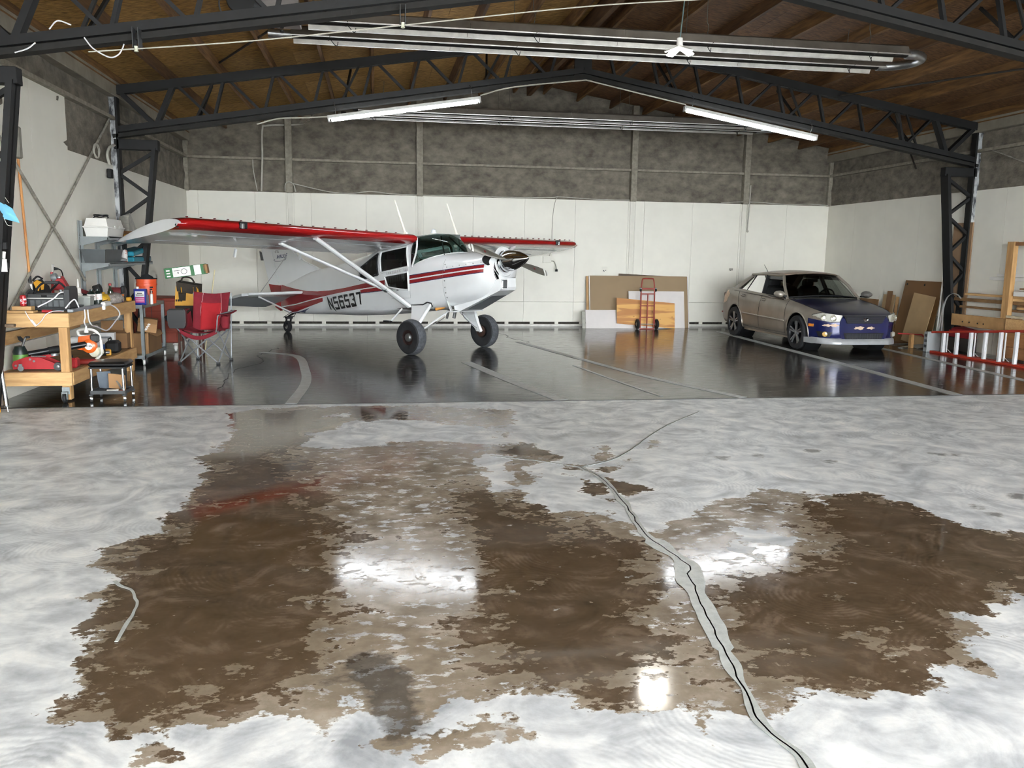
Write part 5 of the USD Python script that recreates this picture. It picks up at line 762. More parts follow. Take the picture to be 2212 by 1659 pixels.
t = T('black_tool_case', 'black tool case on the lower shelf beside the carton', 'case', (-3.43, 11.72, .338)); t.part('body', bx(-.08, .08, -.1, .1, 0, .16, .03), M_rub); t.part('handle', tube([(-.04, -.06, .16), (-.04, -.06, .19), (-.04, .06, .19), (-.04, .06, .16)], .009, 6), M_rub)
one('brown_carton', 'open brown carton at the far end of the lower shelf', 'carton', [bx(-3.63, -3.38, 12.18, 12.19, .338, .55), bx(-3.63, -3.62, 12.19, 12.40, .338, .55), bx(-3.39, -3.38, 12.19, 12.40, .338, .55), bx(-3.63, -3.38, 12.39, 12.40, .338, .60), bx(-3.63, -3.38, 12.18, 12.4, .338, .345), hull([(-3.63, 12.185, .55), (-3.38, 12.185, .55), (-3.6, 12.10, .60), (-3.40, 12.10, .60), (-3.63, 12.18, .555), (-3.38, 12.18, .555)])], M_card2, False)
t = T('flattened_carton', 'small folded brown carton resting under the bench top near its back leg', 'carton', (-3.72, 12.1, .58)); t.part('panel', box((.12, .2, .06), (.28, .012, .16), .002, (10, 0, 20)), M_card2, False)
# mechanic stool
t = T('rolling_stool', 'low rolling mechanic stool with black padded seat and chrome legs in front of the workbench', 'stool', (-2.96, 9.98, .004)); t.part('seat_pad', bx(-.20, .20, -.16, .18, .385, .445, .025), mat('seat_black', '141416', .35, coat=.2), 50); t.part('seat_board', bx(-.19, .19, -.15, .17, .37, .386), M_rub, False); 
for x in (-.165, .165):
    for y in (-.15, .17):
        t.part('leg', tube([(x, y, .37), (x*1.02, y, .09)], .014, 10), M_chrome); c = t.part('caster', lathe([(0, -.015), (.035, -.014), (.038, 0), (.035, .014), (0, .015)], 20, (x*1.06, y*1.05, .040), (1, .3, 0)), M_alu); t.part('caster_fork', box((x*1.05, y*1.04, .078), (.045, .05, .02), .006), M_gry2, on=c)
tr = t.part('tray', cat(bx(-.18, .18, -.16, .18, .09, .097), bx(-.18, .18, -.165, -.158, .085, .125), bx(-.18, .18, .178, .185, .085, .125), bx(-.185, -.178, -.16, .18, .085, .125), bx(.178, .185, -.16, .18, .085, .125)), M_gry2, False)
one('cardboard_piece', 'square tan cardboard standing on the stool tray', 'cardboard', tf(bx(-.095, .095, -.003, .003, 0, .18), (-2.925, 10.06, .113), (14, 6, -8)), M_card, False); one('tin_sheet', 'shiny grey sheet standing at the back of the stool tray', 'sheet', tf(bx(-.09, .06, -.004, .004, 0, .2), (-3.05, 10.13, .11), (8, -4, 0)), mat('sheet_bluegrey', '7d8792', .15, .4), False)
for i, (x, y, c, s, l) in enumerate(((-2.93, 9.90, M_wht, 12, 'white folded paper packet in the stool tray'), (-2.90, 9.93, mat('packet_orange', 'c65a34', .5), -8, 'orange packet in the stool tray'))): one('paper_packet', l, 'packet', box((x, y, .112+.012*(1-i)), (.12, .06, .012), .002, (0, 0, s)), c, False)
one('black_glove', 'black glove lying in the stool tray', 'glove', hull([(-3.08, 9.88, .103), (-2.99, 9.87, .103), (-3.09, 9.96, .103), (-3.0, 9.96, .103), (-3.07, 9.9, .15), (-3.02, 9.93, .14)]), M_blkp, 40)
one('putty_knife', 'small grey scraper leaning on the cardboard in the stool tray', 'scraper', bar((-2.86, 10.0, .115), (-2.92, 10.03, .21), .03, .004), M_steel, False)
# things by the first column at the left edge
one('steel_tube', 'shiny steel tube leaning on the first column at the left edge of the picture', 'tube', tube([(-3.775, 9.27, .006), (-3.785, 9.275, .06), (-3.79, 9.278, .07), (-3.835, 9.30, .58)], [.008, .009, .022, .022], 14), M_chrome)
one('yellow_tool', 'yellow tool with round handle standing beside the leaning steel tube', 'handle', cyl((-3.855, 9.25, .005), (-3.865, 9.25, .19), .017), M_yel)
one('dark_board', 'dark worn board end fixed level on the first column', 'board', bx(-4.02, -3.66, 9.27, 9.33, .885, .915, .004), mat('board_dark', '463a30', .8, col2='6b5a48', vs=8), False)
one('card_panel', 'beige card panel standing under the bench behind the first column', 'panel', bx(-4.06, -3.985, 9.66, 9.69, .005, .82), mat('panel_beige', '8d8075', .7), False)
one('wall_pipe', 'thin bright conduit pipe running up the first column', 'conduit', tube([(-3.70, 9.05, 1.60), (-3.60, 9.05, 3.0), (-3.52, 9.05, 4.3)], .014, 10), M_alu)
t = T('face_mask', 'light blue disposable face mask hanging from the first column', 'mask', (-3.60, 9.10, 2.0)); uu, vv = np.meshgrid(np.linspace(-1, 1, 12), np.linspace(0, 1, 9)); t.part('mask', shell(grid(np.stack([.075*uu+.06*(1-vv), -.03*np.sin(np.pi*vv)*(1-uu**2)-.004*np.sin(vv*18), .17*vv+.03*uu*(1-vv)-.05*(uu+1)], -1)), .002), mat('mask_blue', '6fb4d3', .8, var=.08), True); t.part('ear_loop', cord([(-.07, 0, .19), (-.05, 0, .25), (-.04, 0, .27), (-.01, 0, .22), (.05, 0, .12)], .002), M_wht); t.part('ear_loop', cord([(-.01, 0, -.02), (.02, 0, -.09), (.06, 0, -.10)], .002), M_wht)
one('dust_mask', 'grey cup dust mask hanging beside the blue face mask', 'mask', shell(tf(lathe([(.06, 0), (.055, .025), (.035, .045), (.001, .052)], 22), (-3.70, 9.10, 2.02), (80, 10, 0), (1, 1.3, 1)), .003), mat('mask_grey', '8d867f', .9), 40)
t = T('wall_papers', 'white papers taped to the first column beside a black switch', 'paper', (-3.66, 9.12, 1.45)); t.part('sheet', bx(-.10, .04, 0, .004, 0, .125), M_wht, False); t.part('sheet', tf(bx(-.08, .01, 0, .003, .13, .20), (0, 0, 0), (0, 8, 0)), M_wht, False); t.part('marker', bx(.045, .055, -.005, .005, .03, .09), M_rub, False); t.part('switch', bx(-.01, .05, -.01, .03, .22, .29, .004), M_rub, False)
t = T('paint_pole', 'orange wooden pole with grey sponge mop head hung head-up on the left wall', 'pole', (XL+.05, 10.83, 1.33)); t.part('pole', tube([(0, .055, .0), (0, -.035, 1.42)], .014, 10), mat('pole_orange', 'b5723a', .5, col2='d79a58', vs=2, st=(8, 8, 1.2))); t.part('mop_head', box((.02, -.07, 1.56), (.07, .10, .36), .015), mat('mop_grey', '87847a', .8, var=.2)); t.part('head_clamp', box((.025, -.045, 1.46), (.05, .06, .12), .01), M_gry2); t.part('ferrule', cyl((0, .056, -.05), (0, .053, .03), .018), M_gry2); 
t = T('wall_outlet', 'small white wall socket with a black plug on the left wall above the bench', 'socket', (XL+.035, 11.68, 1.43)); t.part('plate', bx(0, .008, -.04, .04, -.06, .06, .003), M_wht, False); t.part('plug', cyl((.008, .02, 0), (.05, .03, 0), .022, .012), M_rub); t.part('flex', cord([(.05, .03, 0), (.06, .12, -.03), (.05, .2, -.12), (.04, .27, -.26), (.05, .3, -.44)], .008), M_rub)
# shelf rack on the left wall
t = T('shelf_rack', 'grey slotted steel shelving with two sloping-bracket shelves on the left wall', 'shelving', (-4.08, 13.6, 0)); ys_ = (12.72, 13.42, 14.22)
for y in ys_:
    u = t.part('upright', cat(bx(XL+.035, XL+.04+.01, y-.03, y+.03, .96, 2.08), bx(XL+.035, XL+.085, y+.026, y+.03, .96, 2.08)), M_mgr, False, w=True)
    for z in np.arange(1.0, 2.06, .09): t.part('slot', bx(XL+.0445, XL+.0465, y-.006, y+.006, z, z+.014), M_gry2, False, on=u, w=True)
    for z in (1.87, 1.505): t.part('bracket', prism([(XL+.05, z-.13), (XL+.09, z-.13), (-3.72, z-.05), (-3.72, z-.02), (XL+.05, z-.02)], y-.008, y+.008, 'xz'), M_mgr, False, w=True)
for z, y1 in ((1.87, 15.0), (1.505, 14.95)): t.part('shelf', cat(bx(XL+.05, -3.68, 12.66, y1, z-.02, z-.008), bx(-3.69, -3.68, 12.66, y1, z-.05, z+.0)), M_mgr, False, w=True)
ZS = 1.863
t = T('white_case', 'white plastic tool case on the top wall shelf', 'case', (-3.87, 13.13, ZS)); t.part('base', hull([(x*(.14 if z < .02 else .16), y*(.36 if z < .02 else .39), z) for x in (-1, 1) for y in (-1, 1) for z in (0, .12)]), M_wht, 20); t.part('rim', bx(-.175, .175, -.405, .405, .12, .145, .008), M_wht, 20); t.part('lid', hull([(x*(.155 if z < .2 else .13), y*(.385 if z < .2 else .35), z) for x in (-1, 1) for y in (-1, 1) for z in (.145, .255)]), M_wht, 20); t.part('latch', bx(.17, .182, -.12, -.08, .12, .16, .003), M_wht, False); t.part('latch', bx(.17, .182, .08, .12, .12, .16, .003), M_wht, False)
one('black_cable_coil', 'black cable coil lying on top of the white case', 'cable', tube(np.c_[-3.87+.09*np.cos(np.linspace(0, 11, 60)), 13.0+.13*np.sin(np.linspace(0, 11, 60)), ZS+.268+.045*np.abs(np.sin(np.linspace(0, 7, 60)))], .008, 6), M_rub)
one('brown_carton_tray', 'low brown carton on the top wall shelf behind the white case', 'carton', bx(-4.02, -3.74, 14.0, 14.9, ZS, ZS+.11, .004), M_card2, False); one('clear_bag', 'pale printed plastic bag standing on the brown carton', 'bag', hull([(-3.95, 14.05, ZS+.112), (-3.78, 14.05, ZS+.112), (-3.95, 14.5, ZS+.112), (-3.78, 14.5, ZS+.112), (-3.93, 14.1, ZS+.33), (-3.8, 14.12, ZS+.32), (-3.9, 14.42, ZS+.35), (-3.82, 14.3, ZS+.40)]), mat('bag_pale', 'b5b2aa', .3, col2='8d8b85', vs=8), 50)
one('yellow_ear_plug', 'small yellow bottle cap at the edge of the top wall shelf', 'cap', lathe([(0, 0), (.035, 0), (.03, .05), (0, .06)], 16, (-3.74, 13.72, ZS)), M_yel)
ZS2 = 1.498
t = T('grey_tub', 'grey plastic tub on the lower wall shelf', 'tub', (-3.87, 12.98, ZS2)); t.part('tub', shell(loft([np.array([(sx*w, sy*l, z) for sx, sy in ((-1, -1), (1, -1), (1, 1), (-1, 1))]) for z, w, l in ((.001, .13, .36), (.18, .16, .42), (.181, .175, .44), (.19, .175, .44))], cap=False), .004), M_gry, 20); t.part('floor', bx(-.13, .13, -.36, .36, 0, .006), M_gry, False)
cyl_thing('spray_tin', 'white and red tin on the lower wall shelf', ((-3.78, 13.72, ZS2), 'tin'), [(0, 0), (.045, 0), (.045, .17), (.03, .19), (0, .19)], mat('tin_white', 'd9d4d0', .4, col2='b06a5e', vs=16, edge=(.52, .56)))
t = T('teal_sander', 'teal belt tool case lying half open at the end of the lower wall shelf', 'tool case', (-3.83, 14.42, ZS2)); M_teal = mat('teal', '1f7f95', .4, var=.05); t.part('lower_half', bx(-.13, .13, -.5, .5, 0, .075, .015), M_teal, 30); t.part('upper_half', tf(bx(-.13, .13, 0, .98, 0, .075, .015), (0, -.5, .085), (5, 0, 0)), M_teal, 30); t.part('end_cap', bx(-.12, .12, .5, .58, .01, .09, .01), M_gry, False)
one('plastic_wrap', 'crumpled clear wrap on the lower wall shelf beside the tin', 'wrap', tf(trimesh.creation.icosphere(2, .1), (-3.8, 13.55, ZS2+.035), sc=(1, 1.2, .35)), mat('wrap_grey', '8f8f90', .2, var=.3, vs=25), True)
# steel cart
t = T('steel_cart', 'grey angle-steel cart on white casters beside the workbench', 'cart', (-3.52, 13.62, .004))
for x in (-.16, .13):
    for y in (-.62, .62): t.part('leg', cat(bx(x-.025, x+.025, y-.003, y+.003, .09, .875), bx(x-.003+np.sign(x)*.022, x+.003+np.sign(x)*.022, y-.025, y+.025, .09, .875)), M_steel, False); c = t.part('caster', lathe([(0, -.016), (.04, -.015), (.044, 0), (.04, .015), (0, .016)], 20, (x, y, .044), (1, .4, 0)), M_cast); t.part('caster_fork', box((x, y, .085), (.05, .05, .02), .005), M_steel, on=c)
for z in (.12, .86): t.part('frame_rail', cat(bx(.125, .155, -.62, .62, z-.025, z+.025), bx(-.185, -.155, -.62, .62, z-.025, z+.025), bx(-.185, .155, -.645, -.60, z-.025, z+.025), bx(-.185, .155, .60, .645, z-.025, z+.025)), M_steel, False); t.part('deck', bx(-.18, .15, -.63, .63, z+.012, z+.02), M_steel, False)
ZC = .885
t = T('blue_tin', 'blue rectangular tin with white and magenta label on the steel cart', 'tin', (-3.42, 13.12, ZC)); t.part('tin', bx(-.085, .085, -.05, .05, 0, .235, .008), mat('tin_blue', '23308c', .3, coat=.3), 30); t.part('label_panel', bx(-.065, .065, -.053, -.05, .12, .2), M_wht, False); t.part('label_panel', bx(-.065, .065, -.053, -.05, .035, .115), mat('label_magenta', 'b8447d', .4), False); t.part('cap', cyl((-.04, 0, .235), (-.04, 0, .265), .022), M_wht)
for i, z in enumerate((.165, .14)): t.part('print', bx(-.035-.02*i, .035+.02*i, -.0545, -.053, z, z+.012), M_gry2, False)
for z in (.055, .085): t.part('print', bx(-.055, .055, -.0545, -.053, z, z+.014), mat('label_pale', 'd9a3bd', .5), False)
t = T('bucket', 'orange plastic bucket with black rim and printed label on the steel cart', 'bucket', (-3.44, 13.55, ZC)); M_bk = mat('bucket_orange', 'd8532b', .4, var=.04); t.part('pail', lathe([(0, 0), (.125, 0), (.13, .01), (.142, .27), (.150, .272), (.150, .30), (.143, .302), (.146, .37), (.14, .372), (.122, .012)], 40), M_bk, 40); t.part('rim_seal', tube(np.c_[.148*np.cos(np.linspace(0, 2*np.pi, 40)), .148*np.sin(np.linspace(0, 2*np.pi, 40)), np.full(40, .372)], .008, 6), M_rub)
def wrapc(v, r0, r1, zz): a = v[:, 0]/.14 - math.pi/2; r = np.interp(v[:, 1], [0, .37], [r0, r1]); return np.c_[r*np.cos(a), r*np.sin(a), v[:, 1]]
g_ = np.meshgrid(np.linspace(-.13, .03, 12), np.linspace(.07, .23, 6), indexing='ij'); t.part('label_sheet', (lambda V: shell(grid(wrapc(np.c_[V[0].ravel(), V[1].ravel()], .1325, .148, 0).reshape(12, 6, 3)), .001))(g_), mat('label_pink', 'd98d7d', .3, col2='d9c3bd', vs=30, edge=(.45, .55)), True)
for z, w in ((.235, .05), (.20, .04), (.165, .045), (.13, .025), (.095, .03)): V = np.stack(np.meshgrid(np.linspace(.075, .075+w, 5), np.linspace(z, z+.022, 3), indexing='ij'), -1); t.part('print', shell(grid(wrapc(V.reshape(-1, 2), .1335, .149, 0).reshape(5, 3, 3)), .001), M_rub, True)
t.part('contents', hull([(-.1, -.05, .36), (.1, -.05, .36), (.1, .08, .36), (-.1, .08, .36), (-.05, 0, .43), (.03, .01, .44), (.09, .03, .40)]), M_blkp, 40, label='black cloth heaped in the bucket')
cyl_thing('sealant_tube', 'slim white sealant tube between the blue tin and the bucket', ((-3.315, 13.30, ZC), 'tube'), [(0, 0), (.022, 0), (.022, .15), (.006, .16), (.004, .21), (0, .21)], M_wht); cyl_thing('marker_tube', 'slim grey tube behind the white sealant tube', ((-3.36, 13.27, ZC), 'tube'), [(0, 0), (.016, 0), (.016, .13), (0, .14)], M_gry)
t = T('shipping_box', 'small brown box with white lettering tilted inside the steel cart', 'box', (-3.47, 13.50, .46), rot=(0, 8, 12)); t.part('box', bx(-.12, .15, -.15, .2, 0, .20, .003), M_card, False); t.part('print', cat(*[tf(bx(0, .045, 0, .001, 0, .018), (-.02+.012*i, -.1515, .02+.027*i), (0, -20, 0)) for i in range(6)]), M_wht, False); t.part('flap', tf(bx(-.12, .15, -.1, .0, 0, .005), (0, -.15, .2), (35, 0, 0)), M_card, False)
t = T('large_box', 'large open brown box at the bottom of the steel cart', 'box', (-3.50, 13.55, .142)); t.part('side', bx(-.10, .13, -.30, -.295, 0, .31), M_card, False); t.part('side', bx(.125, .13, -.30, .45, 0, .31), M_card2, False); t.part('side', bx(-.10, .13, .445, .45, 0, .31), M_card, False); t.part('side', bx(-.10, -.095, -.30, .45, 0, .31), M_card, False); t.part('flap', hull([(.13, -.25, .30), (.13, .4, .30), (.20, -.1, .24), (.19, .3, .25), (.128, -.25, .31), (.128, .4, .31)]), M_card, False); t.part('print', bx(.03, .07, -.302, -.3, .06, .11), mat('print_navy', '2a2d52', .6), False)
# tool chest, bag, carton behind
M_or2 = mat('chest_red', '8f3a28', .55, var=.12, bump=.1); t = T('tool_chest', 'rusty red metal tool chest on casters behind the steel cart', 'tool chest', (-3.56, 15.1, .004)); t.part('body', bx(-.40, .30, -.45, .45, .16, .90, .012), M_or2, False)
for z in (.18, .36, .53, .70): d = t.part('drawer', bx(.30, .312, -.42, .42, z, z+.155, .005), M_or2, False); t.part('pull', bx(.312, .325, -.36, .36, z+.125, z+.145, .004), mat('chest_dark', '5e2a20', .5), False, on=d); d = t.part('front_panel', bx(-.38, .28, -.462, -.45, z, z+.155, .005), M_or2, False)
t.part('seam', bx(-.10, -.094, -.466, -.46, .18, .87), M_gry2, False)
for x, y in ((.24, -.38), (.24, .38), (-.34, -.38), (-.34, .38)): c = t.part('caster', lathe([(0, -.02), (.058, -.02), (.063, 0), (.058, .02), (0, .02)], 24, (x, y, .064), (1, .2, 0)), M_cast); t.part('caster_fork', cat(box((x, y, .135), (.08, .09, .03), .008), bx(x-.028, x-.022, y-.02, y+.03, .05, .13), bx(x+.022, x+.028, y-.02, y+.03, .05, .13), box((x+.03, y+.07, .13), (.03, .08, .02), .005)), M_cast, on=c)
t = T('yellow_tool_bag', 'yellow and dark brown tool bag on top of the red tool chest', 'tool bag', (-3.05, 14.42, .004)); 
t.part('stand', bx(-.16, .22, -.12, .22, .45, .80, .01), mat('stand_dark', '2a2420', .8), False); [t.part('stand_leg', bx(x, x+.03, y, y+.03, 0, .46), mat('stand_leg', '4a2b20', .7), False) for x in (-.14, .18) for y in (-.1, .18)]
t.part('bag', hull([(x*(.20 if z < 1 else .17)+.03, y*.14+.04, z) for x in (-1, 1) for y in (-1, 1) for z in (.80, 1.12)]), M_yel, 30); t.part('flap', hull([(-.13, -.115, 1.18), (.20, -.115, 1.13), (-.12, -.12, 1.03), (.10, -.125, .99), (-.13, .16, 1.2), (.22, .16, 1.14), (.24, .0, 1.02), (.19, -.13, 1.05)]), mat('bag_brown', '2f2820', .8, var=.3, bump=.3), 40); t.part('pocket', hull([(-.10, -.12, 1.02), (.02, -.12, 1.02), (-.09, -.16, .99), (.01, -.16, .99), (-.09, -.13, .88), (.01, -.13, .88)]), mat('bag_brown', '2f2820'), 40)
for x in (-.05, .14, .19): t.part('strap', bar((x, -.115, 1.10), (x+.01, -.122, .97), .025, .008), M_yel, False)
t.part('handle', tube(smoothline([(-.08, 0, 1.17), (-.04, 0, 1.25), (.08, 0, 1.24), (.14, 0, 1.15)], 20), .014, 8), mat('bag_brown', '2f2820')); t.part('print', cat(bx(-.15, -.13, -.105, -.1025, .865, .90), bx(-.12, -.09, -.105, -.1025, .865, .90), bx(-.08, -.05, -.105, -.1025, .865, .90)), M_rub, False)
t = T('long_carton', 'long white and green printed carton lying tilted on top of the yellow tool bag', 'carton', (-3.34, 14.33, 1.23), rot=(0, -8, 4)); M_gr = mat('carton_green', '1f6a34', .5); t.part('carton', bx(0, .63, -.02, .20, .0, .165, .003), M_gr, False); t.part('white_panel', bx(.125, .40, -.0235, -.02, .01, .155), M_wht, False); t.part('white_panel', bx(.455, .56, -.0235, -.02, .005, .16), M_wht, False); t.part('open_end', bx(.60, .66, -.02, .20, .01, .155, .002), M_card, False)
t.part('print', cat(tube(np.c_[.30+.045*np.cos(np.linspace(0, 6.28, 20)), np.full(20, -.025), .085+.04*np.sin(np.linspace(0, 6.28, 20))], .003, 4), bx(.15, .24, -.025, -.0235, .105, .112), bx(.2, .215, -.025, -.0235, .06, .09)), M_gry2, False)
for i in range(3): t.part('print', bx(.03, .085, -.0222, -.02, .112-.045*i, .132-.045*i), M_wht, False)
one('dowel', 'thin pale wooden dowel leaning behind the yellow tool bag', 'stick', cyl((-2.86, 14.75, .006), (-2.60, 14.45, 1.38), .010, n=8), mat('dowel', 'd9cda4', .6))
# camping chair
t = T('camping_chair', 'red folding camping chair with grey tube legs and cup-holder arm', 'chair', (-2.57, 13.39, .004), -14); M_fab = mat('chair_maroon', '7d1a28', .85, var=.12, bump=.2, bs=160); M_fabr = mat('chair_red', 'ab1d26', .85, var=.08, bump=.2, bs=160); M_tb = mat('chair_tube', '84878b', .4, .3, var=.1)
def cloth(f, n=14, m=14): return shell(grid(np.array([[f(a, b) for b in np.linspace(0, 1, m)] for a in np.linspace(0, 1, n)])), .012)
back = lambda a, b: ((-.29+.58*a)*(.9+.1*b)+.0, .10+.16*b-.06*math.sin(np.pi*a)*(1-.5*b)*-1, .47+.585*b-.03*math.sin(np.pi*a)*b)
t.part('back_panel', cloth(back), M_fab, True); t.part('back_inset', cloth(lambda a, b: tuple(np.array(back(.22+.56*a, .02+.72*b))-[0, .016, 0])), M_fabr, True, label='brighter red centre of the back')
for sg in (-1, 1): t.part('piping', tube([np.array(back(.5+sg*(.30-.08*abs(k-.55)*1.6), k))-[0, .018, 0] for k in np.linspace(.12, 1, 14)], .004, 5), mat('piping', 'c9a4a0', .6))
t.part('seat', cloth(lambda a, b: ((-.29+.58*a), -.28+.42*b, .52-.10*math.sin(np.pi*a)*(.6+.4*b)+.0*b)), M_fab, True); t.part('seat_front', cloth(lambda a, b: (-.29+.58*a, -.285, .52-.06*b-.10*math.sin(np.pi*a)), 14, 4), M_fab, True)
for sg in (-1, 1): t.part('side_gusset', cloth(lambda a, b: (sg*.29+sg*.03*b, -.26+.42*a, .50+.26*b*(.35+.65*a)), 8, 6), M_fab, True); t.part('armrest', cloth(lambda a, b: (sg*(.33+.09*b), -.34+.52*a, .755+.03*a-.02*math.sin(np.pi*a)), 12, 4), M_fab, True)
feet = [(-.30, -.28), (.30, -.28), (-.27, .26), (.27, .26)]
for (x0, y0), (x1, y1), z1 in ((feet[0], (.27, -.26), .49), (feet[1], (-.27, -.26), .49), (feet[2], (.27, .22), .50), (feet[3], (-.27, .22), .50), (feet[0], (-.29, .22), .50), (feet[2], (-.30, -.26), .50), (feet[1], (.29, .22), .50), (feet[3], (.30, -.26), .50)): t.part('leg_tube', tube([(x0, y0, .015), (x1, y1, z1)], .012, 8), M_tb)
for sg in (-1, 1): t.part('back_post', tube([(sg*.27, .26, .02), (sg*.30, .27, 1.04)], .010, 8), M_tb); t.part('arm_post', tube(smoothline([(sg*.27, -.27, .47), (sg*.32, -.33, .56), (sg*.335, -.335, .68), (sg*.36, -.30, .75), (sg*.38, .18, .78)], 24), .010, 8), M_tb)
for x, y in feet: t.part('foot', hull([(x+dx, y+dy, z) for dx in (-.022, .022) for dy in (-.022, .022) for z in (0, .03)]), M_gry2, 20)
t.part('cup_holder', tf(lathe([(.045, 0), (.06, .05), (.058, .15), (.064, .17), (.054, .168), (.05, .03)], 20), (.41, -.24, .55)), M_fab, 50); t.part('cup_holder', tf(lathe([(.03, 0), (.045, .05), (.045, .1), (.04, .1)], 16), (-.45, -.22, .62), (20, -20, 0)), mat('mesh_black', '1f1f22', .9), 50)
t = T('black_satchel', 'black padded bag resting on the left arm of the red camping chair', 'bag', (-2.90, 13.03, .55)); t.part('bag', hull([(x*(.10 if z in (0, .27) else .125), y*.06, z) for x in (-1, 1) for y in (-1, 1) for z in (0., .05, .22, .27)]), mat('satchel_black', '1b1b1d', .5, var=.15, coat=.1), 30); t.part('lid', hull([(x*.128, -.066 if y < 0 else .06, z) for x in (-1, 1) for y in (-1, 1) for z in (.10, .25)]+[(x*.1, y*.05, .285) for x in (-1, 1) for y in (-1, 1)]), mat('satchel_black', '1b1b1d'), 30); t.part('piping', tube([(.126, -.068, .08), (.128, -.068, .25), (.10, -.06, .285)], .004, 5), M_gry)
# ---------------------------------------------------------------- along the back wall
def lean(x0, x1, z0, z1, y0, y1, t):     # a sheet leaning back: foot at y0, top at y1
    a = math.atan2(y1-y0, z1-z0); return tf(bx(x0, x1, 0, t, 0, math.hypot(z1-z0, y1-y0), .002), (0, y0, z0), (-math.degrees(a), 0, 0))
M_dry = mat('board_tan', '9a8468', .85, var=.03, vs=2); M_sheet = mat('sheet_white', 'd6d0cd', .45, var=.02)
t = T('plasterboard', 'large tan plasterboard sheet leaning on the back wall behind the hand truck', 'board', (6.28, 19.45, .004)); t.part('sheet', lean(5.06, 7.50, .006, 1.235, 19.44, 19.68, .012), M_dry, False, w=True); t.part('white_edge', lean(7.501, 7.525, .006, 1.23, 19.43, 19.68, .016), M_sheet, False, w=True); t.part('white_edge', lean(5.035, 5.058, .006, 1.235, 19.44, 19.68, .014), M_sheet, False, w=True)
one('dark_sheet', 'dark brown sheet showing only its top edge behind the large tan board', 'board', tf(bx(-.62, .62, 0, .012, 0, 1.25), (6.36, 19.62, .02), (-6, 2.6, 0)), mat('board_dark2', '5d5145', .8), False)
one('lumber_upright', 'orange-brown upright lumber stick at the left edge of the large tan board', 'wood', lean(4.98, 5.03, .006, 1.22, 19.50, 19.70, .04), M_lumz, False)
one('white_sheet', 'tall white sheet leaning in front of the large tan board', 'board', lean(5.97, 7.36, .006, .88, 19.30, 19.47, .008), M_sheet, False); one('white_sheet', 'low white sheet standing at the left behind the plywood', 'board', lean(4.89, 6.55, .006, .436, 19.24, 19.34, .010), M_sheet, False)
one('grey_board', 'narrow grey board end standing at the far left of the leaning sheets', 'board', lean(4.80, 4.88, .006, .40, 19.22, 19.31, .03), mat('board_grey', 'a5a59a', .6), False)
def ply_mat():
    n = {'tc': ('texture_coordinate', {}), 'mp': ('mapping', {'scale': (.35, 1, 3.6)}), 'w': ('noise_texture', {'scale': 1.3, 'detail': 3., 'distortion': .6}), 'rp': ('rgb_ramp', {'ramp': [(.40, H('b57b44')), (.47, H('b9814a')), (.50, H('d8a45c')), (.62, H('dcab66'))]}), 'v': ('voronoi_texture', {'scale': 5.}), 'k': ('rgb_ramp', {'ramp': [(.03, H('5d3a1f')), (.10, (1, 1, 1))]}), 'm': ('mix_color', {'blend_type': 'multiply', 'fac': .8}), 'p': ('principled_bsdf', {'roughness': .6})}
    return usdkit.material(stage, '/World/Looks/plywood_banded', n, [('tc.object', 'mp.vector'), ('mp.vector', 'w.vector'), ('w.fac', 'rp.fac'), ('tc.object', 'v.vector'), ('v.distance', 'k.fac'), ('rp.color', 'm.a'), ('k.color', 'm.b'), ('m.result', 'p.base_color')], surface='p.BSDF')
t = T('plywood_sheet', 'knotty orange plywood sheet tilted in front of the white sheets', 'board', (6.33, 19.17, .07)); g = prism([(-.715, .665), (.72, .54), (.725, -.064), (-.705, .06)], 0, .015, 'xz'); t.part('sheet', tf(g, (0, 0, 0), (-6, 0, 0)), ply_mat(), False)
t = T('hand_truck', 'red tubular hand truck with four wheels standing against the plywood', 'hand truck', (6.325, 19.06, .004)); M_ht = mat('truck_red', '8d3526', .5, var=.15)
for s in (-1, 1):
    t.part('rail', tube([(s*.17, 0, .03), (s*.165, .02, .80), (s*.165, .03, .95)], .017, 10), M_ht); w_ = t.part('wheel', lathe([(.045, -.03), (.09, -.035), (.115, -.02), (.118, 0), (.115, .02), (.09, .035), (.045, .03)], 28, (s*.235, .0, .119), (1, 0, 0)), M_tyre); t.part('hub', lathe([(0, -.035), (.05, -.02), (.05, .02), (0, .035)], 20, (s*.235, 0, .119), (1, 0, 0)), M_alu, on=w_)
    w_ = t.part('swivel_caster', lathe([(0, -.014), (.036, -.012), (.04, 0), (.036, .012), (0, .014)], 20, (s*.185, .0, .92), (1, .2, 0)), M_rub); t.part('caster_fork', box((s*.185, .0, .955), (.045, .05, .03), .006), M_steel, on=w_); t.part('axle_bracket', bar((s*.17, 0, .30), (s*.19, .01, .13), .03, .012), M_ht)
t.part('handle', tube(smoothline([(-.165, .03, .93), (-.15, .035, 1.08), (-.135, .04, 1.16), (-.10, .04, 1.185), (.10, .04, 1.185), (.135, .04, 1.16), (.15, .035, 1.08), (.165, .03, .93)], 40), .016, 10), M_ht)
for z in (.83, .55, .28): t.part('cross_bar', bar((-.165, .015, z), (.165, .015, z), .018, .025), M_ht, False)
t.part('upper_plate', bx(-.16, .16, .015, .025, .93, .97), M_ht, False); t.part('centre_strut', bar((0, .01, .02), (0, .015, .83), .02, .035, up=(0, 1, 0)), M_ht, False); t.part('toe_plate', bx(-.17, .17, -.01, .03, .0, .02), M_ht, False); t.part('axle', cyl((-.24, 0, .119), (.24, 0, .119), .010), M_steel)
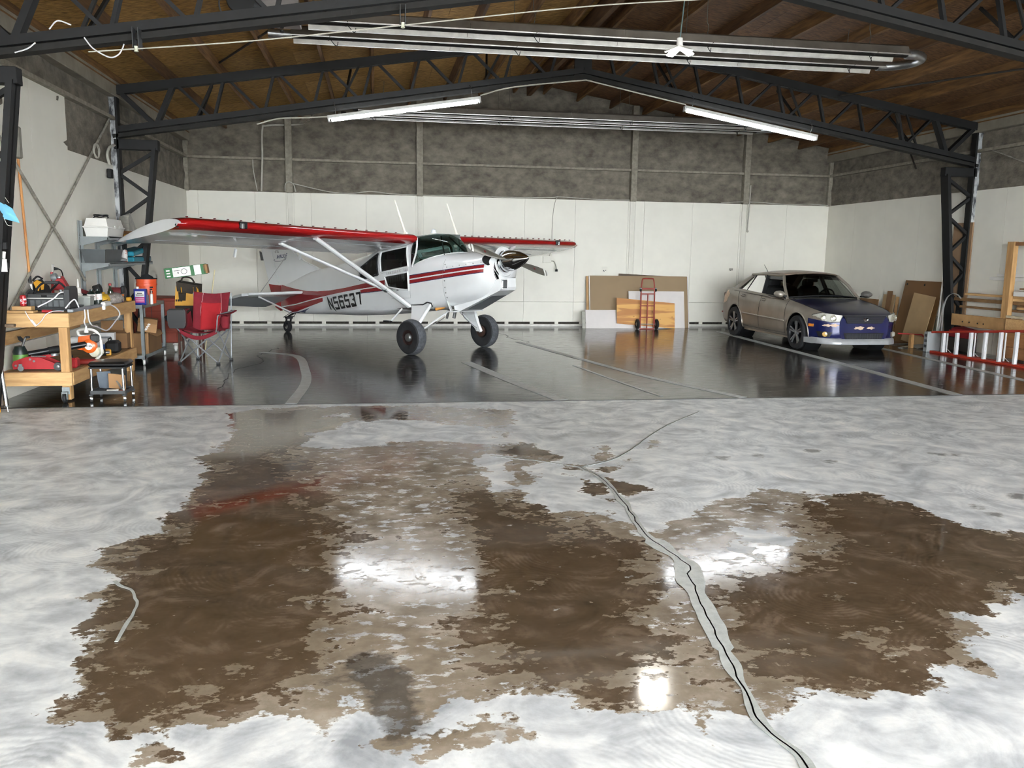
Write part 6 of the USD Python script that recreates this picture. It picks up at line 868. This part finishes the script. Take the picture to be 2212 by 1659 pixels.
for lab, x, z, w, h in (('white wall socket with dark print on the back wall above the tan board', 5.46, 1.385, .14, .12), ('small grey wall socket on the back wall left of the car', 8.68, 1.42, .10, .05)):
    t = T('wall_socket', lab, 'socket', (x, YB-.034, z)); t.part('plate', bx(-w/2, w/2, -.006, 0, -h/2, h/2, .002), M_batten if w > .12 else mat('socket_grey', '9a978c', .6), False)
    for dx, dz in ((-.03, -.03), (.02, -.025), (-.02, -.045)): t.part('outlet', bx(dx-.012, dx+.014, -.009, -.006, max(-h/2, dz-.008), dz+.01), M_gry2, False)
t = T('cable_box', 'white junction box with a dangling cable on the back wall behind the propeller', 'junction box', (4.04, YB-.035, 1.60)); t.part('box', bx(-.11, .09, -.05, 0, -.08, .08, .006), M_batten, False); t.part('cable', cord([(.09, -.03, -.03), (.16, -.04, -.05), (.20, -.05, -.14), (.22, -.05, -.22)], .014), mat('cable_grey', 'a9a69b', .6)); t.part('plug', lathe([(0, 0), (.03, .0), (.03, .05), (0, .06)], 12, (.22, -.05, -.28)), M_rub); t.part('feed_wire', cord([(.05, -.01, .08), (.10, -.01, .3), (.10, -.01, .75), (.12, -.01, 1.1), (.16, -.02, 1.35), (.22, -.02, 1.48)], .008), mat('cable_grey', 'a9a69b', .6))
M_cdt = mat('conduit_pale', 'b3b0a6', .6); one('wall_conduit', 'pale conduit bending down the grey insulation at the left of the back wall', 'conduit', cord([(-1.0, 16.2, 4.33), (-1.5, 19.4, 4.47), (-2.3, 19.66, 4.43), (-2.42, 19.66, 4.33), (-2.44, 19.66, 3.7), (-2.48, 19.68, 3.02)], .022, 60, 8), M_cdt)
for lab, pts in (('thin wire hanging beside the conduit on the grey insulation', [(-2.65, 19.70, 3.70), (-2.64, 19.70, 3.45), (-2.57, 19.70, 3.02)]), ('wire looping over the leftmost stud above the white panels', [(-1.97, 19.68, 3.02), (-1.96, 19.66, 3.18), (-1.87, 19.64, 3.23), (-1.78, 19.66, 3.17), (-1.74, 19.70, 3.02)]), ('slack wire sagging along the top of the white panels left of the second stud', [(-1.8, 19.66, 3.20), (-1.33, 19.70, 3.10), (-.92, 19.72, 3.03), (-.5, 19.72, 3.02), (-.1, 19.72, 3.07), (.42, 19.72, 3.03), (.95, 19.72, 3.02)]),
                 ('thin wire along the top of the middle white panels', [(1.1, 19.73, 3.02), (2.2, 19.73, 3.03), (3.3, 19.73, 3.02), (4.1, 19.72, 3.04), (4.3, 19.72, 3.06), (5.2, 19.73, 3.025), (6.0, 19.73, 3.025)]), ('wire along the top of the white panels above the car', [(8.3, 19.73, 3.02), (8.8, 19.72, 3.05), (9.3, 19.72, 3.05), (10.0, 19.73, 3.02), (10.6, 19.73, 3.04), (11.1, 19.73, 3.02)])):
    one('wall_wire', lab, 'wire', cord(pts, .012, 40, 6), M_cdt)
one('wall_conduit', 'short bent conduit stub on the stud behind the car', 'conduit', cord([(9.02, YB-.16, 3.45), (9.02, YB-.14, 2.9), (9.03, YB-.08, 2.38), (9.07, YB-.06, 2.36)], .016, 20, 8), M_cdt)
one('wire_coil', 'coiled pale wire hanging from the left wall girt', 'wire', tube(np.c_[np.full(60, XL+.09)+.01*np.sin(np.linspace(0, 30, 60)), 13.55+.12*np.cos(np.linspace(0, 19, 60)), 3.12+.10*np.sin(np.linspace(0, 19, 60))], .008, 5), M_cdt)
one('grey_flex', 'curved pale flexible conduit entering the left column above the shelving', 'conduit', cord([(XL+.12, 14.35, 3.30), (XL+.10, 14.15, 3.24), (XL+.09, 14.05, 3.12), (XL+.10, 14.1, 2.98)], .020, 24, 8), M_cdt); one('column_switch_box', 'small dark box on the left column below the flexible conduit', 'box', bx(XL+.05, XL+.11, 14.12, 14.25, 2.78, 2.92, .008), M_rub, False)

# ---------------------------------------------------------------- right side: boards, ladder, lumber rack
M_hb = mat('hardboard', '73522f', .65, var=.05, vs=2); M_plyp = mat('plywood_pale', 'a98d66', .6, var=.08, vs=3)
t = T('hardboard', 'large brown hardboard sheet with bolt holes leaning on the right wall', 'board', (11.0, 15.7, .004)); g = tf(bx(0, .012, -.62, .60, 0, 1.30, .002), (-.16, 0, 0), (0, 10, 0)); t.part('sheet', g, M_hb, False)
for y in (-.05, .52): t.part('bolt_hole', tf(cyl((-.004, y, 1.22), (.0, y, 1.22), .022), (-.16, 0, 0), (0, 10, 0)), M_rub)
one('plywood_offcut', 'pale plywood offcut leaning on the large hardboard sheet', 'board', tf(tf(bx(0, .012, -.36, .34, 0, 1.0, .002), rot=(5, 0, 0)), (10.74, 15.5, .035), (0, 9, 0)), M_plyp, False)
for i, (y, z, w, c, l) in enumerate(((16.9, .95, .42, M_plyp, 'mottled square board standing behind the car nose by the right wall'), (16.55, .92, .10, M_lumz, 'narrow upright board between the mottled board and the hardboard'), (17.55, .83, .75, M_card2, 'low brown board behind the car nose at the far end of the right wall'), (16.85, 1.03, .18, M_card2, 'short brown board end rising behind the mottled board'))):
    one('standing_board', l, 'board', tf(bx(0, .015, -w/2, w/2, 0, z, .002), (11.02-.03*i+.06*(i == 3), y, .006), (0, 5, 0)), c, False)
one('red_rod', 'thin red rod lying raised in front of the plywood offcut', 'rod', cat(cyl((10.07, 14.95, .28), (10.56, 14.9, .262), .012), cyl((10.56, 14.9, .262), (10.57, 14.9, .235), .012), cyl((10.57, 14.9, .235), (10.95, 14.88, .225), .012)), M_red)
one('scrap_block', 'small wood block propping the red rod', 'wood', tf(bx(-.03, .03, -.1, .1, 0, .20), (10.62, 15.05, .006), (6, 0, 20)), M_plyp, False); one('scrap_block', 'wood block standing beside the ladder foot', 'wood', bx(10.3, 10.36, 14.85, 14.93, .005, .27), M_lumz, False)
one('metal_trim', 'thin bright aluminium trim lying on the floor beside the car nose', 'trim', bar((10.3, 15.5, .016), (10.95, 15.62, .016), .03, .016), M_alu, False); one('metal_trim', 'folded bright metal scrap on the floor in front of the trim', 'trim', cat(bar((10.07, 14.9, .012), (10.24, 14.93, .02), .03, .012), bar((10.18, 14.88, .02), (10.40, 15.0, .03), .05, .014)), M_alu, False)
one('metal_sheet', 'dull bent grey sheet scrap lying between car and ladder', 'sheet', hull([(10.36, 14.72, .006), (10.36, 15.0, .03), (10.9, 14.8, .05), (10.9, 15.15, .10), (10.37, 14.72, .012), (10.9, 14.85, .12)]), M_steel, False)
for i, (p, q, r, l) in enumerate((((11.06, 15.07, 2.45), (10.95, 15.02, .02), .012, 'thin white strip leaning nearest the hardboard'), ((11.09, 15.0, 1.25), (10.92, 14.98, .02), .014, 'shorter white strip leaning beside the right column'))): one('white_strip', l, 'strip', bar(q, p, .03, .012, up=(0, 1, 0)), M_wht, False)
one('tall_panel', 'tall tan panel standing behind the right column', 'panel', bx(11.09, 11.12, 14.45, 14.98, .006, 2.42, .002), mat('panel_tan', '8f7256', .8, var=.05), False)
cs_ = smoothline([(10.47, 14.2, .02), (10.46, 14.2, .4), (10.45, 14.2, .78), (10.50, 14.2, 1.0), (10.61, 14.22, 1.085), (10.74, 14.24, 1.075), (10.84, 14.26, 1.0)], 40); one('curved_strip', 'curved grey plastic strip bent over like an arch in front of the right column', 'strip', shell(grid(np.stack([cs_+[0, -.0, 0]-[0.05, .05, 0], cs_+[.07, .07, 0]], 1)), .004), mat('strip_pale', 'a3a6a5', .4), True)
t = T('lumber_rack', 'wooden lumber rack with a tall post against the right wall', 'rack', (10.95, 13.2, .004)); W_ = lambda n, g, m, **k: t.part(n, g, m, False, w=True, **k)
W_('post', bx(10.84, 10.93, 13.05, 13.21, .005, 2.04, .004), M_lumz); W_('post', bx(10.84, 10.93, 10.6, 10.76, .005, 2.04, .004), M_lumz); W_('top_rail', bx(10.86, 10.92, 10.76, 13.05, 1.97, 2.03, .003), mat('rail_red_brown', '7d5133', .7, col2='97683f', vs=3)); W_('arm', bx(10.86, 11.17, 13.07, 13.19, 1.0, 1.06), M_lumx); W_('arm', bx(10.86, 11.17, 13.07, 13.19, .66, .71), M_lumx); W_('arm', bx(10.86, 11.17, 10.62, 10.74, .66, .71), M_lumx); W_('arm', bx(10.86, 11.17, 10.62, 10.74, 1.0, 1.06), M_lumx)
W_('bearer', bx(10.93, 10.98, 11.0, 14.66, .955, 1.015, .003), mat('rack_brown', '6f5233', .75, col2='8a6a44', vs=3)); W_('bearer', bx(10.93, 10.97, 11.0, 14.40, .83, .87, .003), mat('rack_brown', '6f5233'))
rr = np.random.default_rng(11)
zz = [1.07, 1.115, 1.16, .875, .92]
for i, (x0, x1, y0, y1, z0, z1, m, l) in enumerate((
    (10.94, 11.08, 11.2, 14.3, 1.066, 1.105, M_lum, 'long pale plank on top of the lumber rack'), (10.96, 11.12, 11.0, 13.1, 1.110, 1.150, M_plyp, 'short plank stacked on the long pale plank'), (10.97, 11.14, 11.0, 12.75, 1.155, 1.225, M_lum, 'uppermost plank at the right of the rack'), (10.86, 10.95, 12.0, 12.98, 1.11, 1.19, M_wht, 'white painted block end beside the rack post'), (10.86, 10.94, 11.1, 12.85, 1.225, 1.25, M_card2, 'dark thin board lying on the rack top'),
    (10.80, 10.835, 13.03, 14.42, .50, .715, mat('plate_tan', '9c774c', .6, col2='b58f60', vs=3), 'wide tan board with bolt holes fixed low on the rack'), (10.78, 10.835, 11.0, 13.0, .50, .72, M_lumx, 'wide orange-brown board at the right below the rack top'), (10.99, 11.12, 11.0, 13.03, .875, .915, M_lum, 'brown plank on the lower rack bearer'), (10.985, 11.14, 11.1, 13.02, .918, .945, M_card2, 'dark strip plank between the rack bearers'), (10.80, 10.835, 11.0, 13.03, .735, .775, mat('plank_pale', 'c3b79c', .6), 'pale narrow batten above the orange-brown board'),
    (10.70, 10.83, 11.0, 13.0, .255, .495, mat('plank_orange', 'a87447', .6, col2='bb8856', vs=3, st=(5, .8, 5)), 'stacked orange plank behind the ladder, upper'), (10.68, 10.83, 11.0, 13.02, .06, .25, mat('plank_orange2', '9d6f48', .6, col2='b5855a', vs=3, st=(5, .8, 5)), 'stacked orange plank behind the ladder, lower'))):
    one('plank', l, 'plank', bx(x0, x1, y0, y1, z0, z1, .003), m, False)
for y in (14.1, 13.92, 13.7, 13.55): one('bolt', 'dark bolt head on the wide tan rack board, ' + {14.1: 'farthest left', 13.92: 'second from the left', 13.7: 'second from the right', 13.55: 'farthest right'}[y], 'bolt', cyl((10.799, y, .58), (10.79, y, .58), .012, n=10), M_rub)
one('white_trim_board', 'white trim board lying on pegs high on the right wall', 'board', bx(11.12, 11.165, 11.0, 13.92, 1.36, 1.42, .003), M_wht, False); one('white_trim_board', 'second white trim board just above the first on the right wall', 'board', bx(11.13, 11.165, 11.0, 13.75, 1.43, 1.48, .003), M_wht, False)
t = T('red_toolbag', 'red bag stuffed under the rack behind the ladder', 'bag', (10.98, 14.3, .004)); t.part('bag', hull([(x*.1, y*.26, z) for x in (-1, 1) for y in (-1, 1) for z in (.26, .42)]+[(0, 0, .47), (0, .2, .45)]), mat('bag_red', '8d1822', .7, bump=.2), 40); t.part('base_box', bx(-.1, .1, -.28, .28, 0, .258, .01), mat('bag_base', '3a3430', .7), False)
# stepladder lying on its side
t = T('stepladder', 'red and white stepladder lying on its side along the right wall', 'ladder', (10.28, 12.9, .004)); M_lr = mat('ladder_red', 'a3301f', .45, var=.06); M_lw = mat('ladder_white', 'd9dadb', .35, .3, var=.03)
zt_ = lambda y: .375+.10*(14.2-y)
for x0, y1, nm in ((10.25, 10.6, 'front_rail'), ):
    W2 = lambda n, g, m, s=False, **k: t.part(n, g, m, s, w=True, **k)
    W2('front_rail', bar((10.25, 14.15, .022), (10.31, 10.4, .022), .08, .036, b=.004), M_lr); W2('front_rail', bar((10.25, 14.15, zt_(14.15)), (10.31, 10.4, zt_(10.4)), .08, .036, b=.004), M_lr)
    W2('rear_rail', bar((10.40, 14.12, .018), (10.55, 10.5, .018), .03, .028), M_lr); W2('rear_rail', bar((10.40, 14.12, zt_(14.1)-.01), (10.55, 10.5, zt_(10.5)-.02), .03, .028), M_lr)
for i in range(11):
    y = 13.84-.347*i; x = 10.25+.016*(14.15-y); W2('step', cat(bx(x-.028, x+.024, y-.004, y+.004, .04, zt_(y)-.018), bx(x-.028, x-.022, y-.026, y+.004, .04, zt_(y)-.018), bx(x+.018, x+.024, y-.026, y+.004, .04, zt_(y)-.018)), M_lw); W2('step_face', bx(x-.034, x-.028, y-.03, y+.02, .038, zt_(y)-.016, .002), M_lw)
for i in range(5):
    y = 13.95-.69*i; x = 10.40+.041*(14.12-y); W2('rear_brace', cyl((x, y, .03), (x, y, zt_(y)-.02), .016), M_lw, 40); W2('diagonal', bar((x, y, .10), (x, y-.13, .03), .014, .006), M_lw)
W2('top_cap', bx(10.15, 10.42, 14.15, 14.27, .004, .385, .012), mat('cap_grey', '8e9192', .4, var=.05)); 
for z in (.09, .19, .29): W2('cap_slot', bx(10.148, 10.151, 14.17, 14.24, z, z+.05), M_gry2)

# ---------------------------------------------------------------- overhead: lamps, tube heaters, conduits
M_hood = mat('reflector_aluminium', 'dddbd6', .38, .8, var=.12, vs=6); M_hoodo = mat('reflector_outside', '6b655d', .6, .3, var=.2, vs=3); M_tubeb = mat('heater_tube', '15120f', .6)
def strip_light(label, p, q, shine):
    p, q = np.array(p, float), np.array(q, float); d = (q-p)/np.linalg.norm(q-p); t = T('strip_light', label, 'lamp', tuple((p+q)/2), group=None); up = np.cross(d, (0, 1, 0)); up = up*np.sign(up[2])
    t.part('housing', bar(p+up*.055, q+up*.055, .10, .05, up=tuple(up), b=.004), mat('housing_white', 'c9c9c6', .5), False, w=True)
    for s in (-1, 1): t.part('diffuser_tube', tube([p+d*.04+[0, s*.028, 0], q-d*.04+[0, s*.028, 0]], .020, 10), shine, 40, w=True)
    for e in (p, q): t.part('end_cap', box(e+up*.03-(0 if e is p else 1)*d*.0, (.03, .10, .10), .004, (0, -math.degrees(math.atan2(d[2], d[0])), 0)), mat('housing_white', 'c9c9c6'), False, w=True); t.part('chain', cord([e+up*.08+d*(.12 if e is p else -.12), e+up*.2+d*(.12 if e is p else -.12)+[.01, 0, 0], e+[0, .1, .0]+up*.30+d*(.12 if e is p else -.12)], .006), M_alu, w=True)
    return t
def lamp_mat(name, c, s): 
    return usdkit.material(stage, '/World/Looks/'+name, {'e': ('emission', {'color': c, 'strength': s})}, [], surface='e.emission')
M_led = lamp_mat('led_tube', (.88, .94, 1.), 36.); M_bulb = lamp_mat('led_panel', (1., .97, .88), 110.)
strip_light('long glowing strip light under the left slope of the rear truss', (-.72, 14.38, 3.80), (1.74, 14.38, 4.20), M_led); strip_light('long glowing strip light under the right slope of the rear truss', (5.30, 14.38, 4.20), (7.76, 14.38, 3.80), M_led)
t = T('garage_lamp', 'bright multi-panel lamp bulb hanging by a cable from the roof ridge', 'lamp', (3.68, 10.25, 4.17)); t.part('cable', cord([(0, 0, .13), (.03, 0, .5), (.05, 0, .8), (0, 0, 1.15)], .008), mat('cord_teal', '5e7272', .5)); t.part('socket', lathe([(0, .16), (.035, .15), (.04, .06), (.06, .05), (.06, .04), (0, .04)], 18), M_wht)
for k_ in range(4):
    a = math.radians(90*k_+20); c, s = math.cos(a), math.sin(a); pn = t.part('panel_back', tf(bx(.04, .20, -.055, .055, .02, .035, .006), (0, 0, .03), (0, 22, math.degrees(a))), M_wht, False); t.part('glow_panel', tf(bx(.05, .19, -.048, .048, .010, .019), (0, 0, .03), (0, 22, math.degrees(a))), M_bulb, False, on=pn)
t.part('glow_panel', bx(-.05, .05, -.05, .05, .012, .02), M_bulb, False)
def heater(label, x0, x1, y0, w, gap, z, ubend=True):
    t = T('tube_heater', label, 'heater', ((x0+x1)/2, y0+w+gap/2, z)); h = .15
    for i, ya in enumerate((y0, y0+w+gap)):
        c = ya+w/2; xa, xb = x0+(.0 if i else .25), x1-(.0 if i else .12); prof = [(ya, z), (ya+.012, z+.004), (ya+.07, z+h*.75), (c-.06, z+h), (c+.06, z+h), (ya+w-.07, z+h*.75), (ya+w-.012, z+.004), (ya+w, z)]; n_ = 4
        xs_ = np.linspace(xa, xb, n_+1)
        for a, b in zip(xs_, xs_[1:]):
            r = t.part('reflector', shell(grid(np.array([[(x, p[0], p[1]) for p in prof] for x in (a, b-.004)])), .0015), M_hood, False, w=True); t.part('outer_hood', grid(np.array([[(x, p[0]+(-.002 if k_ < 4 else .002), p[1]+.004) for k_, p in enumerate(prof)] for x in (a, b-.004)])), M_hoodo, False, on=r, w=True); t.part('lip', cat(bar((a, ya, z), (b, ya, z), .012, .014), bar((a, ya+w, z), (b, ya+w, z), .012, .014)), M_hood, False, on=r, w=True)
        t.part('heat_tube', cyl((xa-.1, c, z+.055), (xb+(.12 if i == 0 else .06), c, z+.055), .05), M_tubeb, 40, w=True)
        for x in np.linspace(xa+.5, xb-.5, 4): hg = t.part('hanger', tube(smoothline([(x, ya-.01, z+.005), (x-.03, ya+.05, z-.035), (x, c-.03, z-.0), (x+.05, c, z-.05), (x+.08, c+.06, z-.04), (x+.09, c+.07, z+.01)], 24), .005, 5), M_rub, w=True); t.part('chain', cord([(x, c, z+h), (x+.015, c, z+h+.12), (x-.01, c, z+h+.22), (x, c, deck(x)-.1)], .005), mat('chain_dark', '5a564e', .5, .5), on=hg, w=True)
    if ubend:
        ca_, cb_ = y0+w/2, y0+w*1.5+gap; r = (cb_-ca_)/2; a = np.linspace(-np.pi/2, np.pi/2, 20); t.part('u_bend', tube(np.c_[x1+.02+r*.9*np.cos(a), (ca_+cb_)/2+r*np.sin(a), np.full(20, z+.055)], .062, 14), M_alu, w=True); t.part('bend_collar', cat(cyl((x1-.06, ca_, z+.055), (x1+.05, ca_, z+.055), .066), cyl((x1-.02, cb_, z+.055), (x1+.05, cb_, z+.055), .066)), M_alu, 40, w=True)
    return t
ht = heater('long double tube heater with aluminium reflectors hanging nearest the viewer', -1.05, 7.32, 10.90, .44, .31, 4.45)
ht.part('burner_box', bx(-1.32, -.88, 10.95, 11.35, 4.44, 4.70, .01), mat('burner_grey', '7d7673', .6), False, w=True, label='grey burner control box'); ht.part('blower', lathe([(0, -.05), (.15, -.05), (.16, -.02), (.16, .05), (0, .05)], 30, (-1.55, 10.9, 4.63), (.2, -1, 0)), mat('blower_black', '0c0c0d', .6), 40, w=True, label='round black blower'); ht.part('blower_duct', cyl((-1.55, 10.95, 4.63), (-1.3, 11.1, 4.60), .06), M_gry2, w=True); ht.part('gas_hose', tube(np.c_[-1.62+.19*np.cos(np.linspace(1.2, 4.9, 30)), np.full(30, 11.0), 4.60+.19*np.sin(np.linspace(1.2, 4.9, 30))], .010, 6), M_gry, w=True); ht.part('exhaust_joint', cat(cyl((-1.35, 11.85, 4.50), (-1.05, 11.87, 4.505), .055), cyl((-1.22, 11.86, 4.503), (-1.16, 11.86, 4.503), .065)), M_alu, 40, w=True)
heater('long double tube heater with aluminium reflectors hanging at the back behind the strip lights', -.55, 8.25, 16.95, .42, .26, 4.40)
for lab, pts in (('thin pale conduit running under the near truss with insulator clips', [(-2.72, 9.05, 3.57), (-1.2, 9.05, 3.75), (.3, 9.05, 3.98), (2.2, 9.05, 4.27), (3.5, 9.05, 4.42)]), ('thin pale conduit from the left strip light up to the truss peak', [(1.74, 14.33, 4.29), (2.3, 14.35, 4.45), (3.53, 14.35, 4.62)]), ('thin pale conduit from the truss peak down to the right strip light', [(3.53, 14.35, 4.62), (4.6, 14.35, 4.42), (5.30, 14.33, 4.29)]), ('pale conduit from the left strip light toward the back wall bend', [(-.72, 14.35, 3.86), (-1.1, 14.37, 3.83), (-1.5, 14.36, 3.80), (-1.85, 14.36, 3.70)])):
    one('ceiling_conduit', lab, 'conduit', cord(pts, .007 if 'near' in lab else .012, 30, 6), M_cdt)
for x, z, l in ((-2.28, 3.62, 'pale insulator clip at the left end of the near conduit'), (.30, 3.98, 'pale insulator clip near the middle of the near conduit')):
    t = T('conduit_clip', l, 'clip', (x, 9.05, z)); t.part('insulator', lathe([(0, -.03), (.022, -.025), (.014, 0), (.022, .025), (0, .03)], 14), mat('insulator', 'd0d3c0', .4)); t.part('bracket', cat(bx(-.03, -.022, -.02, .12, .01, .20), bx(.022, .03, -.02, .12, .01, .20)), M_gry2, False)
for l, pts in (('loose white wire arched over the left end of the near truss', [(-3.06, 9.05, 3.76), (-2.98, 9.05, 3.84), (-2.86, 9.05, 3.81)]), ('loose white wire dangling in a loop below the near truss', [(-2.75, 9.05, 3.70), (-2.67, 9.05, 3.60), (-2.53, 9.05, 3.53), (-2.45, 9.05, 3.555), (-2.41, 9.05, 3.61), (-2.39, 9.05, 3.66)]), ('short white wire end at the near column head', [(-3.38, 9.05, 3.53), (-3.27, 9.05, 3.57), (-3.19, 9.05, 3.63)])): one('loose_wire', l, 'wire', cord(pts, .007, 30, 5), M_cord)
one('ceiling_sensor', 'small black and silver sensor hanging under the near truss', 'sensor', cat(cyl((-.95, 9.6, 4.02), (-.95, 9.6, 4.10), .02), cyl((-.95, 9.6, 4.12), (-.95, 9.6, 4.2), .016), cyl((-.95, 9.6, 3.98), (-.95, 9.6, 4.0), .02)), M_rub)
